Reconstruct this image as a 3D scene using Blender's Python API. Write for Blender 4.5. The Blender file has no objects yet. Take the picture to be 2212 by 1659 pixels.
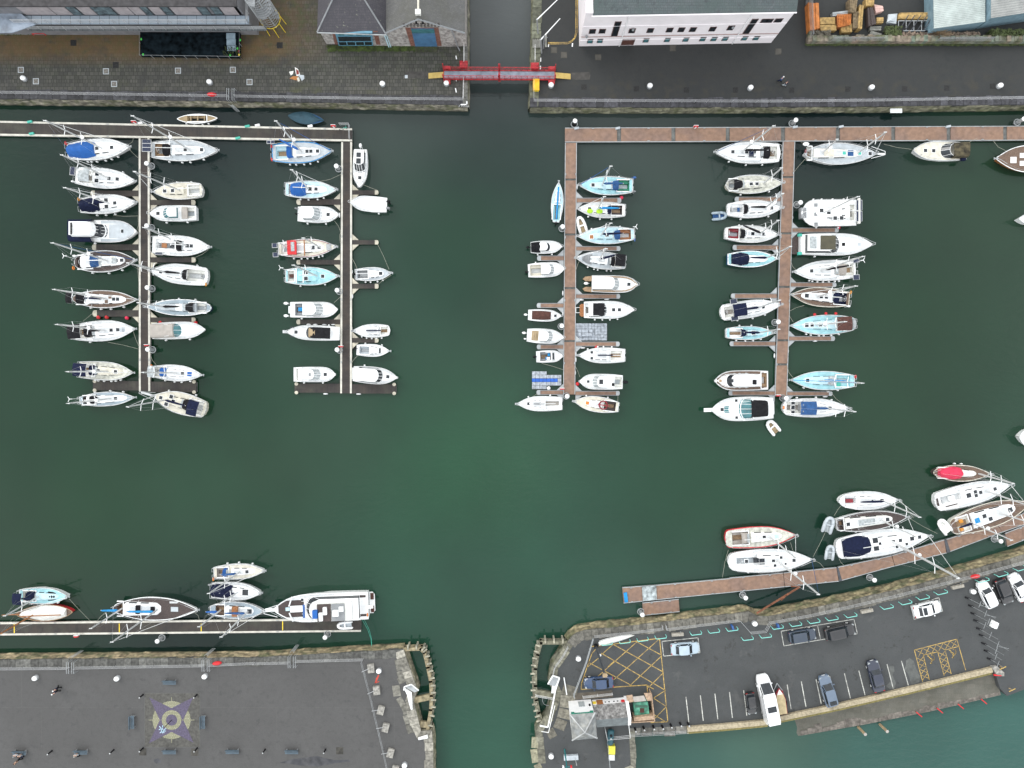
import bpy, math, random
from mathutils import Vector, Matrix
random.seed(7)
R = math.radians
SC = bpy.context.scene
COL = SC.collection
# ---------------------------------------------------------------- camera
CAM_H, FPX, CX, CY, NADY = 110.0, 1534.0, 1106.0, 829.5, 805.0
TILT = math.atan((CY - NADY) / FPX)
cd = bpy.data.cameras.new("camera"); cam = bpy.data.objects.new("camera", cd); COL.objects.link(cam)
cam.location = (0, 0, CAM_H); cam.rotation_euler = (-TILT, 0, 0)
cd.sensor_width = 36; cd.lens = 36 * FPX / 2212; cd.clip_end = 3000; cd.clip_start = 1
SC.camera = cam
# ---------------------------------------------------------------- sky, sun, exposure
SUN_EL, SUN_AZ = R(33), R(315)
w = bpy.data.worlds.new("World"); SC.world = w; w.use_nodes = True
nt = w.node_tree; N = nt.nodes; Lk = nt.links
for n in list(N): N.remove(n)
out = N.new('ShaderNodeOutputWorld'); bg = N.new('ShaderNodeBackground'); Lk.new(bg.outputs[0], out.inputs[0])
sky = N.new('ShaderNodeTexSky'); sky.sky_type = 'NISHITA'; sky.sun_disc = False
sky.sun_elevation = SUN_EL; sky.sun_rotation = SUN_AZ; sky.dust_density = 4; sky.air_density = 1.2
hs = N.new('ShaderNodeHueSaturation'); hs.inputs['Saturation'].default_value = .35
Lk.new(sky.outputs[0], hs.inputs['Color'])
tc = N.new('ShaderNodeTexCoord'); nz = N.new('ShaderNodeTexNoise'); nz.inputs['Scale'].default_value = 3.2
nz.inputs['Detail'].default_value = 4; nz.inputs['Roughness'].default_value = .55
Lk.new(tc.outputs['Generated'], nz.inputs['Vector'])
cr = N.new('ShaderNodeValToRGB'); cr.color_ramp.elements[0].position = .36; cr.color_ramp.elements[0].color = (8.6, 9.1, 9.6, 1)
cr.color_ramp.elements[1].position = .66; cr.color_ramp.elements[1].color = (13.6, 13.7, 13.7, 1)
Lk.new(nz.outputs['Fac'], cr.inputs['Fac'])
mx = N.new('ShaderNodeMix'); mx.data_type = 'RGBA'; mx.inputs['Factor'].default_value = .85
Lk.new(hs.outputs[0], mx.inputs['A']); Lk.new(cr.outputs[0], mx.inputs['B']); Lk.new(mx.outputs['Result'], bg.inputs['Color'])
bg.inputs['Strength'].default_value = .14
sd = bpy.data.lights.new("sun", 'SUN'); sd.energy = 1.1; sd.angle = R(25); sd.color = (1, .97, .92)
so = bpy.data.objects.new("sun", sd); COL.objects.link(so)
so.rotation_euler = (R(90) - SUN_EL, 0, R(180) - SUN_AZ); so.location = (0, 0, 60)
SC.view_settings.view_transform = 'Standard'; SC.view_settings.look = 'None'
SC.view_settings.exposure = .24; SC.view_settings.gamma = 1
SC.cycles.max_bounces = 5; SC.cycles.caustics_reflective = False; SC.cycles.caustics_refractive = False
# ---------------------------------------------------------------- photo coordinates -> ground
TL = dict(a=(0, 0, 4), b=(553, 0, 4), c=(1106, 0, 4), d=(1659, 0, 4),
          e=(0, 414.8, 3.2026), f=(553, 414.8, 3.2026), g=(1106, 414.8, 3.2026), h=(1659, 414.8, 3.2026),
          i=(0, 1152.1, 3.273), j=(553, 1152.1, 3.273), k=(1106, 1152.1, 3.273), l=(1659, 1152.1, 3.273),
          m=(1536.1, 905.2, 3.2729), n=(0, 219.4, 6.0), o=(877.8, 0, 6.0), p=(1717.1, 0, 6.0),
          q=(1141.1, 1382.5, 6.0), r=(1591, 1382.5, 6.0), s=(1843.3, 1196, 6.0), D=(0, 0, 1))
RM = Matrix.Rotation(-TILT, 3, 'X')
CAMV = Vector((0, 0, CAM_H))
def ray(t, x, y):
 ox, oy, s = TL[t]
 return RM @ Vector(((ox + x / s - CX) / FPX, -(oy + y / s - CY) / FPX, -1))
def P(t, x, y, z=0.0):
 d = ray(t, x, y)
 return CAMV + d * ((z - CAM_H) / d.z)
def PS(t, pts, z): return [P(t, x, y, z) for x, y in pts]
QZ = 2.2
# ---------------------------------------------------------------- materials
MATS = {}
def mat(name, rgb, rough=.55, var=.12, scale=1.5, metal=0., bump=0., spec=.5, detail=4, vcol=False, tint=None, tscale=.3):
 if name in MATS: return MATS[name]
 m = bpy.data.materials.new(name); MATS[name] = m; m.use_nodes = True
 t = m.node_tree; b = t.nodes['Principled BSDF']
 b.inputs['Roughness'].default_value = rough; b.inputs['Metallic'].default_value = metal
 b.inputs['Specular IOR Level'].default_value = spec
 g = t.nodes.new('ShaderNodeNewGeometry'); n = t.nodes.new('ShaderNodeTexNoise')
 n.inputs['Scale'].default_value = scale; n.inputs['Detail'].default_value = detail
 t.links.new(g.outputs['Position'], n.inputs['Vector'])
 r = t.nodes.new('ShaderNodeMapRange'); r.inputs['To Min'].default_value = 1 - var * 1.6; r.inputs['To Max'].default_value = 1 + var * 1.6
 r.inputs['From Min'].default_value = .3; r.inputs['From Max'].default_value = .7
 t.links.new(n.outputs['Fac'], r.inputs['Value'])
 src = None
 if vcol:
  at = t.nodes.new('ShaderNodeVertexColor'); at.layer_name = 'Col'; src = at.outputs['Color']
 if tint:
  n2 = t.nodes.new('ShaderNodeTexNoise'); n2.inputs['Scale'].default_value = tscale; n2.inputs['Detail'].default_value = 5
  t.links.new(g.outputs['Position'], n2.inputs['Vector'])
  rr = t.nodes.new('ShaderNodeMapRange'); rr.inputs['From Min'].default_value = .45; rr.inputs['From Max'].default_value = .65
  t.links.new(n2.outputs['Fac'], rr.inputs['Value'])
  mm = t.nodes.new('ShaderNodeMix'); mm.data_type = 'RGBA'
  t.links.new(rr.outputs[0], mm.inputs['Factor'])
  if src: t.links.new(src, mm.inputs['A'])
  else: mm.inputs['A'].default_value = (*rgb, 1)
  mm.inputs['B'].default_value = (*tint, 1); src = mm.outputs['Result']
 v = t.nodes.new('ShaderNodeVectorMath'); v.operation = 'SCALE'
 if src: t.links.new(src, v.inputs[0])
 else: v.inputs[0].default_value = rgb
 t.links.new(r.outputs[0], v.inputs['Scale']); t.links.new(v.outputs[0], b.inputs['Base Color'])
 if bump:
  bp = t.nodes.new('ShaderNodeBump'); bp.inputs['Strength'].default_value = .8; bp.inputs['Distance'].default_value = bump
  t.links.new(n.outputs['Fac'], bp.inputs['Height']); t.links.new(bp.outputs[0], b.inputs['Normal'])
 m['src'] = 1
 return m
C = {}
def cm(key, rgb, **k): C[key] = mat(key, rgb, **k)
cm('white', (.84, .85, .85), rough=.35, var=.04, scale=.8)
cm('white2', (.72, .72, .68), rough=.5, var=.10, scale=1.2)
cm('cream', (.60, .57, .48), rough=.5, var=.10, scale=1.5)
cm('dirty', (.50, .50, .44), rough=.6, var=.22, scale=1.8)
cm('palegrey', (.42, .46, .49), rough=.5, var=.08)
cm('bluegrey', (.30, .37, .42), rough=.5, var=.08)
cm('grey', (.22, .23, .24), rough=.6, var=.1)
cm('lightblue', (.31, .57, .62), rough=.5, var=.08)
cm('paleblue', (.46, .64, .70), rough=.5, var=.08)
cm('hullblue', (.03, .10, .30), rough=.3, var=.05)
cm('hullnavy', (.012, .02, .06), rough=.25, var=.05)
cm('hullred', (.55, .03, .04), rough=.35, var=.08)
cm('teak', (.13, .085, .06), rough=.7, var=.22, scale=6)
cm('teakdark', (.055, .04, .037), rough=.7, var=.22, scale=6)
cm('teaklight', (.33, .22, .13), rough=.7, var=.2, scale=6)
cm('wood', (.30, .12, .04), rough=.5, var=.2, scale=5)
cm('navy', (.010, .014, .038), spec=.12, rough=.8, var=.15, scale=3)
cm('black', (.012, .012, .014), spec=.12, rough=.7, var=.25, scale=3)
cm('blue', (.012, .10, .36), rough=.8, var=.06, scale=2)
cm('nonskid', (.56, .58, .59), rough=.8, var=.06, scale=4)
cm('midblue', (.015, .07, .20), rough=.8, var=.18, scale=2)
cm('cyanblue', (.01, .22, .50), rough=.8, var=.15, scale=2)
cm('red', (.55, .02, .025), rough=.6, var=.12)
cm('pinkred', (.62, .03, .08), rough=.8, var=.15, scale=2)
cm('maroon', (.22, .02, .03), rough=.7, var=.2)
cm('brown', (.07, .025, .018), rough=.8, var=.2, scale=3)
cm('tan', (.33, .25, .15), rough=.8, var=.12)
cm('beige', (.36, .33, .30), rough=.8, var=.08)
cm('lime', (.35, .60, .03), rough=.8, var=.1)
cm('green', (.02, .20, .12), rough=.6, var=.2)
cm('jade', (.06, .42, .33), rough=.6, var=.1)
cm('yellow', (.75, .55, .03), rough=.6, var=.1)
cm('orange', (.70, .20, .03), rough=.6, var=.15)
cm('clear', (.34, .37, .38), rough=.15, var=.2, scale=3)
cm('glass', (.015, .02, .025), rough=.06, var=.3, scale=2)
cm('tealglass', (.05, .16, .18), rough=.06, var=.2)
cm('solar', (.012, .02, .05), rough=.12, var=.3, scale=9)
cm('steel', (.55, .56, .57), rough=.35, metal=.6, var=.05)
cm('alu', (.62, .63, .63), rough=.4, metal=.3, var=.05)
cm('galv', (.36, .38, .39), rough=.5, metal=.3, var=.1)
cm('rust', (.16, .06, .03), rough=.8, var=.3, scale=3)
cm('rope', (.34, .34, .28), rough=.9, var=.1)
cm('ropegreen', (.06, .38, .28), rough=.9, var=.1)
cm('rubber', (.015, .015, .016), spec=.12, rough=.8, var=.2)
cm('skin', (.45, .28, .2), rough=.6, var=.05)
cm('amber', (.6, .25, .03), rough=.4, var=.1)
# ---------------------------------------------------------------- mesh builder
class MB:
 def __init__(s): s.v = []; s.f = []; s.c = []; s.col = None
 def add(s, vs, fs, col=None):
  o = len(s.v); s.v += [tuple(p) for p in vs]
  for f in fs: s.f.append(tuple(i + o for i in f)); s.c.append(col if col else s.col)
  return s
 def box(s, x0, x1, y0, y1, z0, z1, col=None):
  return s.add([(x0, y0, z0), (x1, y0, z0), (x1, y1, z0), (x0, y1, z0), (x0, y0, z1), (x1, y0, z1), (x1, y1, z1), (x0, y1, z1)],
                     [(3, 2, 1, 0), (4, 5, 6, 7), (0, 1, 5, 4), (1, 2, 6, 5), (2, 3, 7, 6), (3, 0, 4, 7)], col)
 def obox(s, c, sz, a=0, col=None):       # centre of the base, size, turn
  ca, sa = math.cos(a), math.sin(a); hx, hy = sz[0] / 2, sz[1] / 2
  q = [(c[0] + x * ca - y * sa, c[1] + x * sa + y * ca) for x, y in ((-hx, -hy), (hx, -hy), (hx, hy), (-hx, hy))]
  return s.prism(q, c[2], c[2] + sz[2], col)
 def prism(s, pts, z0, z1, col=None, bottom=True):
  n = len(pts)
  if sum(pts[i][0] * pts[(i + 1) % n][1] - pts[(i + 1) % n][0] * pts[i][1] for i in range(n)) < 0: pts = pts[::-1]
  vs = [(p[0], p[1], z0) for p in pts] + [(p[0], p[1], z1) for p in pts]
  fs = [tuple(range(n, 2 * n))] + [(i, (i + 1) % n, n + (i + 1) % n, n + i) for i in range(n)]
  if bottom: fs.append(tuple(range(n - 1, -1, -1)))
  return s.add(vs, fs, col)
 def tube(s, p, q, r, r2=None, n=6, col=None):
  p, q = Vector(p), Vector(q); r2 = r if r2 is None else r2
  d = q - p
  if d.length < 1e-6: return s
  d.normalize(); u = d.cross(Vector((0, 0, 1)) if abs(d.z) < .9 else Vector((1, 0, 0))).normalized(); w_ = d.cross(u)
  vs = []
  for c, rr in ((p, r), (q, r2)):
   for k in range(n):
    a = 2 * math.pi * k / n; vs.append(c + (u * math.cos(a) + w_ * math.sin(a)) * rr)
  return s.add(vs, [(k, (k + 1) % n, n + (k + 1) % n, n + k)[::-1] for k in range(n)] + [tuple(range(n)), tuple(range(2 * n - 1, n - 1, -1))], col)
 def path(s, pts, r, n=5, col=None):
  for a, b in zip(pts, pts[1:]): s.tube(a, b, r, None, n, col)
  return s
 def loft(s, rings, close=True, cap0=False, cap1=False, col=None):
  n = len(rings[0]); vs = [p for rg in rings for p in rg]; fs = []
  for i in range(len(rings) - 1):
   for k in range(n if close else n - 1):
    k2 = (k + 1) % n; fs.append((i * n + k, i * n + k2, (i + 1) * n + k2, (i + 1) * n + k))
  if cap0: fs.append(tuple(range(n - 1, -1, -1)))
  if cap1: fs.append(tuple(range((len(rings) - 1) * n, len(rings) * n)))
  return s.add(vs, fs, col)
 def ell(s, c, rx, ry, rz, n=10, m=5, half=False, col=None, a0=0):
  rings = []
  lo = 0 if half else -math.pi / 2
  for j in range(m + 1):
   t = lo + (math.pi / 2 - lo) * j / m; cr_ = max(math.cos(t), .01)
   rings.append([(c[0] + rx * cr_ * math.cos(2 * math.pi * k / n + a0), c[1] + ry * cr_ * math.sin(2 * math.pi * k / n + a0), c[2] + rz * math.sin(t)) for k in range(n)])
  return s.loft(rings, True, True, True, col)
 def torus(s, c, R_, r, n=16, m=6, ax='z', col=None):
  rings = []
  for i in range(n + 1):
   a = 2 * math.pi * i / n; rg = []
   for j in range(m):
    b = 2 * math.pi * j / m; rr = R_ + r * math.cos(b); h = r * math.sin(b)
    x, y, z = rr * math.cos(a), rr * math.sin(a), h
    if ax == 'x': x, y, z = h, x, y
    if ax == 'y': x, y, z = x, h, y
    rg.append((c[0] + x, c[1] + y, c[2] + z))
   rings.append(rg)
  return s.loft(rings, True, False, False, col)
 def build(s, name, m, parent=None, smooth=False, origin=None):
  if not s.v: return None
  if isinstance(m, str): m = C[m]
  vs = s.v
  if parent is None and origin is None:
   xs = [p[0] for p in vs]; ys = [p[1] for p in vs]; zs = [p[2] for p in vs]
   origin = ((min(xs) + max(xs)) / 2, (min(ys) + max(ys)) / 2, min(zs))
  if origin: vs = [(p[0] - origin[0], p[1] - origin[1], p[2] - origin[2]) for p in vs]
  me = bpy.data.meshes.new(name); me.from_pydata(vs, [], s.f)
  me.materials.append(m)
  if any(c is not None for c in s.c):
   ca = me.color_attributes.new('Col', 'FLOAT_COLOR', 'CORNER'); li = 0; dat = []
   for f, c in zip(s.f, s.c):
    dat += list((*(c or (.2, .2, .2)), 1.)) * len(f)
   ca.data.foreach_set('color', dat)
  if smooth: me.polygons.foreach_set('use_smooth', [True] * len(me.polygons))
  me.update()
  o = bpy.data.objects.new(name, me); COL.objects.link(o)
  if origin: o.location = origin
  if parent: o.parent = parent
  return o
def tag(o, label=None, cat=None, group=None, kind=None):
 if label: o['label'] = label
 if cat: o['category'] = cat
 if group: o['group'] = group
 if kind: o['kind'] = kind
 return o
def thing(name, label, cat, loc, rz=0, group=None):
 o = bpy.data.objects.new(name, None); COL.objects.link(o); o.location = loc; o.rotation_euler = (0, 0, rz)
 o.empty_display_size = .3
 return tag(o, label, cat, group)
def copy_obj(src, parent, loc, rot=None, scale=None):
 c = src.copy(); COL.objects.link(c); c.parent = parent; c.location = loc
 if rot is not None: c.rotation_euler = rot
 if scale is not None: c.scale = scale
 return c
def copy_tree(o, parent=None):
 c = o.copy(); COL.objects.link(c); c.parent = parent
 for ch in [x for x in o.children]: copy_tree(ch, c)
 return c
def local(root_loc, rz, p):
 d = Vector(p) - Vector(root_loc); ca, sa = math.cos(-rz), math.sin(-rz)
 return Vector((d.x * ca - d.y * sa, d.x * sa + d.y * ca, d.z))
ORD = ['first', 'second', 'third', 'fourth', 'fifth', 'sixth', 'seventh', 'eighth', 'ninth', 'tenth', 'eleventh', 'twelfth',
       'thirteenth', 'fourteenth', 'fifteenth', 'sixteenth', 'seventeenth', 'eighteenth', 'nineteenth', 'twentieth']
# ---------------------------------------------------------------- boats
FEND = None
def fender_mesh():
 global FEND
 if FEND is None:
  b = MB(); b.ell((0, 0, 0), .15, .15, .34, 8, 6); o = b.build('fender', 'white', thing('tmp', 'tmp', 'tmp', (0, 0, 0)), smooth=True)
  me = o.data; par = o.parent; bpy.data.objects.remove(o); bpy.data.objects.remove(par); FEND = me
 return FEND
def halfw(s, ws, m, p, rnd=0, de=False):
 if de: v = max(0.02, math.sin(math.pi * min(max(s, .004), .996) ** .93)) ** .72
 elif s < m: v = ws + (1 - ws) * math.sin(math.pi / 2 * s / m)
 else: v = math.cos(math.pi / 2 * ((s - m) / (1 - m)) ** p)
 if rnd and s < rnd: v *= math.sqrt(max(.02, 1 - (1 - s / rnd) ** 2)) ** .8
 return max(v, .015)
class Boat:
 def __init__(b, t, stern, bow, beam, label, cat='sailing boat', name='sailing_yacht', group='boats moored in the marina', fb=1.05,
                 hull='white', deck='white', rail='alu', ws=.66, m=.42, p=1.38, rnd=0, de=False, sheer=.28, cock=None, cockcol='white2', cw=.30, flare=.86):
  b.t = t; s = TL[t][2]; b.fb = fb
  A = P(t, *stern, fb); F_ = P(t, *bow, fb + sheer * .6)
  b.rz = math.atan2(F_.y - A.y, F_.x - A.x); b.L = math.hypot(F_.x - A.x, F_.y - A.y)
  b.B = beam / s / (FPX / (CAM_H - fb)); b.loc = Vector((A.x, A.y, 0))
  b.root = thing(name, label, cat, b.loc, b.rz, group)
  b.sx, b.bx = stern[0], bow[0]; b.sy, b.by = stern[1], bow[1]
  b.vert = abs(bow[0] - stern[0]) < abs(bow[1] - stern[1])
  b.prof = (ws, m, p, rnd, de); b.sheer = sheer
  st = [0, .02, .05, .1, .17, .25, .34, .43, .52, .61, .7, .78, .85, .91, .955, .985, 1]
  if cock: st = sorted(set(st + [cock[0], cock[1]]))
  W = lambda q: b.w(q)
  rings = []
  for q in st:
   z = b.z(q); wv = W(q); x = q * b.L
   xl = x * (1 - .05 * q) + .12 * (1 - q); xb = x * (1 - .09 * q) + .2 * (1 - q)
   f2 = flare + (.05 if q < .5 else -.25 * (q - .5))
   rings.append([(x, -wv, z), (xl, -wv * f2, .35), (xb, -wv * f2 * .93, -.35), (xb, wv * f2 * .93, -.35), (xl, wv * f2, .35), (x, wv, z)])
  h = MB(); h.loft(rings, close=False, cap0=True); h.build('hull', hull, b.root, smooth=False)
  # toe rail
  r_ = MB()
  for sg in (-1, 1):
   rr = []
   for q in st:
    z = b.z(q); wv = W(q); x = q * b.L; i = max(wv - .09, .005)
    rr.append([(x, sg * wv, z - .02), (x, sg * (wv + .015), z + .07), (x, sg * i, z + .07), (x, sg * i, z - .02)])
   r_.loft(rr, True, True, True)
  r_.box(-.02, .1, -W(0), W(0), b.z(0) - .02, b.z(0) + .07)
  r_.build('toe_rail', rail, b.root)
  # deck, open over the cockpit
  d = MB(); c = cw * b.B if cock else 0; b.c = c
  for a_, z_ in zip(st, st[1:]):
   def row(q):
    zz = b.z(q) + .012; wv = W(q) - .02; cc = min(c, wv * .8) if cock else wv * .5
    return [(q * b.L, -wv, zz), (q * b.L, -cc, zz + .04), (q * b.L, 0, zz + .06), (q * b.L, cc, zz + .04), (q * b.L, wv, zz)]
   r1, r2 = row(a_), row(z_)
   for k in range(4):
    if cock and k in (1, 2) and a_ >= cock[0] - 1e-6 and z_ <= cock[1] + 1e-6: continue
    d.add([r1[k], r2[k], r2[k + 1], r1[k + 1]], [(0, 1, 2, 3)])
  d.build('deck', deck, b.root)
  if cock:
   x0, x1 = cock[0] * b.L, cock[1] * b.L; z = b.z(cock[0]) + .05; k = MB()
   ci = c * .45; xm = x0 + .12
   fl, be = z - .75, z - .33
   k.add([(x0, -c, z), (x1, -c, z), (x1, c, z), (x0, c, z), (x0, -c, be), (x1, -c, be), (x1, c, be), (x0, c, be),
                   (xm, -ci, be), (x1, -ci, be), (x1, ci, be), (xm, ci, be), (xm, -ci, fl), (x1, -ci, fl), (x1, ci, fl), (xm, ci, fl)],
                  [(0, 1, 5, 4), (2, 3, 7, 6), (3, 0, 4, 7), (1, 2, 6, 5), (4, 5, 9, 8), (10, 6, 7, 11), (4, 8, 11, 7),
                   (8, 9, 13, 12), (10, 11, 15, 14), (11, 8, 12, 15), (12, 13, 14, 15), (9, 10, 14, 13)])
   k.build('cockpit', cockcol, b.root)
   g = MB(); g.box(xm + .1, x1 - .1, -ci + .06, ci - .06, fl + .004, fl + .03); g.build('cockpit_sole', 'teaklight' if cockcol in ('teak', 'teakdark') else ('teaklight', 'beige', 'palegrey', 'nonskid')[int(b.L * 10) % 4], b.root)
   k = MB()
   for sg in (-1, 1): k.box(x0, x1 - .1, sg * (c + .07) - .07, sg * (c + .07) + .07, z - .05, z + .13)
   k.box(x1 - .12, x1, -c - .1, c + .1, z - .05, z + .16); k.build('coaming', 'white', b.root)
 def w(b, q): return b.B / 2 * halfw(q, *b.prof)
 def z(b, q): return b.fb + b.sheer * (q ** 2) - .06 * math.sin(math.pi * q)
 def S(b, v):
  if v <= 1.0 and v >= -.3: return v
  return (v - (b.sy if b.vert else b.sx)) / ((b.by - b.sy) if b.vert else (b.bx - b.sx))
 def Y(b, x, y, z):      # tile pixel to local x, y at height z
  return local(b.loc, b.rz, P(b.t, x, y, z))
 def obj(b, mb, name, m, smooth=False, parent=None): return mb.build(name, m, parent or b.root, smooth)
 def cabin(b, x0, x1, wf=.5, h=.42, col='white', front=.62, win=True, wincol='glass', slope=.8):
  s0, s1 = sorted((b.S(x0), b.S(x1))); b.cab = (s0, s1, wf, h)
  rings = []; n = 9; edge = []
  for i in range(n + 1):
   u = i / n; q = s0 + (s1 - s0) * u; wv = min(b.B * wf / 2 * (1 - (1 - front) * u ** 1.6), b.w(q) * .8)
   if u > .86: wv *= math.sqrt(max(.1, 1 - ((u - .86) / .14) ** 2 * .75))
   hh = h * (1 - .45 * u) * (1 if u < .86 else max(.15, 1 - (u - .86) / .14)); z = b.z(q)
   rings.append([(q * b.L, -wv, z), (q * b.L, -wv * slope - .02, z + hh), (q * b.L, -wv * .4, z + hh + .07), (q * b.L, wv * .4, z + hh + .07), (q * b.L, wv * slope + .02, z + hh), (q * b.L, wv, z)])
   edge.append((q * b.L, wv, wv * slope + .02, z, hh))
  k = MB(); k.loft(rings, close=False, cap0=True, cap1=True)
  cb = b.obj(k, 'coachroof', col)
  if win:
   for sg in (-1, 1):
    for (a, e) in ((1, 3), (4, 6)):
     g = MB(); r2 = []
     for i in range(a, e + 1):
      x, w0, w1, z, hh = edge[i]; lo, hi = .3, .8
      def pt(f, off): return (x, sg * (w0 + (w1 - w0) * f + off), z + hh * f + .01)
      r2.append([pt(lo, .02), pt(hi, .02), pt(hi, -.02), pt(lo, -.02)])
     g.loft(r2, True, True, True); g.build('window', wincol, cb)
  return cb
 def top(b, q):
  if getattr(b, 'cab', None) and b.cab[0] <= q <= b.cab[1]:
   u = (q - b.cab[0]) / (b.cab[1] - b.cab[0]); return b.z(q) + b.cab[3] * (1 - .45 * u) + .07
  return b.z(q) + .06
 def hatch(b, q, y=0, s=.55, col='glass', sy=None):
  q = b.S(q); z = b.top(q); x = q * b.L; sy = sy or s
  k = MB(); k.box(x - s / 2 - .06, x + s / 2 + .06, y - sy / 2 - .06, y + sy / 2 + .06, z - .25, z + .035)
  f = b.obj(k, 'hatch', 'white'); g = MB(); g.box(x - s / 2, x + s / 2, y - sy / 2, y + sy / 2, z, z + .05); g.build('hatch_pane', col, f)
 def arc(b, name, x0, x1, w0, w1, h0, h1, col, z=None, n=8, flat=.5, ends=False, rib=None):
  s0, s1 = b.S(x0), b.S(x1)
  if s0 > s1: s0, s1 = s1, s0
  rings = []; m_ = 6
  for i in range(m_ + 1):
   u = i / m_; q = s0 + (s1 - s0) * u; ww = (w0 + (w1 - w0) * u) / 2; hh = h0 + (h1 - h0) * u; zz = b.z(q) if z is None else z
   sag = -.05 * math.sin(math.pi * ((u * 2) % 1)); rg = []
   for k in range(n + 1):
    a = math.pi * k / n; cx = math.cos(a); sn = math.sin(a)
    rg.append((q * b.L, ww * math.copysign(abs(cx) ** flat, cx), zz + (hh + sag) * sn ** flat))
   rings.append(rg)
  k = MB(); k.loft(rings, close=False)
  if ends: k.loft(rings[:1], False, True, False); k.loft([rings[-1]], False, False, True)
  o = b.obj(k, name, col)
  sol = o.modifiers.new('t', 'SOLIDIFY'); sol.thickness = .03
  return o
 def hood(b, x0, x1, col='navy', w=None, h=.95, win=True):
  w = w or b.B * .56; s0, s1 = sorted((b.S(x0), b.S(x1)))
  o = b.arc('sprayhood', s0, s1, w, w * .82, h, .40, col, flat=.62)
  if win:
   q = s0 + (s1 - s0) * .78; g = MB(); zz = b.z(q)
   rr = []
   for qq, hh in ((q, .56), (s1 + .012, .40)):
    rr.append([(qq * b.L, w * .36 * f, zz + hh * h * (1.02 - .2 * abs(f)) + .04) for f in (-1, -.5, 0, .5, 1)])
   g.loft(rr, False); g.build('window', 'clear', o)
 def bimini(b, x0, x1, col='navy', w=None, h=1.75, camb=.22, frame=True):
  s0, s1 = sorted((b.S(x0), b.S(x1))); w = w or b.B * .68
  rings = []
  for i in range(5):
   u = i / 4; q = s0 + (s1 - s0) * u
   rings.append([(q * b.L, w / 2 * f, b.z(s0) + h + camb * (1 - f * f) - .10 * abs(2 * u - 1) ** 2) for f in (-1, -.85, -.5, 0, .5, .85, 1)])
  k = MB(); k.loft(rings, close=False); o = b.obj(k, 'bimini', col); o.modifiers.new('t', 'SOLIDIFY').thickness = .04
  if frame:
   f = MB()
   for q in (s0, s1):
    f.path([(q * b.L, -w / 2, b.z(q)), (q * b.L, -w / 2, b.z(s0) + h - .08), (q * b.L, 0, b.z(s0) + h + camb - .12), (q * b.L, w / 2, b.z(s0) + h - .08), (q * b.L, w / 2, b.z(q))], .025)
   b.obj(f, 'canopy_frame', 'steel')
  return o
 def tent(b, x0, x1, col='blue', h=1.15, wf=.86, front=.75):
  s0, s1 = sorted((b.S(x0), b.S(x1))); rings = []
  for i in range(8):
   u = i / 7; q = s0 + (s1 - s0) * u; ww = b.w(q) * wf * (1 if u < .6 else 1 - (1 - front) * (u - .6) / .4); hh = h * (1 - .25 * abs(2 * u - 1) ** 3) - .07 * ((i % 2))
   rings.append([(q * b.L, ww * f, b.z(q) + .08 + hh * (1 - abs(f) ** 1.5)) for f in (-1, -.9, -.6, -.3, 0, .3, .6, .9, 1)])
  k = MB(); k.loft(rings, close=False, cap0=True, cap1=True); b.obj(k, 'boat_cover', col)
 def mast(b, q, tip=None, h=12., boom=None, boomlen=None, furl='white', spread=2, radar=False, sidx=.9, boomcol='alu', cover=None, boomturn=0, name='mast', stays=True, col='alu', fore=True, r=.13):
  q = b.S(q); zb = b.top(q) - .05; base = Vector((q * b.L, 0, zb))
  if tip:
   d = ray(b.t, *tip); ca, sa = math.cos(b.rz), math.sin(b.rz)
   wb = b.loc + Vector((base.x * ca - base.y * sa, base.x * sa + base.y * ca, zb))
   dh = Vector((d.x, d.y)); bh = Vector((wb.x, wb.y)); lam = bh.dot(dh) / dh.dot(dh)
   wp = CAMV + d * lam; h = wp.z - zb
   h = max(5., min(h, b.L * 1.75)); lam = (zb + h - CAM_H) / d.z; wp = CAMV + d * lam
   off = Vector((wp.x - wb.x, wp.y - wb.y)); lim = .06 * h
   if off.length > lim: off *= lim / off.length
   tp = local(b.loc, b.rz, (wb.x + off.x, wb.y + off.y, zb + h))
  else: tp = base + Vector((-.02 * h, 0, h))
  b.tips = getattr(b, 'tips', []) + [tp]
  k = MB(); k.tube(base, tp, r, r * .75, 8); k.tube(tp, tp + Vector((-.1, 0, .6)), .015, .01, 4); k.box(tp.x - .3, tp.x + .15, tp.y - .05, tp.y + .05, tp.z - .02, tp.z + .05)
  mo = b.obj(k, name, col)
  at = lambda f: base + (tp - base) * f
  for i in range(spread):
   f = (.5, .0)[i] if spread == 1 else (.38, .68)[i]
   c = at(f); ln = sidx * (1 - .18 * i)
   for sg in (-1, 1):
    k = MB(); k.tube(c, c + Vector((-.18, sg * ln, .03)), .055, .045, 6); k.build('spreader', col if col != 'alu' else 'white', mo)
  if radar:
   c = at(.42) + Vector((.32, 0, 0)); k = MB(); k.ell(c, .3, .3, .14, 12, 5); k.tube(c, at(.42), .04); k.build('radar_dome', 'white', mo, smooth=True)
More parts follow.
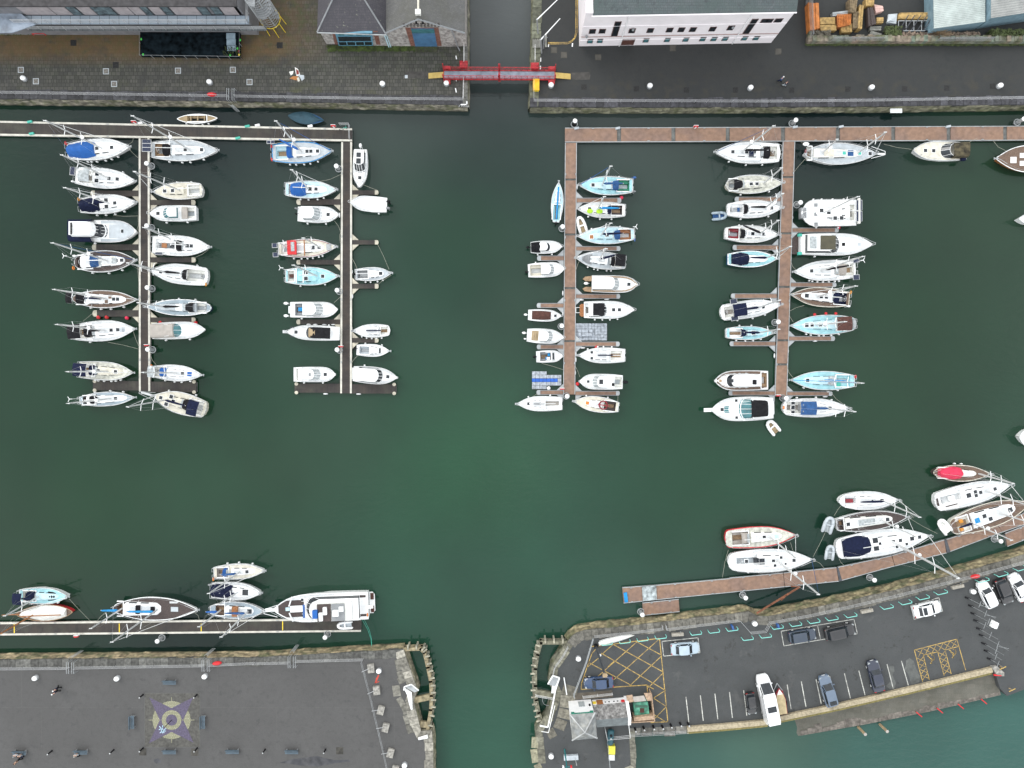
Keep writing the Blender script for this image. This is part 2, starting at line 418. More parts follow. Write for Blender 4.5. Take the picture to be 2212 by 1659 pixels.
  if boom is not None or cover:
   ln = (boomlen if boomlen else .3 * b.L); ang = boomturn
   g0 = base + Vector((-.12, 0, .85)); g1 = g0 + Vector((-ln * math.cos(ang), -ln * math.sin(ang), .12))
   k = MB(); k.tube(g0, g1, .07, .06, 8); bo = b.obj(k, 'boom', boomcol)
   if cover:
    k = MB(); pts = [g0 + (g1 - g0) * u for u in (.0, .12, .35, .6, .85, .97)]; rs = (.10, .24, .22, .19, .15, .06)
    rings = []
    dr = (g1 - g0).normalized(); sd_ = Vector((-dr.y, dr.x, 0))
    for p_, r_ in zip(pts, rs): rings.append([tuple(p_ + sd_ * r_ * .8 * math.cos(a) + Vector((0, 0, .1 + r_ * 1.2 * math.sin(a)))) for a in [2 * math.pi * j / 8 for j in range(8)]])
    k.loft(rings, True, True, True); k.build('sail_cover', cover, bo)
  if stays:
   k = MB(); sw = b.w(q) * .93; rr = .011
   if fore: k.tube(tp, (b.L * .985, 0, b.z(1) + .1), rr, None, 3)
   k.tube(tp, (.1, 0, b.z(0) + .1), rr, None, 3)
   for sg in (-1, 1):
    k.tube(at(.99), at(.68) + Vector((-.18, sg * sidx * .82, 0)), rr, None, 3); k.tube(at(.68) + Vector((-.18, sg * sidx * .82, 0)), at(.38) + Vector((-.18, sg * sidx, 0)), rr, None, 3)
    k.tube(at(.38) + Vector((-.18, sg * sidx, 0)), (q * b.L - .2, sg * sw, b.z(q)), rr, None, 3)
   b.obj(k, 'rigging', 'steel')
  if furl and fore:
   e0 = Vector((b.L * .97, 0, b.z(1) + .5)); e1 = e0 + (tp - e0) * .93; k = MB(); k.tube(e0, e1, .05, .02, 6); b.obj(k, 'furled_sail', furl)
  return mo
 def rails(b, pulpit=True, push=True, life=True, bowext=.12, col='steel'):
  k = MB(); H_ = .62
  if pulpit:
   q = .86; z = b.z(q)
   pts = [(q * b.L, -b.w(q) + .08, b.z(q)), (q * b.L, -b.w(q) + .06, z + H_), (.95 * b.L, -b.w(.95) + .02, b.z(.95) + H_), (b.L + bowext, -.12, b.z(1) + H_), (b.L + bowext, .12, b.z(1) + H_),
                   (.95 * b.L, b.w(.95) - .02, b.z(.95) + H_), (q * b.L, b.w(q) - .06, z + H_), (q * b.L, b.w(q) - .08, b.z(q))]
   k.path(pts, .028, 4); k.tube(pts[3], (b.L * .98, -.03, b.z(1)), .022, None, 4); k.tube(pts[4], (b.L * .98, .03, b.z(1)), .022, None, 4)
   b.obj(k, 'pulpit', col); k = MB()
  if push:
   w0 = b.w(.06) - .06; w1 = b.w(0.01) - .06; z = b.z(0)
   for sg in (-1, 1):
    k.path([(.09 * b.L, sg * w0, z), (.09 * b.L, sg * w0, z + H_), (.0, sg * w1, z + H_), (-.04, sg * .25, z + H_), (-.02, sg * .25, z)], .028, 4); k.tube((0, sg * w1, z), (0, sg * w1, z + H_), .022, None, 4)
   b.obj(k, 'pushpit', col); k = MB()
  if life:
   qs = [.09 + (.86 - .09) * i / 5 for i in range(6)]
   for sg in (-1, 1):
    pts = [(q * b.L, sg * (b.w(q) - .05), b.z(q) + H_) for q in qs]
    k.path(pts, .014, 3)
    for q in qs[1:-1]: k.tube((q * b.L, sg * (b.w(q) - .05), b.z(q)), (q * b.L, sg * (b.w(q) - .05), b.z(q) + H_), .02, None, 4)
   b.obj(k, 'guard_rail', col)
 def fend(b, side, qs):
  me = fender_mesh()
  for q in qs:
   q = b.S(q); o = bpy.data.objects.new('fender', me); COL.objects.link(o); o.parent = b.root
   o.location = (q * b.L, side * (b.w(q) + .13), b.z(q) - .42); o.rotation_euler = (side * -.1, 0, 0)
 def bits(b, wheel=None, winch=True, anchor=True):
  if wheel is not None:
   q = b.S(wheel); k = MB(); k.torus((q * b.L, 0, b.z(q) + .15), .42, .03, 14, 5, 'x')
   for a in range(3): k.tube((q * b.L, 0, b.z(q) + .15), (q * b.L, .42 * math.cos(a * 2.1), b.z(q) + .15 + .42 * math.sin(a * 2.1)), .015, None, 4)
   k.tube((q * b.L, 0, b.z(q) - .6), (q * b.L + .05, 0, b.z(q) + .2), .09); b.obj(k, 'steering_wheel', 'steel')
  if winch and b.c:
   k = MB()
   for q in (.2, .3):
    for sg in (-1, 1): k.tube((q * b.L, sg * (b.c + .14), b.z(q) + .04), (q * b.L, sg * (b.c + .14), b.z(q) + .22), .08, .06, 8)
   b.obj(k, 'winch', 'steel')
  if anchor:
   k = MB(); z = b.z(1) + .1; k.box(b.L - .5, b.L + .18, -.07, .07, z - .06, z + .02); k.box(b.L + .05, b.L + .22, -.16, .16, z - .12, z - .04); b.obj(k, 'anchor', 'galv')
 def solar(b, x0, y0, x1, y1, z=2.3, n=3, along='y'):
  p0 = b.Y(x0, y0, z); p1 = b.Y(x1, y1, z); xa, xb = sorted((p0.x, p1.x)); ya, yb = sorted((p0.y, p1.y))
  k = MB(); k.box(xa, xb, ya, yb, z - .04, z); o = b.obj(k, 'solar_panel', 'alu')
  g = MB(); e = .05
  for i in range(n):
   if along == 'y': g.box(xa + e, xb - e, ya + (yb - ya) * i / n + e, ya + (yb - ya) * (i + 1) / n - e * .3, z - .01, z + .012)
   else: g.box(xa + (xb - xa) * i / n + e, xa + (xb - xa) * (i + 1) / n - e * .3, ya + e, yb - e, z - .01, z + .012)
  g.build('cells', 'solar', o)
  f = MB(); xc = (xa + xb) / 2
  for y in (ya + .1, yb - .1): f.tube((xc, y, z - .04), (max(xc, .05), max(min(y, b.w(0) - .1), -b.w(0) + .1), b.z(0)), .025)
  b.obj(f, 'panel_frame', 'steel')
 def outboard(b, y=0, col='black', size=1., x=-.25):
  z = b.z(0) + .25; k = MB(); k.ell((x, y, z), .32 * size, .2 * size, .26 * size, 10, 6); k.box(x - .08, x + .08, y - .06, y + .06, -.4, z); k.tube((x, y, z), (x + .5, y, z + .05), .03)
  k.box(x - .35 * size, x - .1, y - .03, y + .03, -.35, -.1)
  b.obj(k, 'outboard_motor', col, smooth=False)
 def platform(b, ln, col='teaklight', wf=.8, z=.45):
  w0 = b.w(0) * wf; k = MB(); k.prism([(0.05, -w0), (-ln * .6, -w0), (-ln, -w0 * .75), (-ln, w0 * .75), (-ln * .6, w0), (.05, w0)], z - .12, z); b.obj(k, 'swim_platform', col)
 def house(b, x0, x1, w, h=1.5, rake=.9, roof='white', glass='glass', taper=.85, back=.05, bars=True, z0=.0, wf=None, roofx=None):
  s0, s1 = sorted((b.S(x0), b.S(x1))); xa, xb = s0 * b.L, s1 * b.L; z = b.z((s0 + s1) / 2) + z0; w = w * b.B / 2
  def outl(xa, xb, w, n=6):
   pts = [(xa, -w), (xa, w)]; r_ = min(w * .7, (xb - xa) * .45)
   for i in range(n + 1):
    a = math.pi / 2 - math.pi * i / n; pts.append((xb - r_ + r_ * math.cos(a), w * (math.sin(a) if abs(math.sin(a)) < .99 else math.copysign(1, math.sin(a)))))
   return pts
  lo = outl(xa, xb, w); hi = outl(xa + back, xb - rake, w * taper)
  k = MB(); k.loft([[(x, y, z) for x, y in lo], [(x, y, z + h) for x, y in hi]], True, False, True)
  g = b.obj(k, 'wheelhouse', 'white' if glass == 'none' else glass)
  base = MB(); lo2 = [(x, y) for x, y in outl(xa - .03, xb + .03, w + .03)]; mid = outl(xa - .02, xb - rake * .22, w * (1 + (taper - 1) * .25) + .03)
  base.loft([[(x, y, z - .2) for x, y in lo2], [(x, y, z + h * .27) for x, y in mid]], True); base.build('coaming', 'white', g)
  rf = MB(); r1 = outl(xa - .12, xb - rake + .08, w * taper + .06); r2 = outl(xa + .05, xb - rake - .1, w * taper - .1)
  rf.loft([[(x, y, z + h - .03) for x, y in r1], [(x, y, z + h + .06) for x, y in r1], [(x, y, z + h + .12) for x, y in r2]], True, True, True)
  rf.build('roof', roof, g)
  if bars:
   f = MB(); L2 = len(lo)
   for i in (2, 4, 5, 6, 8):
    if i < L2: f.tube((lo[i][0], lo[i][1], z), (hi[i][0] + .02, hi[i][1], z + h), .035, None, 4)
   f.build('window_frame', 'white', g)
  return g
 def wind(b, x0, x1, w, h=.75, glass='glass', arm=1.4):       # open boat windscreen: a raked curved band, x0 top edge (aft), x1 foot (forward)
  s0, s1 = sorted((b.S(x0), b.S(x1))); xa, xb = s0 * b.L, s1 * b.L; z = b.z(s1) + .05; w = w * b.B / 2; lo, hi = [], []
  for i in range(9):
   a = -math.pi / 2 + math.pi * i / 8; s_, c_ = math.sin(a), math.cos(a)
   lo.append((xb - arm + arm * c_ ** .6 if c_ > 1e-6 else xb - arm, w * s_, z)); hi.append((xa - arm * .8 + arm * .8 * (c_ ** .6 if c_ > 1e-6 else 0), w * .86 * s_, z + h))
  k = MB(); k.loft([lo, hi], False); o = b.obj(k, 'windscreen', glass); o.modifiers.new('t', 'SOLIDIFY').thickness = .02
  f = MB(); f.path(hi, .03, 4); f.path(lo, .03, 4)
  for i in (2, 4, 6): f.tube(lo[i], hi[i], .025, None, 4)
  f.build('windscreen_frame', 'white', o)
  return z + h
 def dark(b, x0, x1, w, col, z=.09, name='deck_panel', rnd=.3):   # flat inlay on the deck
  s0, s1 = sorted((b.S(x0), b.S(x1))); k = MB(); rr = []
  for i in range(7):
   q = s0 + (s1 - s0) * i / 6; ww = min(w * b.B / 2, b.w(q) - .2); zz = b.top(q)
   rr.append([(q * b.L, -ww, zz - .1), (q * b.L, -ww, zz + z - .05), (q * b.L, ww, zz + z - .05), (q * b.L, ww, zz - .1)])
  k.loft(rr, True, True, True); return b.obj(k, name, col)
 def ring(b, q0, q1, inset, wd, col, name='side_deck'):           # strip of deck that follows the gunwale
  for sg in (-1, 1):
   k = MB(); rr = []
   for i in range(9):
    q = q0 + (q1 - q0) * i / 8; o_ = b.w(q) - inset; i_ = max(o_ - wd, .02); o_ = max(o_, .04); z = b.z(q)
    rr.append([(q * b.L, sg * o_, z), (q * b.L, sg * o_, z + .065), (q * b.L, sg * i_, z + .085), (q * b.L, sg * i_, z)])
   k.loft(rr, True, True, True); b.obj(k, name, col)
 def box(b, name, col, x0, x1, y0, y1, h, z0=0, parent=None):
  s0, s1 = sorted((b.S(x0), b.S(x1))); z = b.z(s0) + z0; k = MB(); k.box(s0 * b.L, s1 * b.L, y0, y1, z, z + h); return b.obj(k, name, col)
 def windgen(b, y=.6, h=2.6):
  k = MB(); k.tube((.1, y, b.z(0)), (.05, y, b.z(0) + h), .03); c = (.05, y, b.z(0) + h)
  for a in range(3): k.obox((c[0] + .22 * math.cos(a * 2.1), c[1] + .22 * math.sin(a * 2.1), c[2]), (.44, .07, .02), a * 2.1)
  k.ell(c, .1, .1, .1, 6, 4); b.obj(k, 'wind_generator', 'white')
 def horseshoe(b, y=.9, col='orange'):
  k = MB(); k.torus((.05, y, b.z(0) + .4), .22, .07, 12, 6, 'x'); b.obj(k, 'lifebuoy', col)
def sail(t, stern, bow, beam, label, cab=(.36, .8), cabw=.52, cabcol='white', cabh=.42, cock=(.07, .35), hood=None, hoodcol='navy', bim=None, bimcol='navy', tent=None, tentcol='blue',
         mast=None, tip=None, h=None, boom=True, cover='navy', boomlen=None, boomturn=0, furl='white', hatches=None, fs=None, fn=4, fside=-1, wheel=None, radar=False, spread=2, sidx=.9,
         rails=True, front=.62, mastkw=None, hatchs=.5, **kw):
 b = Boat(t, stern, bow, beam, label, cock=cock, **kw)
 if cab:
  b.cabin(cab[0], cab[1], cabw, cabh, cabcol, front)
  if cabcol in ('white', 'white2') and not tent: b.dark(cab[0] + .12 * (cab[1] - cab[0]), cab[0] + .8 * (cab[1] - cab[0]), cabw * .5, 'nonskid', .062, 'roof_panel')
 if kw.get('deck', 'white') in ('white', 'white2'): b.ring(.3, .95, .16, b.B * .09, 'nonskid', 'side_deck')
 if hood: b.hood(*hood, col=hoodcol)
 if bim: b.bimini(*bim, col=bimcol)
 if tent: b.tent(*tent, col=tentcol)
 if mast is not None:
  if tip is None and h is None: h = b.L * 1.28
  b.mast(mast, tip, h or 12, boom=boom or None, cover=cover, boomlen=boomlen, boomturn=boomturn, furl=furl, radar=radar, spread=spread, sidx=sidx, **(mastkw or {}))
 for q in (hatches if hatches is not None else (.58, .85)):
  if isinstance(q, tuple): b.hatch(*q)
  else: b.hatch(q, s=hatchs)
 if rails: b.rails()
 b.bits(wheel=wheel)
 if fn: b.fend(fside, [(.25 + .5 * i / max(fn - 1, 1)) + random.uniform(-.03, .03) for i in range(fn)])
 return b
def motor(t, stern, bow, beam, label, fn=3, fside=-1, rails=True, ws=.88, m=.38, p=2.5, fb=1.15, hatches=(.8,), **kw):
 kw.setdefault('cat', 'motorboat'); kw.setdefault('name', 'motor_cruiser')
 b = Boat(t, stern, bow, beam, label, ws=ws, m=m, p=p, fb=fb, **kw)
 if rails: b.rails(push=False, life=False); k = MB(); H_ = .55
 if rails:
  for sg in (-1, 1):
   pts = [(q * b.L, sg * (b.w(q) - .1), b.z(q) + H_) for q in (.5, .6, .7, .8, .86)]; k.path(pts, .025, 4)
   for p_ in pts: k.tube(p_, (p_[0], p_[1], p_[2] - H_), .02, None, 4)
  b.obj(k, 'side_rail', 'steel')
 if kw.get('deck', 'white') == 'white': b.ring(.35, .93, .18, b.B * .1, 'nonskid', 'side_deck')
 for q in hatches:
  if isinstance(q, tuple): b.hatch(*q)
  else: b.hatch(q, s=.5)
 if fn: b.fend(fside, [(.22 + .45 * i / max(fn - 1, 1)) for i in range(fn)])
 return b
def dinghy(t, stern, bow, beam, label, tube_='palegrey', floor='grey', cat='dinghy', z=0):
 s = TL[t][2]; A = P(t, *stern, .4 + z); F_ = P(t, *bow, .4 + z); rz = math.atan2(F_.y - A.y, F_.x - A.x); L = math.hypot(F_.x - A.x, F_.y - A.y); B = beam / s / 14; r = B * .15
 root = thing('inflatable_dinghy', label, cat, (A.x, A.y, z), rz)
 k = MB(); w_ = B / 2 - r; pts = [(0, -w_), (L * .55, -w_), (L * .8, -w_ * .75), (L - r, -w_ * .3), (L - r, w_ * .3), (L * .8, w_ * .75), (L * .55, w_), (0, w_)]
 pts = [(x, y, .32 + .12 * (x / L) ** 2) for x, y in pts]
 for a, e in zip(pts, pts[1:]): k.tube(a, e, r, None, 8)
 for p_ in pts[1:-1]: k.ell(p_, r, r, r, 8, 6)
 k.tube((-.18, -w_, .3), (0, -w_, .32), r * .4, r, 8); k.tube((-.18, w_, .3), (0, w_, .32), r * .4, r, 8)
 k.build('tube', tube_, root, smooth=True)
 f = MB(); f.prism([(.1, -w_), (L * .6, -w_), (L * .9, 0), (L * .6, w_), (.1, w_)], .1, .16); f.build('floor', floor, root)
 g = MB(); g.box(L * .42, L * .42 + .22, -w_, w_, .3, .36); g.build('thwart', tube_, root)
 h = MB(); h.box(.05, .12, -w_, w_, .05, .42); h.build('transom', floor, root)
 return root
# ================================================================ water: one sheet, colour varies with silt; quay wall shade and canal cloud reflection painted in
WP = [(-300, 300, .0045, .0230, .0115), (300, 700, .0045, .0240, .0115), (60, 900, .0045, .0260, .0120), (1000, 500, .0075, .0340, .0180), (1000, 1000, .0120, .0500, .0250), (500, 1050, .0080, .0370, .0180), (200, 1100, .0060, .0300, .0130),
      (1950, 700, .0085, .0310, .0150), (1900, 950, .0085, .0310, .0150), (2100, 450, .0120, .0320, .0180), (1500, 1050, .0080, .0370, .0190), (1080, -60, .085, .094, .095), (1080, 0, .0820, .0900, .0910), (1080, 70, .0720, .0800, .0810), (1080, 130, .0260, .0330, .0340), (1080, 280, .0100, .0200, .0190), (1080, 350, .0090, .0240, .0180), (400, 245, .004, .011, .012), (1800, 250, .004, .011, .012),  # canal lightened for reflected cloud, strips below the quays darkened for wall shade
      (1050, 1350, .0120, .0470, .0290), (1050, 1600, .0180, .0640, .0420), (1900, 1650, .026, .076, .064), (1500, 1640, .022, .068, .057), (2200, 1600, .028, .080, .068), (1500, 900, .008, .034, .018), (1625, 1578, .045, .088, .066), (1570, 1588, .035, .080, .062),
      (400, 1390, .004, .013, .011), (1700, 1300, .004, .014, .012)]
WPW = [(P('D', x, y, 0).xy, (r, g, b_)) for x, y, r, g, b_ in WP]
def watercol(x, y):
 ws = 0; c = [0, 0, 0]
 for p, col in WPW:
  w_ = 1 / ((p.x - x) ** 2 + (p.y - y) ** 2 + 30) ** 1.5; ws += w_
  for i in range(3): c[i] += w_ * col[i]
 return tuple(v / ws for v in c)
def water():
 xs = [-900, -500, -250] + [-130 + 4 * i for i in range(66)] + [250, 500, 900]; ys = [-900, -500, -250] + [-110 + 4 * i for i in range(56)] + [250, 500, 900]
 me = bpy.data.meshes.new('harbour_water'); nx = len(xs); vs = [(x, y, 0) for y in ys for x in xs]
 fs = [(j * nx + i, j * nx + i + 1, (j + 1) * nx + i + 1, (j + 1) * nx + i) for j in range(len(ys) - 1) for i in range(nx - 1)]
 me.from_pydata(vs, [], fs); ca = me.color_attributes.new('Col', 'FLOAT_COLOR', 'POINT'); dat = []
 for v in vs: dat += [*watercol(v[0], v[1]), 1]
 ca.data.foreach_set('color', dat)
 m = bpy.data.materials.new('harbour_water'); m.use_nodes = True; t = m.node_tree; b = t.nodes['Principled BSDF']
 b.inputs['IOR'].default_value = 1.333; b.inputs['Roughness'].default_value = .05
 vc = t.nodes.new('ShaderNodeVertexColor'); vc.layer_name = 'Col'; g = t.nodes.new('ShaderNodeNewGeometry')
 n = t.nodes.new('ShaderNodeTexNoise'); n.inputs['Scale'].default_value = .035; n.inputs['Detail'].default_value = 5; t.links.new(g.outputs['Position'], n.inputs['Vector'])
 r = t.nodes.new('ShaderNodeMapRange'); r.inputs['From Min'].default_value = .3; r.inputs['From Max'].default_value = .7; r.inputs['To Min'].default_value = .82; r.inputs['To Max'].default_value = 1.2; t.links.new(n.outputs['Fac'], r.inputs['Value'])
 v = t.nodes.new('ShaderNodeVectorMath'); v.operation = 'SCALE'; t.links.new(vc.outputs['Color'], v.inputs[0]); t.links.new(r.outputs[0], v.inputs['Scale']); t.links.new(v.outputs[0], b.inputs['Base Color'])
 w1 = t.nodes.new('ShaderNodeTexNoise'); w1.inputs['Scale'].default_value = 1.1; w1.inputs['Detail'].default_value = 3; w1.inputs['Distortion'].default_value = .6
 mp = t.nodes.new('ShaderNodeMapping'); mp.inputs['Scale'].default_value = (.55, 1.2, 1); mp.inputs['Rotation'].default_value = (0, 0, .25)
 t.links.new(g.outputs['Position'], mp.inputs['Vector']); t.links.new(mp.outputs[0], w1.inputs['Vector'])
 # ripples are stronger where the wind reaches: the river and the open east side
 w2 = t.nodes.new('ShaderNodeTexNoise'); w2.inputs['Scale'].default_value = .02; w2.inputs['Detail'].default_value = 2; t.links.new(g.outputs['Position'], w2.inputs['Vector'])
 r2 = t.nodes.new('ShaderNodeMapRange'); r2.inputs['From Min'].default_value = .42; r2.inputs['From Max'].default_value = .65; r2.inputs['To Min'].default_value = .005; r2.inputs['To Max'].default_value = .035; t.links.new(w2.outputs['Fac'], r2.inputs['Value'])
 sp = t.nodes.new('ShaderNodeSeparateColor'); t.links.new(vc.outputs['Color'], sp.inputs[0])
 r3 = t.nodes.new('ShaderNodeMapRange'); r3.inputs['From Min'].default_value = .05; r3.inputs['From Max'].default_value = .07; r3.inputs['To Min'].default_value = 0; r3.inputs['To Max'].default_value = .03; t.links.new(sp.outputs['Green'], r3.inputs['Value'])
 ad = t.nodes.new('ShaderNodeMath'); ad.operation = 'ADD'; t.links.new(r2.outputs[0], ad.inputs[0]); t.links.new(r3.outputs[0], ad.inputs[1])
 bp = t.nodes.new('ShaderNodeBump'); bp.inputs['Strength'].default_value = 1; t.links.new(ad.outputs[0], bp.inputs['Distance']); t.links.new(w1.outputs['Fac'], bp.inputs['Height']); t.links.new(bp.outputs[0], b.inputs['Normal'])
 me.materials.append(m); o = bpy.data.objects.new('harbour_water', me); COL.objects.link(o); tag(o, kind='structure')
water()
# ================================================================ quays
def paving(name, c1, c2, mortar, bw, bh, tints=(), rough=.75, dark=.3, msize=.02):
 m = bpy.data.materials.new(name); MATS[name] = m; m.use_nodes = True; t = m.node_tree; b = t.nodes['Principled BSDF']; b.inputs['Roughness'].default_value = rough
 g = t.nodes.new('ShaderNodeNewGeometry'); br = t.nodes.new('ShaderNodeTexBrick'); br.inputs['Scale'].default_value = 1; br.inputs['Brick Width'].default_value = bw; br.inputs['Row Height'].default_value = bh
 br.inputs['Mortar Size'].default_value = msize; br.inputs['Color1'].default_value = (*c1, 1); br.inputs['Color2'].default_value = (*c2, 1); br.inputs['Mortar'].default_value = (*mortar, 1); br.offset_frequency = 2; br.squash = .6; br.squash_frequency = 3
 t.links.new(g.outputs['Position'], br.inputs['Vector']); src = br.outputs['Color']
 for (lo, hi, sc, col, mode, sep) in tints:       # sep: None or (axis, from, to) limits the stain to part of the ground
  n = t.nodes.new('ShaderNodeTexNoise'); n.inputs['Scale'].default_value = sc; n.inputs['Detail'].default_value = 6; n.inputs['Roughness'].default_value = .65; t.links.new(g.outputs['Position'], n.inputs['Vector'])
  r = t.nodes.new('ShaderNodeMapRange'); r.inputs['From Min'].default_value = lo; r.inputs['From Max'].default_value = hi; t.links.new(n.outputs['Fac'], r.inputs['Value']); f = r.outputs[0]
  for (ax, a, e) in (sep or ()):
   s_ = t.nodes.new('ShaderNodeSeparateXYZ'); t.links.new(g.outputs['Position'], s_.inputs[0]); r2 = t.nodes.new('ShaderNodeMapRange'); r2.inputs['From Min'].default_value = a; r2.inputs['From Max'].default_value = e
   t.links.new(s_.outputs[ax], r2.inputs['Value']); mu = t.nodes.new('ShaderNodeMath'); mu.operation = 'MULTIPLY'; t.links.new(f, mu.inputs[0]); t.links.new(r2.outputs[0], mu.inputs[1]); f = mu.outputs[0]
  m8 = t.nodes.new('ShaderNodeMath'); m8.operation = 'MULTIPLY'; t.links.new(f, m8.inputs[0]); m8.inputs[1].default_value = .74; f = m8.outputs[0]
  mm = t.nodes.new('ShaderNodeMix'); mm.data_type = 'RGBA'; mm.blend_type = mode; t.links.new(f, mm.inputs['Factor']); t.links.new(src, mm.inputs['A']); mm.inputs['B'].default_value = (*col, 1); src = mm.outputs['Result']
 n = t.nodes.new('ShaderNodeTexNoise'); n.inputs['Scale'].default_value = 9; n.inputs['Detail'].default_value = 3; t.links.new(g.outputs['Position'], n.inputs['Vector'])
 r = t.nodes.new('ShaderNodeMapRange'); r.inputs['To Min'].default_value = 1 - dark; r.inputs['To Max'].default_value = 1 + dark; t.links.new(n.outputs['Fac'], r.inputs['Value'])
 v = t.nodes.new('ShaderNodeVectorMath'); v.operation = 'SCALE'; t.links.new(src, v.inputs[0]); t.links.new(r.outputs[0], v.inputs['Scale']); t.links.new(v.outputs[0], b.inputs['Base Color'])
 return m
yN = P('D', 300, 128, QZ).y; xN = P('D', 650, 128, QZ).x; yNb = P('D', 300, 205, QZ).y
m_cobble = paving('stone_setts', (.040, .040, .035), (.076, .074, .064), (.018, .019, .013), .66, .56, msize=.035,
 tints=((.25, .45, .5, (.125, .072, .024), 'MIX', ((1, yN - 1.2, yN + 1.2), (0, xN + 5, xN - 5))), (.45, .7, .9, (.045, .065, .015), 'MIX', ((1, yN - 4, yN + 6),)), (.50, .72, .35, (.034, .034, .033), 'MIX', None), (.62, .70, 4, (.12, .12, .115), 'MIX', ((1, yN, yN - 6),)), (.55, .7, .25, (.07, .075, .03), 'MIX', ((1, yNb + 3, yNb),))))
m_tarNE = paving('asphalt_north', (.0185, .0205, .021), (.0205, .0225, .0225), (.018, .019, .019), 40, 9, tints=((.4, .7, .12, (.027, .028, .027), 'MIX', None), (.5, .75, 1.2, (.013, .016, .017), 'MIX', None), (.5, .65, .5, (.034, .031, .023), 'MIX', ((1, yNb + 5, yNb + 1),))), dark=.25)
m_tarSW = paving('asphalt_south_west', (.066, .065, .064), (.069, .068, .067), (.082, .081, .078), 30, 6.4, tints=((.42, .7, .10, (.085, .084, .083), 'MIX', None), (.5, .75, 1.5, (.052, .052, .05), 'MIX', None), (.62, .67, .5, (.050, .050, .050), 'MIX', None)), dark=.3, msize=.03)
m_tarSE = paving('asphalt_south_east', (.050, .054, .056), (.053, .057, .058), (.056, .058, .058), 60, 11, tints=((.42, .7, .12, (.038, .041, .042), 'MIX', None), (.48, .7, .5, (.062, .065, .066), 'MIX', None), (.60, .66, .22, (.075, .077, .076), 'MIX', None), (.62, .66, .7, (.030, .031, .030), 'MIX', None), (.55, .75, 2, (.034, .034, .031), 'MIX', None)), dark=.3)
m_wall = mat('quay_stone', (.2, .2, .2), rough=.85, var=.35, scale=1.6, bump=.05, vcol=True, detail=8, tint=(.09, .095, .05), tscale=.7)
m_cope = mat('coping_stone', (.2, .2, .2), rough=.8, var=.3, scale=2.2, vcol=True, detail=8)
def resample(pts, step):
 o_ = [Vector(pts[0])]
 for a, e in zip(pts, pts[1:]):
  a, e = Vector(a), Vector(e); n = max(1, round((e - a).length / step))
  for i in range(1, n + 1): o_.append(a + (e - a) * i / n)
 return o_
def wall(name, label, pts, wallcol, copecol, copew=1.3, side=1, rough=.12, batter=.25, cope=True, z1=QZ):
 q = [Vector((p.x, p.y)) for p in pts]; q = resample(q, 1.15); nrm = []
 for i in range(len(q)):
  a = q[max(i - 1, 0)]; e = q[min(i + 1, len(q) - 1)]; d = (e - a).normalized(); nrm.append(Vector((d.y, -d.x)) * side)   # points to the water
 root = thing(name, label, 'quay wall', (q[0].x, q[0].y, 0)); o = root.location; mb = MB(); rows = []
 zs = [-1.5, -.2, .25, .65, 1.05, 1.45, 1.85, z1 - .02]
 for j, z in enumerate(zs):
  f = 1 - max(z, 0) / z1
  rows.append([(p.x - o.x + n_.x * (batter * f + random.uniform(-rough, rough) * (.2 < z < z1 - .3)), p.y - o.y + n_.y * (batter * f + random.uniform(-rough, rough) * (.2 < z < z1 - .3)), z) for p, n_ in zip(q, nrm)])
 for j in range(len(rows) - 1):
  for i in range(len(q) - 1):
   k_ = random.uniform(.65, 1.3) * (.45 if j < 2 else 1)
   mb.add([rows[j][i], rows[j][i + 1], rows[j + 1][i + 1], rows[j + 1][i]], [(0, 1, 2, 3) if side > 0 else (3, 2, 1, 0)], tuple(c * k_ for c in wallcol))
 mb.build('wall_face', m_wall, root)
 if cope:
  cb = MB()
  for i in range(len(q) - 1):
   a, e = q[i], q[i + 1]; n1, n2 = nrm[i], nrm[i + 1]; g = (e - a) * .02; k_ = random.uniform(.7, 1.25) if random.random() < .8 else random.uniform(1.25, 1.6); ww = copew * random.uniform(.88, 1.05)
   h_ = random.uniform(.03, .06)
   cb.prism([tuple(a + n1 * .04 + g - Vector((o.x, o.y))), tuple(e + n2 * .04 - g - Vector((o.x, o.y))), tuple(e - n2 * ww - g - Vector((o.x, o.y))), tuple(a - n1 * ww + g - Vector((o.x, o.y)))], z1 - .3, z1 + h_, tuple(c * k_ for c in copecol))
  cb.build('coping', m_cope, root)
 return root
def ground(name, pts, m, z1=QZ, z0=-3):
 mb = MB(); mb.prism([(p.x, p.y) for p in pts], z0, z1); o = mb.build(name, m, None, origin=(0, 0, 0)); return tag(o, kind='structure')
NWt = PS('D', [(-700, 206), (0, 212.5), (553, 218), (1009.5, 226.5), (1009.5, 0), (1009.5, -500)], QZ)
ground('cobbled_quay', NWt + [P('D', -700, -500, QZ)], m_cobble)
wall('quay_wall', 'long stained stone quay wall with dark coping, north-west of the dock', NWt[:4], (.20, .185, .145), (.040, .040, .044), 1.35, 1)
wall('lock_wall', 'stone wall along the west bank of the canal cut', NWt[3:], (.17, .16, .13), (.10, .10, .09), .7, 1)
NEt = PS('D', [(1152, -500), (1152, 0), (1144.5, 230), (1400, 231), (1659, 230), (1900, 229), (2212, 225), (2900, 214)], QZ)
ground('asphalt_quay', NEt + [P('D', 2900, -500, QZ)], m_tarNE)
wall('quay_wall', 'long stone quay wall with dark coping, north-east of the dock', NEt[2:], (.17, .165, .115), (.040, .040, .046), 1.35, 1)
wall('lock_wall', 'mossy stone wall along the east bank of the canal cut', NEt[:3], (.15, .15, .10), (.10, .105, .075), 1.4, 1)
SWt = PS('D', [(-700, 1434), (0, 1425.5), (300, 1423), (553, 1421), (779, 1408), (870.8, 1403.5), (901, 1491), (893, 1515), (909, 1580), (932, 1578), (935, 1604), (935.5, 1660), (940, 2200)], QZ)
ground('asphalt_pier', SWt + [P('D', -700, 2200, QZ)], m_tarSW)
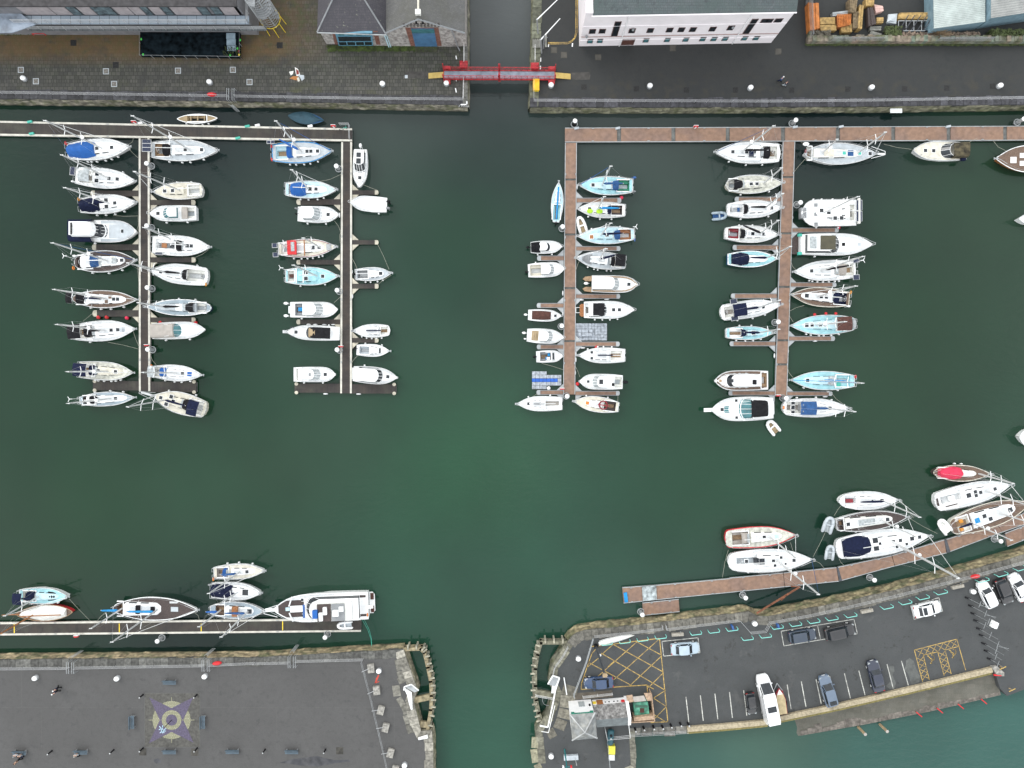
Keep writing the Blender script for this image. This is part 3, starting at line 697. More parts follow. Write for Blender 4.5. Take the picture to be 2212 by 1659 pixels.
wall('quay_wall', 'tan stone quay wall below the south-west pier', SWt[:6], (.29, .235, .145), (.085, .085, .078), 1.3, -1)
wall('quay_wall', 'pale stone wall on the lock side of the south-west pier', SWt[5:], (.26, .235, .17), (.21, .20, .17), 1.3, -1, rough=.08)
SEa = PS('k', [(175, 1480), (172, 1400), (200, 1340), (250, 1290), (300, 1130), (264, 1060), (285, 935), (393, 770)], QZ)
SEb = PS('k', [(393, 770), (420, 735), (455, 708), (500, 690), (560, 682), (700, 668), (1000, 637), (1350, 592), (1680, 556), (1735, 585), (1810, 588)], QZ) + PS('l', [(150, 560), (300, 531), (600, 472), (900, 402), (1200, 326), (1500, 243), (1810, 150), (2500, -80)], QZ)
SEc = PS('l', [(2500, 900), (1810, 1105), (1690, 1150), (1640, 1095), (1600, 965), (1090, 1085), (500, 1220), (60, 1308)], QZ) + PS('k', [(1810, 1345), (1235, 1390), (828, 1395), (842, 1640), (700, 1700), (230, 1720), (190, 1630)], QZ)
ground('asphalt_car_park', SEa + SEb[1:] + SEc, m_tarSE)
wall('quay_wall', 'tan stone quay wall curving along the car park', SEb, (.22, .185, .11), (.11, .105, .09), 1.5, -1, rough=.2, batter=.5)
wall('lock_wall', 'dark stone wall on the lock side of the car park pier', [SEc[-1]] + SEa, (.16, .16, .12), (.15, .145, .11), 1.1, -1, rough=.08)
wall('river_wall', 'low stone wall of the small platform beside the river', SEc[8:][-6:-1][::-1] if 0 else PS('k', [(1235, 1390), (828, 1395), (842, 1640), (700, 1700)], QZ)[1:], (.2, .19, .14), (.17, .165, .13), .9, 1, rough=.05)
# parapet above the slipway and the sloping stone slip itself
pp = PS('k', [(1240, 1372), (1500, 1352), (1810, 1322)], QZ + .5) + PS('l', [(60, 1300), (500, 1208), (1000, 1092), (1585, 950)], QZ + .5)
qq = resample([Vector((p.x, p.y)) for p in pp], 1.3); mb = MB(); my = MB()
for a, e in zip(qq, qq[1:]):
 d = (e - a).normalized(); n_ = Vector((d.y, -d.x)); k_ = random.uniform(.9, 1.1)
 mb.prism([tuple(a - n_ * .0), tuple(e - n_ * .0), tuple(e - n_ * -.75), tuple(a - n_ * -.75)], QZ - .2, QZ + .45, (.34 * k_, .29 * k_, .2 * k_))
 my.prism([tuple(a + n_ * .75), tuple(e + n_ * .75), tuple(e + n_ * 1.2), tuple(a + n_ * 1.2)], QZ - 1.8, QZ + .12, (.20 * k_, .17 * k_, .06 * k_))
o = thing('parapet_wall', 'long low tan stone parapet along the river side of the car park', 'wall', (qq[0].x, qq[0].y, QZ)); off = o.location
for M_, nm in ((mb, 'parapet'), (my, 'mossy_ledge')):
 M_.v = [(a - off.x, b_ - off.y, c - off.z) for a, b_, c in M_.v]; M_.build(nm, mat('parapet_stone', (.3, .26, .2), rough=.85, var=.2, scale=3, vcol=True, detail=8), o)
inn = [('l', 1595, 975, 1.5), ('l', 1090, 1090, .9), ('l', 500, 1222, .3), ('l', 60, 1312, -.1), ('k', 1600, 1360, -.35)]
ou = [('l', 1645, 1142, 1.2), ('l', 1150, 1258, .75), ('l', 700, 1348, .25), ('l', 230, 1430, .02), ('k', 1600, 1480, -.5)]
rings = []
for a, e in zip(inn, ou):
 p0, p1 = P(*a[:3], a[3]), P(*e[:3], e[3]); rings.append([p0 + (p1 - p0) * f for f in (0, .33, .66, 1)] + [p1 + Vector((0, 0, -2)), p0 + Vector((0, 0, -2))])
R2 = []
for a, e in zip(rings, rings[1:]):
 for i in range(10): R2.append([x + (y - x) * i / 10 for x, y in zip(a, e)])
R2.append(rings[-1]); mb = MB(); mb.loft(R2, True, True, True)
o = mb.build('slipway', paving('slip_stone', (.10, .098, .082), (.125, .12, .10), (.07, .07, .052), 1.3, .8, tints=((.4, .65, .3, (.075, .072, .055), 'MIX', None), (.5, .7, 1.5, (.13, .12, .10), 'MIX', None)), msize=.012)); tag(o, kind='structure')
mb = MB(); e2 = [P(*e[:3], e[3]) for e in ou[:4]]
for a, e in zip(e2, e2[1:]):
 n = 9
 for i in range(n):
  p0 = a + (e - a) * i / n; p1 = a + (e - a) * (i + .96) / n; k_ = random.uniform(.75, 1.25); d = (p1 - p0).normalized(); nn = Vector((-d.y, d.x, 0)) * (-1) * random.uniform(.6, 1.4)
  mb.add([p0 + Vector((0, 0, .03)), p1 + Vector((0, 0, .03)), p1 + nn + Vector((0, 0, .05)), p0 + nn + Vector((0, 0, .05))], [(0, 1, 2, 3)], (.13 * k_, .115 * k_, .10 * k_))
o = mb.build('slipway_edging', m_cope); tag(o, kind='structure')
# worn outer strip of pavement behind the railings, inner kerb stones of the lock side
def blocks(label, t, pts, w_, col, name='stone_kerb', z=QZ, hgt=.035, step=1.5, jit=.2, cat='kerb'):
 q = resample([P(t, x, y, z).xy.to_3d() for x, y in pts], step); mb = MB()
 for a, e in zip(q, q[1:]):
  d = (e - a).normalized(); n_ = Vector((d.y, -d.x, 0)); k_ = random.uniform(.7, 1.3); w2 = w_ * random.uniform(1 - jit, 1 + jit); g = (e - a) * .03
  mb.prism([tuple((a + g).xy), tuple((e - g).xy), tuple((e - g + n_ * w2).xy), tuple((a + g + n_ * w2).xy)], z - .1, z + hgt * random.uniform(.6, 1.3), tuple(c * k_ for c in col))
 return tag(mb.build(name, m_cope), label, cat)
blocks('row of pale worn kerb stones beside the south-west lock edge', 'j', [(1020, 885), (1055, 1050), (1015, 1070), (1025, 1150), (1062, 1210), (1125, 1405)], 1.0, (.14, .135, .115))
blocks('rough kerb stones beside the white handrail of the lock house quay', 'k', [(368, 1060), (345, 1140), (335, 1230), (318, 1300), (290, 1370), (235, 1400)], -1.7, (.16, .15, .12), jit=.35)
blocks('thin pale kerb along the tip of the lock house quay', 'k', [(186, 1440), (182, 1520), (196, 1620), (215, 1655)], 1.0, (.20, .19, .13))
blocks('kerb stones under the black posts by the river railing', 'k', [(830, 1378), (1235, 1362)], 1.3, (.14, .135, .12), step=1.6)
# ================================================================ timber guard frames of the two lock entrances
def guard(label, t, pts, tooth, side=1, z=1.9, col='tan', cross=(), teeth=None):
 root = thing('lock_guard_frame', label, 'timber fender', P(t, *pts[0], 0)); o = root.location; mb = MB(); tt = MB()
 wp = [P(t, x, y, z) for x, y in pts]
 for a, e in zip(wp, wp[1:]):
  d = (e - a); L_ = d.length; d.normalize(); n_ = Vector((d.y, -d.x, 0)) * side
  mb.obox(((a + e) / 2 - o).xy.to_tuple() + (z - .35,), (L_ + .3, .5, .35), math.atan2(d.y, d.x)); mb.obox(((a + e) / 2 - o).xy.to_tuple() + (.3,), (L_ + .3, .3, .3), math.atan2(d.y, d.x))
  n = max(2, round(L_ / tooth))
  for i in range(n):
   p = a + d * (L_ * (i + .5) / n) + n_ * .32 - o; tt.obox((p.x, p.y, -1), (.26, .34, z + 1.05), math.atan2(d.y, d.x))
   tt.obox((p.x + n_.x * .05, p.y + n_.y * .05, z + .05), (.22, .75, .14), math.atan2(d.y, d.x))
 for (x0, y0, x1, y1) in cross:
  a, e = P(t, x0, y0, z) - o, P(t, x1, y1, z) - o; c = (a + e) / 2; d = e - a; mb.obox((c.x, c.y, z - .5), (d.length, .9, .45), math.atan2(d.y, d.x))
 mb.build('walkway_beam', mat(col + '_timber', {'tan': (.25, .21, .13), 'greyt': (.16, .155, .11)}[col], rough=.85, var=.3, scale=2), root); tt.build('fender_post', mat('post_timber', (.30, .285, .22), rough=.85, var=.3, scale=2), root)
guard('mossy timber guard frame around the lock mouth beside the south-west pier', 'j', [(1045, 822), (1165, 818), (1190, 845), (1215, 950), (1235, 1050), (1240, 1150), (1235, 1250), (1212, 1390)], 1.3, -1, cross=((1105, 1185, 1235, 1158), (1160, 1352, 1215, 1358)))
guard('dark stone guard frame with pale posts beside the car park pier', 'k', [(390, 775), (205, 775), (182, 860), (165, 960), (165, 1080), (172, 1180), (190, 1270), (210, 1335)], 1.3, 1, col='greyt', cross=((168, 1128, 300, 1150),))
# ================================================================ pontoons
m_darkdeck = paving('dark_decking', (.030, .026, .025), (.043, .036, .034), (.018, .016, .016), 30, .14, tints=((.4, .7, .6, (.060, .045, .035), 'MIX', None), (.55, .72, 2, (.06, .055, .05), 'MIX', None)), rough=.8, dark=.35)
m_darkdeckV = paving('dark_decking_cross', (.030, .027, .026), (.047, .040, .037), (.016, .015, .015), .14, 30, tints=((.4, .7, .6, (.060, .048, .038), 'MIX', None), (.5, .7, .35, (.065, .065, .05), 'MIX', None)), rough=.8, dark=.35)
m_reddeck = mat('red_decking', (.235, .145, .10), rough=.75, var=.12, scale=1.6, detail=8, tint=(.20, .13, .10), tscale=.35)
m_edge = mat('pontoon_edge', (.55, .53, .47), rough=.6, var=.12, scale=1.2); m_conc = mat('float_concrete', (.12, .125, .12), rough=.85, var=.25); m_dkmetal = mat('dark_metal', (.05, .055, .065), rough=.5, var=.2)
def quadstrip(root, a0, a1, b0, b1, z0, z1, name, m, inset=0):
 """a0->a1 one long edge, b0->b1 the other"""
 o = root.location; mb = MB(); pts = [a0, a1, b1, b0]; c = sum(pts, Vector()) / 4
 mb.prism([tuple((p + (c - p) * inset - o).xy) for p in pts], z0, z1); return mb.build(name, m, root)
def pontoon(t, A0, A1, B0, B1, label, kind, joints=(), group=None, name='pontoon', z=.55, edge=.28, cat='pontoon', ends=False):
 a0, a1, b0, b1 = [P(t, *p, z) for p in (A0, A1, B0, B1)]; root = thing(name, label, cat, ((a0 + b0) / 2).xy.to_3d(), 0, group); o = root.location; ax = (a1 - a0).normalized(); cr_ = (b0 - a0).normalized()
 horizontal = abs(ax.x) > abs(ax.y)
 quadstrip(root, a0 + cr_ * .06, a1 + cr_ * .06, b0 - cr_ * .06, b1 - cr_ * .06, -.4, z - .14, 'float', m_conc)
 if kind == 'dark':
  quadstrip(root, a0 + cr_ * edge, a1 + cr_ * edge, b0 - cr_ * edge, b1 - cr_ * edge, z - .12, z, 'deck', m_darkdeckV if horizontal else m_darkdeck)
  for (p0, p1, s_) in ((a0, a1, 1), (b0, b1, -1)): quadstrip(root, p0, p1, p0 + cr_ * s_ * edge, p1 + cr_ * s_ * edge, z - .13, z + .06, 'edge_board', m_edge)
 elif kind == 'finger':
  quadstrip(root, a0, a1, b0, b1, z - .13, z, 'deck', m_darkdeckV if horizontal else m_darkdeck)
 else:
  js = [0.] + list(joints) + [1.]; e = .1
  for j0, j1 in zip(js, js[1:]):
   f0, f1 = j0 + (.004 if j0 > 0 else 0), j1 - (.004 if j1 < 1 else 0)
   quadstrip(root, a0.lerp(a1, f0) + cr_ * e, a0.lerp(a1, f1) + cr_ * e, b0.lerp(b1, f0) - cr_ * e, b0.lerp(b1, f1) - cr_ * e, z - .12, z, 'deck_section', m_reddeck)
  for (p0, p1, s_) in ((a0, a1, 1), (b0, b1, -1)): quadstrip(root, p0, p1, p0 + cr_ * s_ * e, p1 + cr_ * s_ * e, z - .13, z + .04, 'edge_board', C['galv'] if kind == 'red' else C['grey'])
 # cleats along both sides
 n = 0 if 'finger' in name else max(2, int((a1 - a0).length / 8)); c0 = None
 for i in range(n):
  for (p0, p1, s_) in ((a0, a1, 1), (b0, b1, -1)):
   p = p0.lerp(p1, (i + .5) / n) + cr_ * s_ * .16 - o
   if c0 is None: c0 = MB().box(-.17, .17, -.045, .045, .04, .13).build('cleat', 'galv', root); c0.location = (p.x, p.y, z); c0.rotation_euler = (0, 0, math.atan2(ax.y, ax.x))
   else: copy_obj(c0, root, (p.x, p.y, z))
 return root
WALK = 'the westmost walkway'
pontoon('D', (-60, 260), (760.5, 277.5), (-60, 292), (760.5, 305.5), 'long dark decked pontoon with white edges below the north-west quay', 'dark')
pontoon('D', (300, 299), (300.4, 845), (323, 299), (324.7, 845), 'dark walkway with white edges, the westmost of the four walkways', 'dark', name='walkway_pontoon', group='pontoon walkways')
pontoon('D', (737.3, 307), (735, 849.5), (760.5, 307), (760, 849.5), 'dark walkway with white edges, second of the four walkways from the west', 'dark', name='walkway_pontoon', group='pontoon walkways')
pontoon('D', (-60, 1345), (779.7, 1335.5), (-60, 1373), (779.7, 1364.5), 'long dark pontoon with yellow cross lines above the south-west quay', 'dark')
tot = 2212 + 90 - 1220.5; jj = [((x / 4 + 1106) - 1220.5) / tot for x in (925, 1395, 1865)] + [((x / 4 + 1659) - 1220.5) / tot for x in (130, 605, 1083, 1562, 2050)]
pontoon('D', (1220.5, 276), (2302, 271.5), (1220.5, 307.5), (2302, 303), 'long reddish brown pontoon below the north-east quay', 'red', jj)
pontoon('D', (1220.5, 308.5), (1216.5, 852), (1246, 308.5), (1242.5, 852), 'reddish brown walkway, third of the four walkways from the west', 'red', (.145, .363, .576, .787), 'pontoon walkways', 'walkway_pontoon')
pontoon('D', (1691, 305), (1673.7, 855.7), (1717.5, 305), (1700, 855.7), 'reddish brown walkway, the eastmost of the four walkways', 'red', (.14, .36, .57, .78, .875), 'pontoon walkways', 'walkway_pontoon')
ENDM = mat('finger_end', (.45, .42, .34), rough=.7, var=.2)
def finger(t, x0, x1, y0, y1, label, kind, wide=False, dy=0):
 """x0 root end at the walkway, x1 free end"""
 z = .5; r_ = pontoon(t, (x0, y0), (x1, y0 + dy), (x0, y1), (x1, y1 + dy), label, 'finger' if kind == 'dark' else 'redf', group='mooring fingers', name='finger_pontoon', z=z, cat='mooring finger')
 o = r_.location; sg = 1 if x1 > x0 else -1; w_ = abs(P(t, x0, y0, z).y - P(t, x0, y1, z).y); pe = (P(t, x1, y0 + dy, z) + P(t, x1, y1 + dy, z)) / 2 - o
 if not wide:
  k = MB(); n = 8; k.prism([(pe.x + sg * w_ * .32 * math.sin(math.pi * i / n) if 1 else 0, pe.y + w_ / 2 * math.cos(math.pi * i / n)) for i in range(n + 1)] + [(pe.x - sg * .35, pe.y - w_ / 2), (pe.x - sg * .35, pe.y + w_ / 2)], z - .16, z + .05); k.build('end_cap', ENDM if kind == 'dark' else C['galv'], r_)
  pr = (P(t, x0, y0, z) + P(t, x0, y1, z)) / 2 - o; k = MB()
  for s_ in (-1, 1): k.prism([(pr.x + sg * .02, pr.y + s_ * (w_ / 2 + .02)), (pr.x + sg * 1.0, pr.y + s_ * (w_ / 2 + .02)), (pr.x + sg * .02, pr.y + s_ * (w_ / 2 + .95))], z - .15, z + .02)
  k.build('bracket', ENDM if kind == 'dark' else C['galv'], r_)
 else:
  k = MB()
  for y_ in (-1, 1): k.tube((pe.x - sg * .3, pe.y + y_ * (w_ / 2 - .02), z), (pe.x - sg * .3, pe.y + y_ * (w_ / 2 - .02), z + .12), .28, None, 8)
  k.build('corner_fender', ENDM, r_)
FG = [('e', 960, 640, -10, 30, 'dark', 'first dark finger on the west side of the westmost walkway'), ('e', 960, 650, 362, 403, 'dark', 'second dark finger on the west side of the westmost walkway'), ('e', 960, 655, 818, 862, 'dark', 'dark finger with red buoys on the west side of the westmost walkway'),
      ('e', 1042, 1340, 55, 90, 'dark', 'first dark finger on the east side of the westmost walkway'), ('e', 1042, 1342, 452, 487, 'dark', 'second dark finger on the east side of the westmost walkway'), ('e', 1042, 1342, 868, 900, 'dark', 'third dark finger on the east side of the westmost walkway'),
      ('f', 583, 292, 50, 88, 'dark', 'first dark finger on the west side of the second walkway'), ('f', 583, 290, 470, 502, 'dark', 'second dark finger on the west side of the second walkway'), ('f', 583, 290, 882, 915, 'dark', 'third dark finger on the west side of the second walkway, lined with white fenders'),
      ('f', 665, 838, -12, 18, 'dark', 'short dark finger by the white cabin cruiser, east side of the second walkway'), ('f', 665, 838, 333, 363, 'dark', 'short empty dark finger, second on the east side of the second walkway'), ('f', 665, 838, 635, 668, 'dark', 'short dark finger just below the small grey yacht'), ('f', 665, 838, 1010, 1042, 'dark', 'lowest short dark finger on the east side of the second walkway'),
      ('g', 445, 745, 40, 76, 'red', 'first brown finger on the east side of the third walkway'), ('g', 443, 740, 375, 408, 'red', 'second brown finger on the east side of the third walkway'), ('g', 442, 738, 705, 738, 'red', 'third brown finger on the east side of the third walkway'), ('g', 440, 735, 1035, 1068, 'red', 'fourth brown finger on the east side of the third walkway, below the grey float dock'), ('g', 438, 735, 1376, 1408, 'red', 'last brown finger on the east side of the third walkway'),
      ('g', 358, 185, 440, 476, 'red', 'first short brown finger on the west side of the third walkway'), ('g', 357, 182, 768, 802, 'red', 'second short brown finger on the west side of the third walkway'), ('g', 356, 182, 1055, 1088, 'red', 'third short brown finger on the west side of the third walkway'), ('g', 355, 180, 1370, 1403, 'red', 'last short brown finger on the west side of the third walkway'),
      ('g', 1858, 1552, 33, 68, 'red', 'first brown finger on the west side of the eastmost walkway'), ('g', 1843, 1538, 366, 402, 'red', 'second brown finger on the west side of the eastmost walkway'), ('g', 1832, 1526, 702, 737, 'red', 'third brown finger on the west side of the eastmost walkway'), ('g', 1822, 1516, 1033, 1066, 'red', 'fourth brown finger on the west side of the eastmost walkway'), ('g', 1818, 1508, 1375, 1407, 'red', 'last brown finger on the west side of the eastmost walkway'),
      ('h', 163, 478, 247, 280, 'red', 'first brown finger on the east side of the eastmost walkway, below the catamaran'), ('h', 150, 462, 625, 658, 'red', 'second brown finger on the east side of the eastmost walkway'), ('h', 140, 452, 997, 1030, 'red', 'third brown finger on the east side of the eastmost walkway'), ('h', 130, 436, 1380, 1410, 'red', 'last brown finger on the east side of the eastmost walkway')]
for t_, x0, x1, y0, y1, kd, lb in FG: finger(t_, x0, x1, y0, y1, lb, kd)
for t_, x0, x1, y0, y1, lb in (('e', 959, 643, 1308, 1372, 'wide dark end platform left of the westmost walkway foot'), ('e', 1042, 1357, 1312, 1385, 'wide dark end platform right of the westmost walkway foot'), ('f', 582, 267, 1326, 1388, 'wide dark end platform left of the second walkway foot'), ('f', 663, 970, 1330, 1394, 'wide dark end platform right of the second walkway foot')):
 finger(t_, x0, x1, y0, y1, lb, 'dark', True)
# yellow cross lines on the south-west pontoon
k = MB()
for t_, x in (('i', 100), ('i', 843), ('i', 1422), ('j', 188)):
 p = P(t_, x, 640 if t_ == 'i' else 620, .56); k.box(p.x - .07, p.x + .07, p.y - 1.45 + .0, p.y + .05, .553, .557)
tag(k.build('painted_line', 'yellow', origin=(0, 0, 0)), kind='structure')
# the curved south-east pontoon: sections linked by dark hinge plates
segs = [('k', (780, 382), (1022, 365), (790, 495), (1028, 470)), ('k', (1022, 365), (1540, 318), (1028, 470), (1547, 418)), ('m', (132, 1122), (508, 1086), (138, 1226), (520, 1187)), ('m', (512, 1086), (886, 1048), (524, 1187), (902, 1148)),
  ('m', (895, 1046), (1275, 965), (925, 1142), (1298, 1040)), ('m', (1280, 963), (1648, 852), (1302, 1040), (1664, 948)), ('m', (1660, 850), (2015, 738), (1690, 938), (2060, 800)), ('m', (2020, 735), (2500, 560), (2062, 800), (2520, 640))]
for i, (t_, A0, A1, B0, B1) in enumerate(segs):
 pontoon(t_, A0, A1, B0, B1, ORD[i] + ' reddish section of the curved pontoon counted from its free western end', 'red', group='sections of the curved pontoon', name='pontoon_section')
pontoon('m', (2080, 806), (2500, 640), (2096, 902), (2510, 740), 'reddish landing platform below the curved pontoon at the right edge', 'red', name='pontoon_section')
pontoon('k', (922, 490), (1178, 464), (928, 582), (1185, 555), 'small reddish side platform below the free end of the curved pontoon', 'red', name='pontoon_section')
for t_, pts, lb in (('m', [(887, 1050), (897, 1048), (924, 1141), (903, 1147)], 'dark hinge plate in the curved pontoon below the middle raft stern'), ('m', [(1646, 856), (1662, 850), (1690, 938), (1666, 946)], 'dark hinge plate in the curved pontoon under the long leaning mast')):
 k = MB(); k.prism([tuple(P(t_, *p, .5).xy) for p in pts], .3, .62); tag(k.build('hinge_plate', m_dkmetal), lb, 'hinge plate')
k = MB(); k.prism([tuple(P('k', *p, .6).xy) for p in ((918, 376), (1018, 368), (1024, 466), (925, 478))], .56, .72); tag(k.build('access_ramp', mat('ramp_grating', (.30, .34, .35), rough=.4, var=.4, scale=2)), 'grey metal grating plate on the curved pontoon near its free end', 'ramp')
k = MB(); k.prism([tuple(P('k', *p, .6).xy) for p in ((788, 420), (812, 416), (820, 484), (796, 488))], .56, .75); tag(k.build('float_pad', 'cyanblue'), 'blue pad at the very end of the curved pontoon', 'pad')
# ================================================================ piles
for i, (t_, x, y, h_, lb) in enumerate([('a', 1325, 1445, 2.0, 'pile beside the westmost walkway near its head'), ('e', 1062, 252, 2.0, 'second pile down the westmost walkway'), ('e', 1065, 672, 2.0, 'third pile down the westmost walkway'), ('e', 1068, 1092, 2.0, 'lowest pile beside the westmost walkway'),
 ('b', 722, 1468, 2.0, 'pile west of the second walkway near its head'), ('f', 583, 690, 2.0, 'middle pile west of the second walkway'), ('f', 583, 1094, 2.0, 'lowest pile west of the second walkway'),
 ('c', 535, 1085, 2.0, 'pile at the west corner of the long brown pontoon'), ('d', 195, 1078, 2.0, 'pile behind the long brown pontoon above the fourth walkway'), ('d', 2130, 1068, 2.0, 'pile behind the long brown pontoon at the right edge'),
 ('g', 344, 258, 2.0, 'upper pile west of the third walkway'), ('g', 338, 932, 2.0, 'middle pile west of the third walkway'), ('g', 374, 1410, 2.0, 'pile at the foot of the third walkway'), ('h', 188, 94, 2.0, 'pile beside the catamaran bow'), ('h', 38, 905, 2.0, 'pile west of the eastmost walkway'), ('h', 92, 1424, 2.0, 'pile at the foot of the eastmost walkway'),
 ('i', 1158, 728, 2.0, 'pile on the south side of the south-west pontoon, left one'), ('j', 512, 702, 2.0, 'pile on the south side of the south-west pontoon, right one'), ('k', 905, 545, 2.0, 'pile beside the small side platform'), ('k', 1622, 428, 2.0, 'first pile below the curved pontoon from its free end'), ('m', 1108, 1112, 2.0, 'second pile below the curved pontoon from its free end'), ('m', 1985, 842, 2.0, 'third pile below the curved pontoon from its free end')]):
 p = P(t_, x, y, 0); r_ = thing('mooring_pile', 'white capped steel ' + lb, 'mooring pile', p, 0, 'mooring piles'); k = MB(); k.tube((0, 0, -2), (0, 0, h_), .28, None, 12); k.build('pile_shaft', 'galv' if i != 7 else 'rubber', r_)
 k = MB(); k.tube((0, 0, h_), (0, 0, h_ + .12), .34, None, 12); k.tube((0, 0, h_ + .12), (0, 0, h_ + .4), .34, .06, 12); k.build('pile_cap', 'white', r_)
 k = MB(); k.torus((0, 0, .6), .48, .07, 12, 5); k.build('pile_guide', 'galv', r_)
# modular float docks
def floatdock(t, x0, x1, y0, y1, nx, ny, label, skip=None, blue=None):
 p0, p1 = P(t, x0, y0, .4), P(t, x1, y1, .4); root = thing('float_dock', label, 'floating dock', (p0.x, p1.y, 0)); mb = MB(); bl = MB(); w_ = (p1.x - p0.x) / nx; h_ = (p0.y - p1.y) / ny
 for i in range(nx):
  for j in range(ny):
   if skip and skip(i, j): continue
   M_ = bl if blue and blue(i, j) else mb; a = (i + .5) * w_, (j + .5) * h_, -.1
   z1 = .44 + random.uniform(-.02, .02); M_.obox(a, (w_ * .93, h_ * .93, z1), 0)
 mb.build('float_cube', mat('float_plastic', (.30, .33, .37), rough=.5, var=.25, scale=2.5), root)
 if blue: bl.build('float_cube', mat('float_plastic_blue', (.01, .09, .42), rough=.4, var=.2), root)
 return root
r_ = floatdock('g', 442, 658, 908, 1027, 10, 6, 'grey modular float dock with raised blocks in a berth of the third walkway')
k = MB(); [k.obox((.6 + .55 * (i % 4) + random.uniform(-.05, .05), .9 + .55 * (i // 4), .34), (.5, .5, .3), 0) for i in range(8)]; k.build('raised_block', mat('float_plastic', (0, 0, 0)), r_)
floatdock('g', 138, 342, 1240, 1364, 8, 5, 'grey float dock with a row of bright blue blocks, west of the third walkway', skip=lambda i, j: (j == 4 and i > 3) or (j == 0 and i > 3), blue=lambda i, j: j == 2 and i < 7)
# lifebuoy stands, fenders fixed to the pontoons, ladders
for t_, x, y, lb in (('a', 1165, 1060, 'on the north edge of the dark pontoon, left one'), ('b', 672, 1095, 'near the bicycle at the pontoon corner'), ('e', 1022, 1062, 'beside the lowest pile of the westmost walkway'), ('f', 590, 1070, 'low on the second walkway'), ('c', 1585, 1100, 'on the long brown pontoon'), ('i', 548, 722, 'on the south edge of the south-west pontoon'), ('g', 346, 1362, 'by the blue float dock'), ('h', 66, 1408, 'at the foot of the eastmost walkway')):
 p = P(t_, x, y, 1.0); r_ = thing('lifebuoy_stand', 'red lifebuoy on a white stand ' + lb, 'lifebuoy', (p.x, p.y, .55), 0, 'lifebuoy stands'); k = MB(); k.box(-.1, .1, -.1, .1, 0, .9); k.box(-.35, .35, .1, .16, .3, 1.0); k.build('stand', 'white', r_); k = MB(); k.torus((0, -.02, .75), .3, .09, 14, 6, 'y'); k.build('lifebuoy', 'red', r_)
# ================================================================ the fleet: west walkway, west side (bow to the right)
b = sail('a', (585, 1308), (1128, 1268), 178, 'white yacht under a bright royal blue cockpit cover beside the long pontoon', deck='white', hull='white', ws=.7, tent=(600, 825), cock=(.08, .34),
     mast=890, tip=(393, 1042), radar=True, hatches=(850, 975), fn=6, cover=None, boom=False, wheel=None)
b.horseshoe(1.1, 'red')
b = sail('a', (1312, 1298), (1888, 1300), 178, 'pale grey decked yacht with black sprayhood and three-panel solar array over the walkway', deck='palegrey', ws=.72, cab=(.3, .8), cabcol='white', hood=(1425, 1505), hoodcol='black',
     mast=1645, tip=(1150, 1002), radar=True, cover=None, boomlen=4.6, wheel=.1, cockcol='teaklight', cock=(.05, .28), hatches=(1610, 1750), fn=4)
b.solar(1226, 1204, 1306, 1310, 2.2, 3)
b = sail('a', (655, 1522), (1175, 1565), 170, 'white yacht with translucent grey bimini and one small solar panel astern', ws=.74, bim=(735, 825), bimcol='clear', cab=(.3, .82), mast=950, tip=(540, 1340),
     cover=None, boom=False, hatches=((850, .5), (850, -.5), 953, 1024), fn=2, fside=1, wheel=.12)
b.solar(606, 1440, 645, 1515, 2.2, 1); b.dark(.06, .16, .4, 'clear', name='cockpit_table'); b.outboard(-.9, 'white', .8)
b = sail('e', (556, 95), (946, 70), 128, 'white yacht with domed navy cockpit tent and brown deck hatches', ws=.74, tent=(565, 690), tentcol='navy', mast=762, tip=(452, -30), cover='navy', boomlen=2.4, cock=(.06, .3),
     hatches=((745, .5), (745, -.5), 803), fn=4, radar=True); b.horseshoe(.9, 'amber')
b = motor('e', (560, 270), (950, 272), 152, 'flybridge motor yacht with white hardtop, navy stern canopy and grey foredeck', ws=.9, rnd=0, hatches=(850,), fn=1, p=2.2, fb=1.35)
b.arc('stern_canopy', 492, 650, b.B * .98, b.B * 1.0, .9, 1.0, 'navy', flat=.35)
b.house(600, 750, .62, 1.5, rake=1.3); k = b.dark(755, 930, .62, 'palegrey'); b.house(542, 700, .66, .5, rake=.3, z0=1.65, glass='white'); b.box('radar_arch', 'black', 556, 566, -1, .8, .1, 2.4)
b.box('sunroof', 'glass', 706, 722, -.6, .6, .2, .9); b.ring(.35, .92, .12, .35, 'palegrey')
b = sail('e', (515, 488), (945, 470), 148, 'cruising yacht with dark teak decks, blue sprayhood and white outboard on its rail', deck='teakdark', ws=.5, rnd=.08, cab=(.12, .82), cabw=.6, hood=(642, 708), hoodcol='midblue',
     mast=750, tip=(366, 352), radar=True, cover=None, boomlen=3.4, furl='midblue', cockcol='teakdark', cock=(.05, .3), hatches=((790, .35, .5, 'cream'), 812, 850), fn=3, wheel=.1)
b.windgen(); b.outboard(.95, 'white', 1.0, .2); b.horseshoe(-.9, 'orange'); b.dark(.62, .7, .25, 'clear', .12, 'deck_locker')
b = sail('e', (502, 738), (955, 745), 122, 'classic yacht with brown teak deck, white coachroof and black cockpit cover', deck='teak', ws=.35, rnd=.08, cab=(.2, .82), cabw=.62, hood=(545, 615), hoodcol='black', mast=748, tip=(378, 674), cover='navy',
     boomlen=2.9, radar=True, cockcol='teakdark', hatches=((770, .3, .5, 'teak'), (745, -.4, .5, 'teak'), 795, 822), fn=4, wheel=.08, cock=(.06, .24)); b.bimini(505, 545, 'black', w=1.6)
b = sail('e', (512, 972), (942, 946), 142, 'white yacht with navy bimini, black boom cover and pale outboard astern', ws=.7, bim=(515, 600), bimcol='black', hood=(600, 660), hoodcol='black', mast=735, tip=(396, 916), cover='black', boomlen=2.7, radar=True,
     hatches=(778, 823), fn=1, cock=(.06, .32)); b.outboard(-.9, 'white', .9); b.dark(835, 870, .22, 'palegrey')
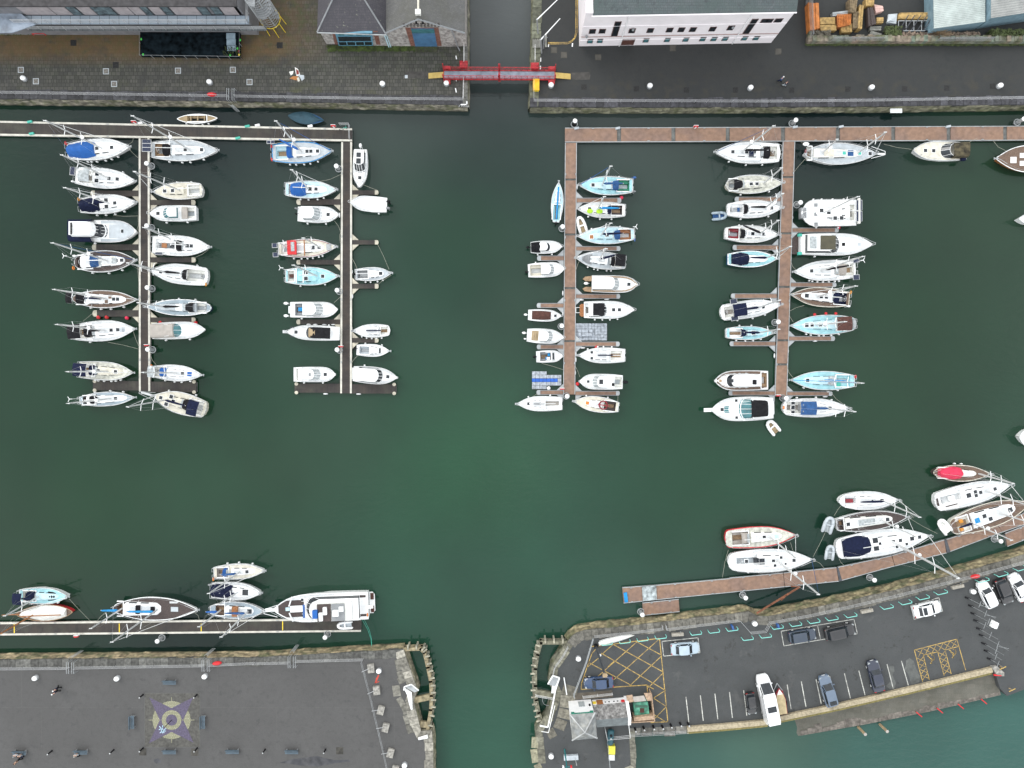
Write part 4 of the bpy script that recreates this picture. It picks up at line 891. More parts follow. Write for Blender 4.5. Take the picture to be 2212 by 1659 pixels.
b = sail('e', (550, 1228), (928, 1250), 128, 'cream stained yacht with navy cockpit canopy moored above the left end finger', deck='dirty', hull='cream', ws=.85, bim=(552, 640), bimcol='navy', hood=(635, 675), hoodcol='navy', mast=750, tip=(470, 1243), cover=None,
     boomlen=3.2, radar=True, cabcol='cream', hatches=(690, 808), fn=6, cock=(.05, .3))
b = sail('e', (552, 1442), (940, 1420), 98, 'slim yacht with grey side decks and white wind generator below the left end finger', deck='bluegrey', hull='white', ws=.5, cab=(.15, .85), cabw=.62, mast=772, tip=(476, 1462), cover=None, boomlen=3.4,
     hood=(640, 700), hoodcol='black', cockcol='teakdark', radar=True, hatches=(808,), fn=3, fside=1, sidx=.7, cock=(.06, .3), h=13); b.windgen(.3)
# west walkway, east side
b = sail('D', (438, 410), (330, 415), 36.5, 'cream yacht with rounded stern moored bow to the west walkway, first on its east side', deck='cream', hull='white2', cabcol='cream', ws=.72, rnd=.05, mast=390, tip=(287.5, 375), cover=None, boomlen=2.2, hatches=(358, 375),
     fn=3, cock=(.06, .3), cabw=.5)
b = motor('e', (1358, 145), (1036, 150), 108, 'small white motor cruiser with pale green windscreen on the west walkway', hatches=(1095,), fn=2, fside=1, cock=(.03, .3), cw=.36)
b.house(1120, 1235, .66, 1.0, 1.2, glass='tealglass', taper=.8); b.box('bench', 'beige', 1262, 1300, -.9, .9, .4)
b = sail('e', (1056, 365), (1460, 381), 138, 'white yacht with open red-brown cockpit table and black sprayhood', ws=.82, cab=(.42, .82), cockcol='white', mast=1300, tip=(1000, 246), cover=None, boomlen=2.0, cock=(.05, .4), hood=(1235, 1275), hoodcol='black',
     hatches=((1303, 0), 1331), fn=0, wheel=.1, radar=True); b.box('cockpit_table', 'wood', 1115, 1150, -.35, .35, .1, -.2); b.dark(1175, 1205, .24, 'glass'); b.solar(1072, 416, 1125, 436, 1.6, 1)
b = sail('e', (1440, 588), (1042, 546), 138, 'white yacht, stern to the open water, with black sprayhood and twin grey locker lids', ws=.85, rnd=.04, cab=(.42, .85), mast=1160, tip=(880, 490), cover='black', boomlen=2.5, hood=(1255, 1305), hoodcol='black', wheel=.12,
     deck='white', hatches=(1120,), fn=1, cock=(.06, .38)); b.dark(.05, .1, .14, 'grey', name='locker_lid'); b.horseshoe(1.2, 'amber')
b = sail('e', (1462, 802), (1012, 795), 112, 'navy hulled slender yacht with grey decks and black sprayhood', hull='hullnavy', rail='white', deck='bluegrey', ws=.38, rnd=.04, cab=(.22, .84), cabcol='palegrey', cabw=.58, mast=1150, tip=(952, 765), cover='black', boomlen=2.6,
     hood=(1275, 1350), hoodcol='black', hatches=((1245, 0, .9, 'white'),), fn=3, sidx=.7, wheel=.08)
b = motor('e', (1055, 963), (1425, 951), 118, 'sports cruiser with beige stern canopy and arched green windscreen', cat='motorboat', hatches=(), fn=2, p=2.2)
b.arc('canopy', 1060, 1215, b.B * .82, b.B * .80, 1.1, 1.15, 'beige', flat=.4, ends=True); b.wind(1205, 1258, .8, .9, 'tealglass')
b = sail('e', (1052, 1240), (1405, 1266), 112, 'small white yacht with bright blue sprayhood and blue foredeck hatch', ws=.6, cab=(.32, .8), mast=1230, tip=(990, 1248), cover=None, boomlen=2.3, furl='white', hood=(1122, 1166), hoodcol='blue',
     hatches=(1270, (1318, 0, .7, 'blue')), fn=4, cock=(.05, .3)); b.bimini(1062, 1110, 'clear', w=1.7); b.horseshoe(.8, 'orange')
b = sail('e', (1428, 1508), (1062, 1408), 150, 'large cream yacht lying askew below the right end finger with black cockpit canopy', deck='cream', hull='cream', cabcol='cream', ws=.7, rnd=.05, mast=1165, tip=(880, 1486), cover='navy', boomlen=3.2, bim=(1330, 1400), bimcol='navy',
     hood=(1255, 1330), hoodcol='black', hatches=(1115, 1205, (1165, .7), (1185, -.6)), fn=2, wheel=.06, sidx=1.1, mastkw=dict(r=.12))
k = MB(); k.box(b.L - .2, b.L + 1.9, -.16, .16, 1.3, 1.4); k.path([(b.L - .5, -.6, 1.9), (b.L + 1.9, -.15, 1.9), (b.L + 1.9, .15, 1.9), (b.L - .5, .6, 1.9)], .03); b.obj(k, 'bowsprit', 'steel')
# ================================================================ second walkway, west side
b = sail('b', (140, 1322), (660, 1308), 182, 'white yacht with blue edged deck, royal blue sprayhood and slanting blue sail cover', deck='palegrey', rail='cyanblue', ws=.75, cock=(.06, .27), cockcol='paleblue', mast=398, tip=(176, 1046), radar=True, cover='blue', boomlen=3.4, boomturn=-.5,
     furl='blue', hood=(278, 330), hoodcol='blue', hatches=(447, 480, 537), fn=5, wheel=None, mastkw=dict(boomcol='alu')); b.solar(92, 1212, 160, 1241, 2.0, 2, 'x'); b.horseshoe(.9, 'red'); b.horseshoe(-1.1, 'red')
b = sail('D', (617, 409), (728, 410), 37, 'pale blue decked yacht with long blue cockpit cover', deck='paleblue', ws=.7, tent=(630, 662), tentcol='blue', mast=668, tip=(631, 367), cover=None, boomlen=2.0, hatches=((671, 0), 684), fn=4, cock=(.06, .3))
b = motor('f', (290, 152), (575, 158), 112, 'plain white motorboat with full wheelhouse and black outboard behind it', hatches=(500,), fn=2, hull='white', p=2.3); b.house(335, 460, .78, 1.4, 1.0, taper=.86, glass='clear'); b.outboard(.8, 'grey', .7); b.outboard(0, 'black', .5)
b = sail('f', (155, 396), (560, 380), 125, 'cream motorsailer with red sprayhood, red deck edging and two solar panels astern', deck='cream', hull='white', ws=.62, rnd=0, cab=(.2, .78), cabw=.62, cabcol='white', mast=448, tip=(330, 318), cover=None, boom=False, hatches=((397, 0, .6), 440), fn=6,
     cock=(.05, .17), spread=1, furl=None); b.box('wheelhouse_roof', 'red', 232, 292, -1.05, 1.05, .5, .75); b.box('roof_window', 'clear', 258, 282, -.6, .8, .55, .75)
b.mast(225, (182, 352), 7, spread=1, stays=False, fore=False, furl=None, name='mizzen_mast'); b.solar(110, 355, 147, 385, 1.7, 1); b.solar(116, 419, 154, 449, 1.7, 1)
b.ring(.1, .9, .05, .1, 'maroon', 'rubbing_strake'); b.box('windlass', 'galv', 490, 520, -.45, .45, .25); b.box('deck_band', 'wood', 336, 343, -1.2, 1.2, .1, .36)
b = sail('f', (205, 582), (574, 583), 124, 'turquoise decked motorsailer with white grid lines and wind generator', deck='lightblue', cabcol='lightblue', ws=.7, cab=(.2, .62), cabw=.72, cabh=.6, mast=425, tip=(262, 506), cover=None, boomlen=2.3, hatches=((352, .5), (352, -.4), 462), fn=2,
     cock=(.04, .18), spread=1, front=.9); b.windgen(.9); b.box('hatch_cover', 'brown', 232, 270, -.25, .3, .1, .1)
b.box('roof_rib', 'white', 284, 290, -1.15, 1.15, .09, .66); b.box('roof_rib', 'white', 332, 337, -1.1, 1.1, .09, .66)
b = motor('f', (238, 814), (568, 814), 108, 'white angling boat with twin outboards, dark grey cockpit and bright blue box', ws=.96, p=3.2, hatches=(), fn=1, cock=(.1, .34), cockcol='grey', cw=.4, cat='workboat', name='fishing_boat')
b.house(345, 480, .76, 1.3, 1.2, glass='clear', taper=.9); b.outboard(.95, 'white', 1.15, -.6); b.outboard(-.95, 'white', 1.15, -.6); b.box('fish_box', 'cyanblue', 290, 325, -.2, .35, .35, -.5); b.box('engine_well', 'white', 225, 245, -.55, .55, .3, -.3)
b = motor('f', (578, 980), (212, 967), 104, 'sleek white cruiser with black wraparound screen, tan sunshade and black roof', hatches=(278,), fn=1, fside=-1, p=2.0, ws=.86); b.house(338, 515, .74, .8, .9, roof='black', taper=.9, bars=False)
b.arc('sunshade', 374, 417, b.B * .62, b.B * .66, .95, 1.0, 'tan', flat=.5); b.platform(.5, 'white'); k = MB(); k.box(b.L - .1, b.L + .55, -.22, .22, 1.4, 1.5); b.obj(k, 'anchor_platform', 'steel')
b.box('deck_window', 'glass', 238, 262, .62, .8, .1, .03); b.box('deck_window', 'glass', 238, 262, -.8, -.62, .1, .03)
b = motor('f', (262, 1262), (554, 1262), 104, 'rounded white motor cruiser above the second end finger, left of the walkway', hatches=(480,), fn=2, ws=.92, p=3.0, cock=(.06, .2), cw=.4); b.house(312, 460, .7, 1.1, 1.1, glass='clear', taper=.86); b.box('sunroof', 'grey', 378, 394, -.25, .25, .08, 1.18)
# second walkway, east side
b = motor('b', (905, 1292), (895, 1622), 126, 'white cabin cruiser moored along the walkway with its bow to the dock centre', hatches=(1537,), fn=0, p=2.0, ws=.84, group='boats moored in the marina', cock=(.02, .12), cw=.3)
b.house(1325, 1500, .72, 1.25, 1.1, taper=.86); b.box('sunroof', 'glass', 1390, 1435, -.35, .35, .12, 1.28); b.box('sunroof', 'glass', 1340, 1380, -.35, .35, .1, 1.28); b.outboard(0, 'white', 1.2, -.5)
b = motor('f', (905, 90), (650, 72), 106, 'plain white motorboat with two outboards, bow to the second walkway', hatches=(), fn=1, fside=1, p=2.0, ws=.9, name='motor_launch'); b.tent(700, 860, 'white', .7, .8); b.outboard(.5, 'grey', 1.0); b.outboard(-.5, 'black', 1.0)
b = sail('f', (690, 572), (940, 562), 92, 'small grey decked yacht lying between two short fingers, east side', deck='palegrey', ws=.78, cab=(.38, .78), cabw=.6, mast=None, hatches=(865,), fn=4, cock=(.05, .36), cockcol='grey', fb=.85); b.outboard(.1, 'black', .8)
b.box('boom', 'alu', 700, 830, -.05, .05, .1, .9)
b = sail('f', (928, 958), (670, 962), 92, 'small white yacht with thin black sail cover, bow against the second walkway', ws=.72, rnd=.06, cab=(.3, .72), cabw=.62, mast=None, hatches=((852, -.4, .4),), fn=5, fside=1, cock=(.06, .28), fb=.85); b.box('sail_cover', 'navy', 768, 868, -.08, .08, .25, .6)
b = sail('f', (697, 1092), (927, 1100), 86, 'tiny white sailboat with pointed bow and black outboard', ws=.8, cab=(.4, .72), cabw=.62, mast=None, hatches=(), fn=2, fside=1, cock=(.08, .4), cockcol='palegrey', rails=False, fb=.8, p=1.4); b.outboard(.2, 'black', .9)
b.dark(.68, .73, .4, 'glass', .05, 'cabin_window')
b = motor('f', (674, 1256), (982, 1284), 118, 'broad white cruiser with pointed bow above the second end finger, right of the walkway', hatches=(913,), fn=1, fside=1, p=1.7, ws=.85); b.house(718, 885, .76, 1.2, .7, glass='glass', taper=.9); b.platform(.8, 'white'); b.ring(.1, .55, .1, .12, 'grey')
b.box('stern_locker', 'black', 712, 728, .6, 1.1, .3)
# ================================================================ north side of the dark pontoon
def rowboat(t, st, bw, beam, label, hull, inner, cover=None):
 b = Boat(t, st, bw, beam, label, cat='rowing boat', name='rowing_boat', fb=.6, de=True, hull=hull, deck=inner, rail=hull if not cover else cover, sheer=.1, cock=None if cover else (.25, .75), cockcol=inner, cw=.3)
 if cover: b.tent(.02, .98, cover, .35, .98, .3)
 else:
  for q in (.33, .5, .67): b.box('thwart', 'tan', q - .015, q + .015, -b.w(q) + .1, b.w(q) - .1, .05, -.05)
 return b
b = rowboat('a', (1532, 1028), (1880, 1022), 82, 'small white double-ended boat with tan floor at the north edge of the pontoon', 'white', 'tan'); b.fend(-1, (.2, .4, .6, .75))
rowboat('b', (278, 1000), (588, 1042), 105, 'dark teal covered boat floating between the quay and the pontoon', 'hullnavy', 'midblue', mat('tealcover', (.02, .06, .085), rough=.7))
# ================================================================ third walkway, east side (bow to the left)
b = sail('D', (1201, 480), (1207, 393), 26, 'narrow pale blue dayboat moored alongside the brown walkway with blue boom', deck='paleblue', ws=.5, cab=(.48, .8), cabw=.5, mast=None, cover=None, hatches=(), fn=0, cock=(.06, .45), cockcol='lightblue', rails=False, fb=.7); b.outboard(0, 'black', .8)
k = MB(); k.tube((.3, 0, 1.5), (5.2, 0, 1.45), .12); b.obj(k, 'sail_cover', 'cyanblue')
b = sail('c', (1042, 1606), (576, 1602), 158, 'turquoise decked yacht with blue sprayhood at the head of the third walkway', deck='lightblue', ws=.7, cab=(.34, .8), cabw=.5, cabcol='paleblue', hood=(850, 915), hoodcol='midblue', mast=776, tip=(850, 1436), cover='midblue', boomlen=3.0, furl='blue',
     hatches=(698,), fn=3, fside=-1, cockcol='green', cock=(.06, .3), spread=1); b.outboard(.9, 'grey', .7); b.outboard(-1.2, 'hullblue', .9)
b = sail('g', (782, 128), (450, 118), 108, 'white yacht with two lime green boards on deck and cyan boom cover', deck='white2', ws=.72, hood=(650, 682), hoodcol='navy', mast=592, tip=(636, 32), cover='cyanblue', boomlen=3.1, hatches=(535,), fn=3, fside=1, cockcol='teakdark', cock=(.06, .3), spread=1, sidx=.7)
for xa, xb in ((516, 558), (580, 626)):
 s0, s1 = b.S(xb), b.S(xa); k = MB(); xm = (s0 + s1) / 2 * b.L; k.ell((xm, .35, b.z(.8) + .42), (s1 - s0) * b.L / 2, .36, .09, 12, 4); b.obj(k, 'paddle_board', 'lime')
dinghy('g', (500, 286), (462, 168), 66, 'white inflatable dinghy tucked beside the third walkway', 'white', 'tan')
b = sail('g', (846, 293), (450, 308), 118, 'pale blue yacht with navy sprayhood and red-brown cockpit', deck='paleblue', ws=.6, cab=(.34, .8), cabcol='paleblue', hood=(690, 742), hoodcol='midblue', mast=612, tip=(680, 216), cover='navy', boomlen=3.2, hatches=((548, .2, .55, 'wood'), 655), fn=2, cockcol='wood', cock=(.06, .28), spread=1)
b.horseshoe(.9, 'hullblue'); b.windgen(-.8, 1.8)
b = sail('g', (784, 488), (438, 456), 118, 'grey decked yacht with black bimini and dark tarpaulin on its foredeck', deck='palegrey', ws=.72, bim=(705, 772), bimcol='black', hood=(676, 706), hoodcol='black', mast=602, tip=(648, 392), cover='navy', boomlen=2.6, boomturn=.35, hatches=(), fn=5, fside=1, spread=1, cock=(.06, .28))
b.tent(486, 552, 'grey', .4, .7, .6)
b = motor('g', (552, 634), (872, 640), 118, 'white hardtop cruiser with teak side decks and grey windscreen', hatches=(808,), fn=0, p=2.6, ws=.95, rnd=0); b.house(556, 750, .74, 1.4, 1.1, glass='clear', taper=.9); b.ring(.02, .97, .1, .22, 'teaklight'); b.outboard(0, 'white', 1.1, -.9)
for sg in (-1, 1):
 k = MB(); k.prism([(.1, sg * .45), (.1, sg * 1.25), (-1.0, sg * 1.1), (-1.35, sg * .75), (-.9, sg * .45)], .35, .75); b.obj(k, 'stern_step', 'teaklight')
b = motor('g', (498, 815), (848, 815), 122, 'long white cruiser with square black roof panel and teak bathing platform', hatches=(703, 743), fn=4, fside=-1, p=1.8, ws=.9, cock=(.02, .14), cw=.4, cockcol='white'); b.house(532, 662, .8, .9, 1.0, roof='white', taper=.86); b.box('sunroof', 'black', 556, 634, -.92, .92, .1, .98)
b.platform(.6, 'wood'); k = MB(); k.path([(-.6, -.4, .6), (-1.2, -.4, .6), (-1.2, .4, .6), (-.6, .4, .6)], .04); b.obj(k, 'bathing_ladder', 'white')
b = sail('g', (780, 1130), (452, 1130), 108, 'white yacht with twin dark foredeck windows between the third walkway fingers', ws=.82, cab=(.34, .76), cabw=.62, front=.8, mast=None, hatches=((550, .45, .4), (550, -.45, .4)), fn=4, fside=-1, cock=(.05, .32)); b.box('sail_cover', 'navy', 590, 690, -.1, .1, .3, .8); b.box('boom', 'alu', 610, 775, -.05, .05, .1, .8)
b = motor('g', (765, 1315), (464, 1310), 108, 'white pilot-house boat with big black outboard at the foot of the third walkway', hatches=((527, 0, .4),), fn=0, p=2.8, ws=.85, cock=(.02, .2), cw=.36); b.house(545, 690, .74, 1.3, .9, glass='clear', taper=.88); b.box('sunroof', 'glass', 596, 622, -.35, .35, .1, 1.42); b.outboard(0, 'black', 1.3, -.4); b.box('roof_pod', 'black', 682, 700, .15, .6, .2, 1.4)
b = sail('g', (736, 1488), (424, 1446), 108, 'cream yacht with curved maroon sail and red boom below the last finger', deck='cream', hull='white2', ws=.62, cab=(.36, .72), cabw=.55, mast=None, hatches=((520, 0, .5, 'orange'),), fn=2, cockcol='teakdark', cock=(.06, .34)); b.box('boom', 'maroon', 590, 672, -.07, .07, .15, .85)
k = MB(); k.torus((b.S(628) * b.L, 0, 1.7), .62, .1, 16, 6); b.obj(k, 'furled_sail', 'maroon')
# third walkway, west side (bow to the right)
b = motor('g', (130, 384), (348, 378), 88, 'small white boat with black stern canopy and outboard, bow to the third walkway', hatches=((218, 0, .65, 'midblue'),), fn=2, p=2.2, ws=.82, fb=.9); b.tent(132, 195, 'black', .9, .9, .95); b.house(196, 270, .62, .55, .6, bars=False); b.outboard(0, 'black', .9, -.45)
b = motor('g', (112, 545), (364, 530), 102, 'weathered white open cockpit cruiser beside the short brown finger', hatches=((248, 0, .3),), fn=1, fside=1, p=2.6, ws=.86, fb=.95, cock=(.05, .42), cw=.38, cockcol='cream'); b.house(205, 300, .7, .9, .8, glass='clear'); b.outboard(-.2, 'black', .9)
b = motor('g', (112, 850), (342, 858), 82, 'white open boat under a fitted brown cover with outboard', hatches=((300, 0, .4),), fn=0, p=2.0, ws=.85, fb=.8, name='motor_launch'); b.tent(138, 268, 'brown', .45, .76, .9); b.outboard(0, 'white', .9, -.4)
b = motor('g', (104, 990), (360, 1006), 102, 'white cruiser with tan stern cover and two small outboards', hatches=(), fn=0, p=2.0, ws=.84, fb=.95); b.tent(136, 190, 'tan', .35, .7, .9); b.house(188, 290, .72, 1.0, .9, glass='clear'); b.outboard(.3, 'white', 1.0, -.5); b.outboard(-.6, 'white', .6, -.3)
b = motor('g', (168, 1140), (352, 1134), 82, 'little fishing boat with grey cockpit and two blue crates', hatches=(), fn=0, p=2.4, ws=.9, fb=.8, cock=(.14, .58), cw=.4, cockcol='grey', name='fishing_boat', cat='fishing boat', rails=True); b.outboard(0, 'black', .9)
b.box('crate', 'cyanblue', 232, 246, -.45, -.05, .3, -.4); b.box('crate', 'cyanblue', 248, 264, .05, .5, .3, -.4); b.box('console', 'glass', 280, 292, -.5, .5, .25); b.box('seat', 'white', 240, 262, -.5, -.1, .25, -.1)
b = sail('g', (345, 1463), (30, 1465), 104, 'white racing yacht with flat open deck at the foot of the third walkway, stern right', ws=.85, cab=(.42, .72), cabw=.5, cabh=.28, mast=None, hatches=((115, 0, .45),), fn=2, fside=-1, cock=(.03, .38), cw=.36, cockcol='white', rails=True); b.box('sail_cover', 'grey', 150, 225, -.1, .1, .25, .5)
b.box('boom', 'alu', 190, 300, -.05, .05, .1, .7)
# ================================================================ fourth walkway, west side
b = sail('c', (2318, 1322), (1750, 1316), 182, 'large white yacht with black sprayhood and solar panel by the east pontoon corner', ws=.82, rnd=.03, cab=(.32, .82), cabw=.48, hood=(2150, 2215), hoodcol='black', mast=1978, tip=(2258, 1088), radar=True, cover='black', boomlen=3.6, hatches=(1902, 2020), fn=3, fside=1, wheel=.12, cock=(.05, .28), furl='midblue')
b.solar(2045, 1300, 2092, 1352, 1.75, 1); b.dark(2065, 2100, .12, 'glass')
b = sail('c', (1845, 1600), (2340, 1582), 158, 'stained cream double-ended yacht with dark sprayhood facing the fourth walkway', deck='dirty', hull='cream', cabcol='dirty', ws=.45, rnd=.08, cab=(.2, .85), cabw=.6, hood=(1905, 2010), hoodcol='black', mast=2170, tip=(2332, 1450), cover=None, boomlen=3, hatches=(2060, 2110), fn=2, cock=(.05, .22), spread=1)
b = sail('g', (1488, 122), (1868, 112), 122, 'white yacht with narrow black sprayhood, a blue dinghy behind its stern', ws=.62, hood=(1595, 1640), hoodcol='black', mast=1745, tip=(1876, 10), cover='black', boomlen=2.5, hatches=(1790,), fn=2, wheel=.08, radar=True, cock=(.05, .3), cockcol='white'); b.box('locker_lid', 'midblue', 1562, 1578, -.3, .3, .1, -.2)
dinghy('g', (1390, 168), (1488, 160), 62, 'blue-grey inflatable dinghy tied behind a white yacht', 'bluegrey', 'midblue')
b = sail('g', (1472, 285), (1846, 298), 118, 'white yacht with slanting black boom cover and round fenders', deck='white2', ws=.6, hood=(1572, 1622), hoodcol='black', mast=1706, tip=(1844, 196), cover='black', boomlen=3.0, boomturn=-.35, hatches=(1660, 1737), fn=3, fside=1, wheel=.07, cockcol='maroon', cock=(.06, .27))
b = sail('g', (1492, 465), (1836, 462), 112, 'blue hulled yacht with rounded navy cockpit cover', hull='hullblue', deck='lightblue', ws=.66, rail='white', tent=(1518, 1632), tentcol='navy', mast=1748, h=10.5, cover='navy', boomlen=2.6, hatches=((1720, 0, .8, 'white'),), fn=0, cabcol='white', spread=1)
b = sail('g', (1440, 838), (1862, 778), 122, 'white wide-sterned yacht with navy bimini and a solar panel each side', ws=.85, rnd=.06, bim=(1508, 1600), bimcol='navy', mast=1692, tip=(1854, 748), cover='navy', boomlen=2.8, hatches=(1735,), fn=3, wheel=.1, furl='midblue'); b.solar(1508, 744, 1560, 770, 1.9, 1); b.solar(1514, 862, 1568, 886, 1.9, 1)
b = sail('g', (1480, 976), (1812, 974), 94, 'small turquoise yacht with navy sprayhood between two fingers of the fourth walkway', deck='lightblue', ws=.7, hood=(1575, 1628), hoodcol='navy', mast=1700, h=9, cover='navy', boomlen=2.4, hatches=((1665, 0),), fn=4, cockcol='white', cabcol='paleblue', spread=1, sidx=.75); b.fend(1, (.3, .55))
b = motor('g', (1770, 1302), (1396, 1306), 138, 'white cruiser with teak deck surround and instrument seats, stern to the fourth walkway', hatches=((1440, 0, .4, 'teaklight'),), fn=0, p=2.6, ws=.92, cock=(.02, .14), cw=.4, cockcol='teaklight'); b.ring(.08, .95, .12, .4, 'teak'); b.house(1475, 1705, .58, .85, .8, taper=.9, bars=False); b.box('sunroof', 'glass', 1500, 1518, -.25, .25, .1, .96)
for y in (-.45, .3): b.box('seat', 'white', 1690, 1712, y - .2, y + .25, .5, .1)
b.box('console', 'black', 1650, 1675, -.1, .6, .3, .9)
b = motor('g', (1806, 1494), (1372, 1507), 166, 'big white motor yacht with turquoise windscreen, black canopy and long anchor platform', hatches=((1452, 0, .5), (1552, 1.3, .4), (1552, -1.3, .4)), fn=0, p=2.2, ws=.85, fb=1.3); b.house(1560, 1650, .84, 1.0, 2.0, glass='tealglass', taper=.9)
b.arc('canopy', 1636, 1750, b.B * .66, b.B * .74, 1.5, 1.5, 'black', flat=.4); k = MB(); k.box(b.L - .4, b.L + 1.0, -.28, .28, 1.45, 1.6); b.obj(k, 'anchor_platform', 'white'); b.wind(1460, 1495, .3, .25, 'tealglass', .4); b.platform(.5, 'white')
dinghy('m', (466, 96), (400, 12), 76, 'white inflatable dinghy with mustard floor below the fourth walkway', 'white', 'tan')
# fourth walkway, east side
b = sail('d', (312, 1325), (930, 1330), 186, 'large grey decked ketch with two masts and white bowsprit by the long brown pontoon', deck='palegrey', hull='white', ws=.2, de=True, cab=(.12, .78), cabw=.5, cock=(.04, .11), cabcol='white2', mast=768, tip=(1018, 1142), cover=None, boomlen=3.4, radar=False,
     hatches=((650, 0, .5, 'jade'), (705, 0, .9, 'midblue'), (782, 0, .5, 'jade'), 878), fn=0, furl='white'); b.mast(462, (600, 1202), 8, spread=1, fore=False, furl=None, name='mizzen_mast', radar=True)
k = MB(); k.path([(b.L - 1, -.9, 1.9), (b.L + 1.2, -.25, 1.7), (b.L + 1.2, .25, 1.7), (b.L - 1, .9, 1.9)], .04); k.box(b.L - .3, b.L + 1.3, -.12, .12, 1.2, 1.32); b.obj(k, 'bowsprit', 'white'); k = MB(); k.ell((.0, 1.2, 1.7), .5, .3, .3); k.build('liferaft', 'white', b.root); b.horseshoe(.2, 'maroon')
b.dark(475, 560, .3, 'cream', .1, 'cockpit_bench')
# catamaran
s_ = TL['h'][2]; b = Boat('h', (608, 143), (225, 146), 182, 'wide white catamaran with two solar panels on its stern arch', cat='catamaran', name='catamaran', fb=1.3, ws=.97, m=.4, p=4.2, cock=(.03, .14), cw=.3, cockcol='white2')
b.cabin(.14, .72, .5, .55, 'white', .7); b.mast(382, (620, 32), cover=None, boom=True, boomlen=4.5, radar=False, r=.12); b.rails(push=False); b.fend(-1, (.2, .4, .6, .75)); b.fend(1, (.3, .7))
for q in ((412, 0), (455, .9), (498, .9), (363, -.3)): b.hatch(q[0], q[1])
for y in (1.7, .2, -1.2): b.hatch(330, y, .55, 'grey')
b.solar(610, 55, 652, 125, 2.6, 1); b.solar(610, 132, 652, 202, 2.6, 1); b.box('davit', 'white2', .0, .03, -1.9, 1.9, .5, .9); b.dark(500, 522, .28, 'black', .05)
k = MB(); k.box(b.L * .9, b.L + .02, -.8, .8, .8, 1.62); b.obj(k, 'trampoline', 'grey')
b = motor('h', (222, 362), (722, 362), 152, 'large white motor yacht with olive roof and dark swim platform', hatches=((522, 0, .5, 'black'), (630, 0, .5, 'palegrey')), fn=1, p=1.9, ws=.9, fb=1.35); b.house(252, 500, .82, 1.5, 1.5, glass='glass', roof='white', taper=.86); b.box('sunroof', mat('olive', (.06, .055, .03), rough=.5), 332, 436, -1.05, 1.05, .1, 1.6)
b.platform(1.25, 'teakdark', .9, .5); b.box('side_wing', 'jade', -.03, .02, 1.2, 1.6, .5, -.3); b.box('side_wing', 'jade', -.03, .02, -1.6, -1.2, .5, -.3); b.box('rear_window', 'clear', 258, 305, -.9, .9, .12, 1.56)
b = sail('h', (605, 535), (172, 553), 140, 'white yacht with grey sprayhood and solar panels low at the stern', ws=.8, hood=(465, 525), hoodcol='beige', mast=362, tip=(655, 446), cover='black', boomlen=4.2, boomturn=.12, hatches=(295,), fn=7, fside=1, cock=(.03, .28), wheel=None, radar=True); b.solar(588, 572, 633, 606, 1.7, 1); b.solar(588, 462, 632, 488, 1.7, 1); b.windgen(-1)
b = sail('h', (562, 742), (155, 710), 132, 'yacht with purple-brown teak deck, navy sprayhood and yellow lifebuoy', deck='teak', rail='cream', ws=.7, cab=(.28, .82), cabw=.52, hood=(430, 476), hoodcol='navy', mast=335, tip=(605, 650), cover=None, boomlen=3.2, hatches=((262, 0, .6), 362, 396), fn=0, cockcol='navy', wheel=.08, radar=True, cock=(.05, .27)); b.horseshoe(-1.0, 'amber'); b.outboard(1.1, 'white', .8, .1)
b = sail('h', (602, 912), (150, 926), 136, 'turquoise decked yacht with dark bimini and orange buoys along its side', deck='lightblue', cabcol='paleblue', ws=.6, rnd=.03, cab=(.3, .82), bim=(445, 545), bimcol='brown', mast=325, tip=(532, 897), cover=None, boomlen=3.2, hatches=((262, 0), 298, 355, 388), fn=6, fside=1, sidx=.9, radar=True, cock=(.07, .3))
k = MB()
for q in (.3, .45, .62): k.ell((q * b.L, -b.w(q) - .2, 1.3), .22, .22, .25, 8, 6)
b.obj(k, 'marker_buoy', 'red'); b.dark(.0, .05, .5, 'galv', .5, 'stern_gantry')
b = sail('h', (598, 1308), (152, 1300), 130, 'turquoise yacht with blue sails lashed along the boom beside the last east finger', deck='lightblue', cabcol='paleblue', ws=.6, cab=(.34, .8), hood=(405, 450), hoodcol='clear', mast=350, tip=(650, 1322), cover='cyanblue', boomlen=3.6, hatches=(268,), fn=2, furl='cyanblue', cockcol='lightblue', cock=(.07, .3), sidx=.95, fside=1); b.horseshoe(-.7, 'red'); b.box('locker_lid', 'jade', 470, 505, .2, .9, .1, -.15)
b = sail('h', (100, 1490), (560, 1496), 132, 'white yacht with broad blue bimini at the foot of the fourth walkway, bow right', ws=.72, rnd=.07, bim=(196, 305), bimcol='midblue', mast=398, tip=(604, 1520), cover='midblue', boomlen=4.2, hatches=((172, 0), 423, (172, .8), (172, -.8)), fn=3, fside=1, wheel=None, sidx=1.1, cock=(.06, .34)); b.horseshoe(0, 'orange')
b.dark(208, 215, .4, 'grey', 1.9, 'panel')
b = motor('d', (1712, 1306), (1246, 1300), 162, 'cream topped cruiser with mossy brown stern canopy along the long brown pontoon', deck='cream', hatches=(1358, 1430), fn=0, p=2.0, ws=.88, cock=None); b.wind(1490, 1545, .8, .8, 'glass', 1.6)
b.arc('canopy', 1575, 1702, b.B * .8, b.B * .78, 1.3, 1.1, mat('mossy', (.06, .05, .028), rough=.9, var=.5, scale=2), flat=.4); b.box('engine_cover', 'navy', 1660, 1700, .9, 1.5, .5, -.1)
b = sail('d', (2560, 1372), (1958, 1372), 235, 'brown decked wooden yacht entering the picture at the right edge', deck='teak', hull='wood', rail='white', ws=.6, cab=None, mast=None, cover=None, hatches=((2118, .2, .8, 'white2'), (2195, .7, .6, 'white2'), (2195, -.5, .6, 'white2')), fn=0, cock=None)
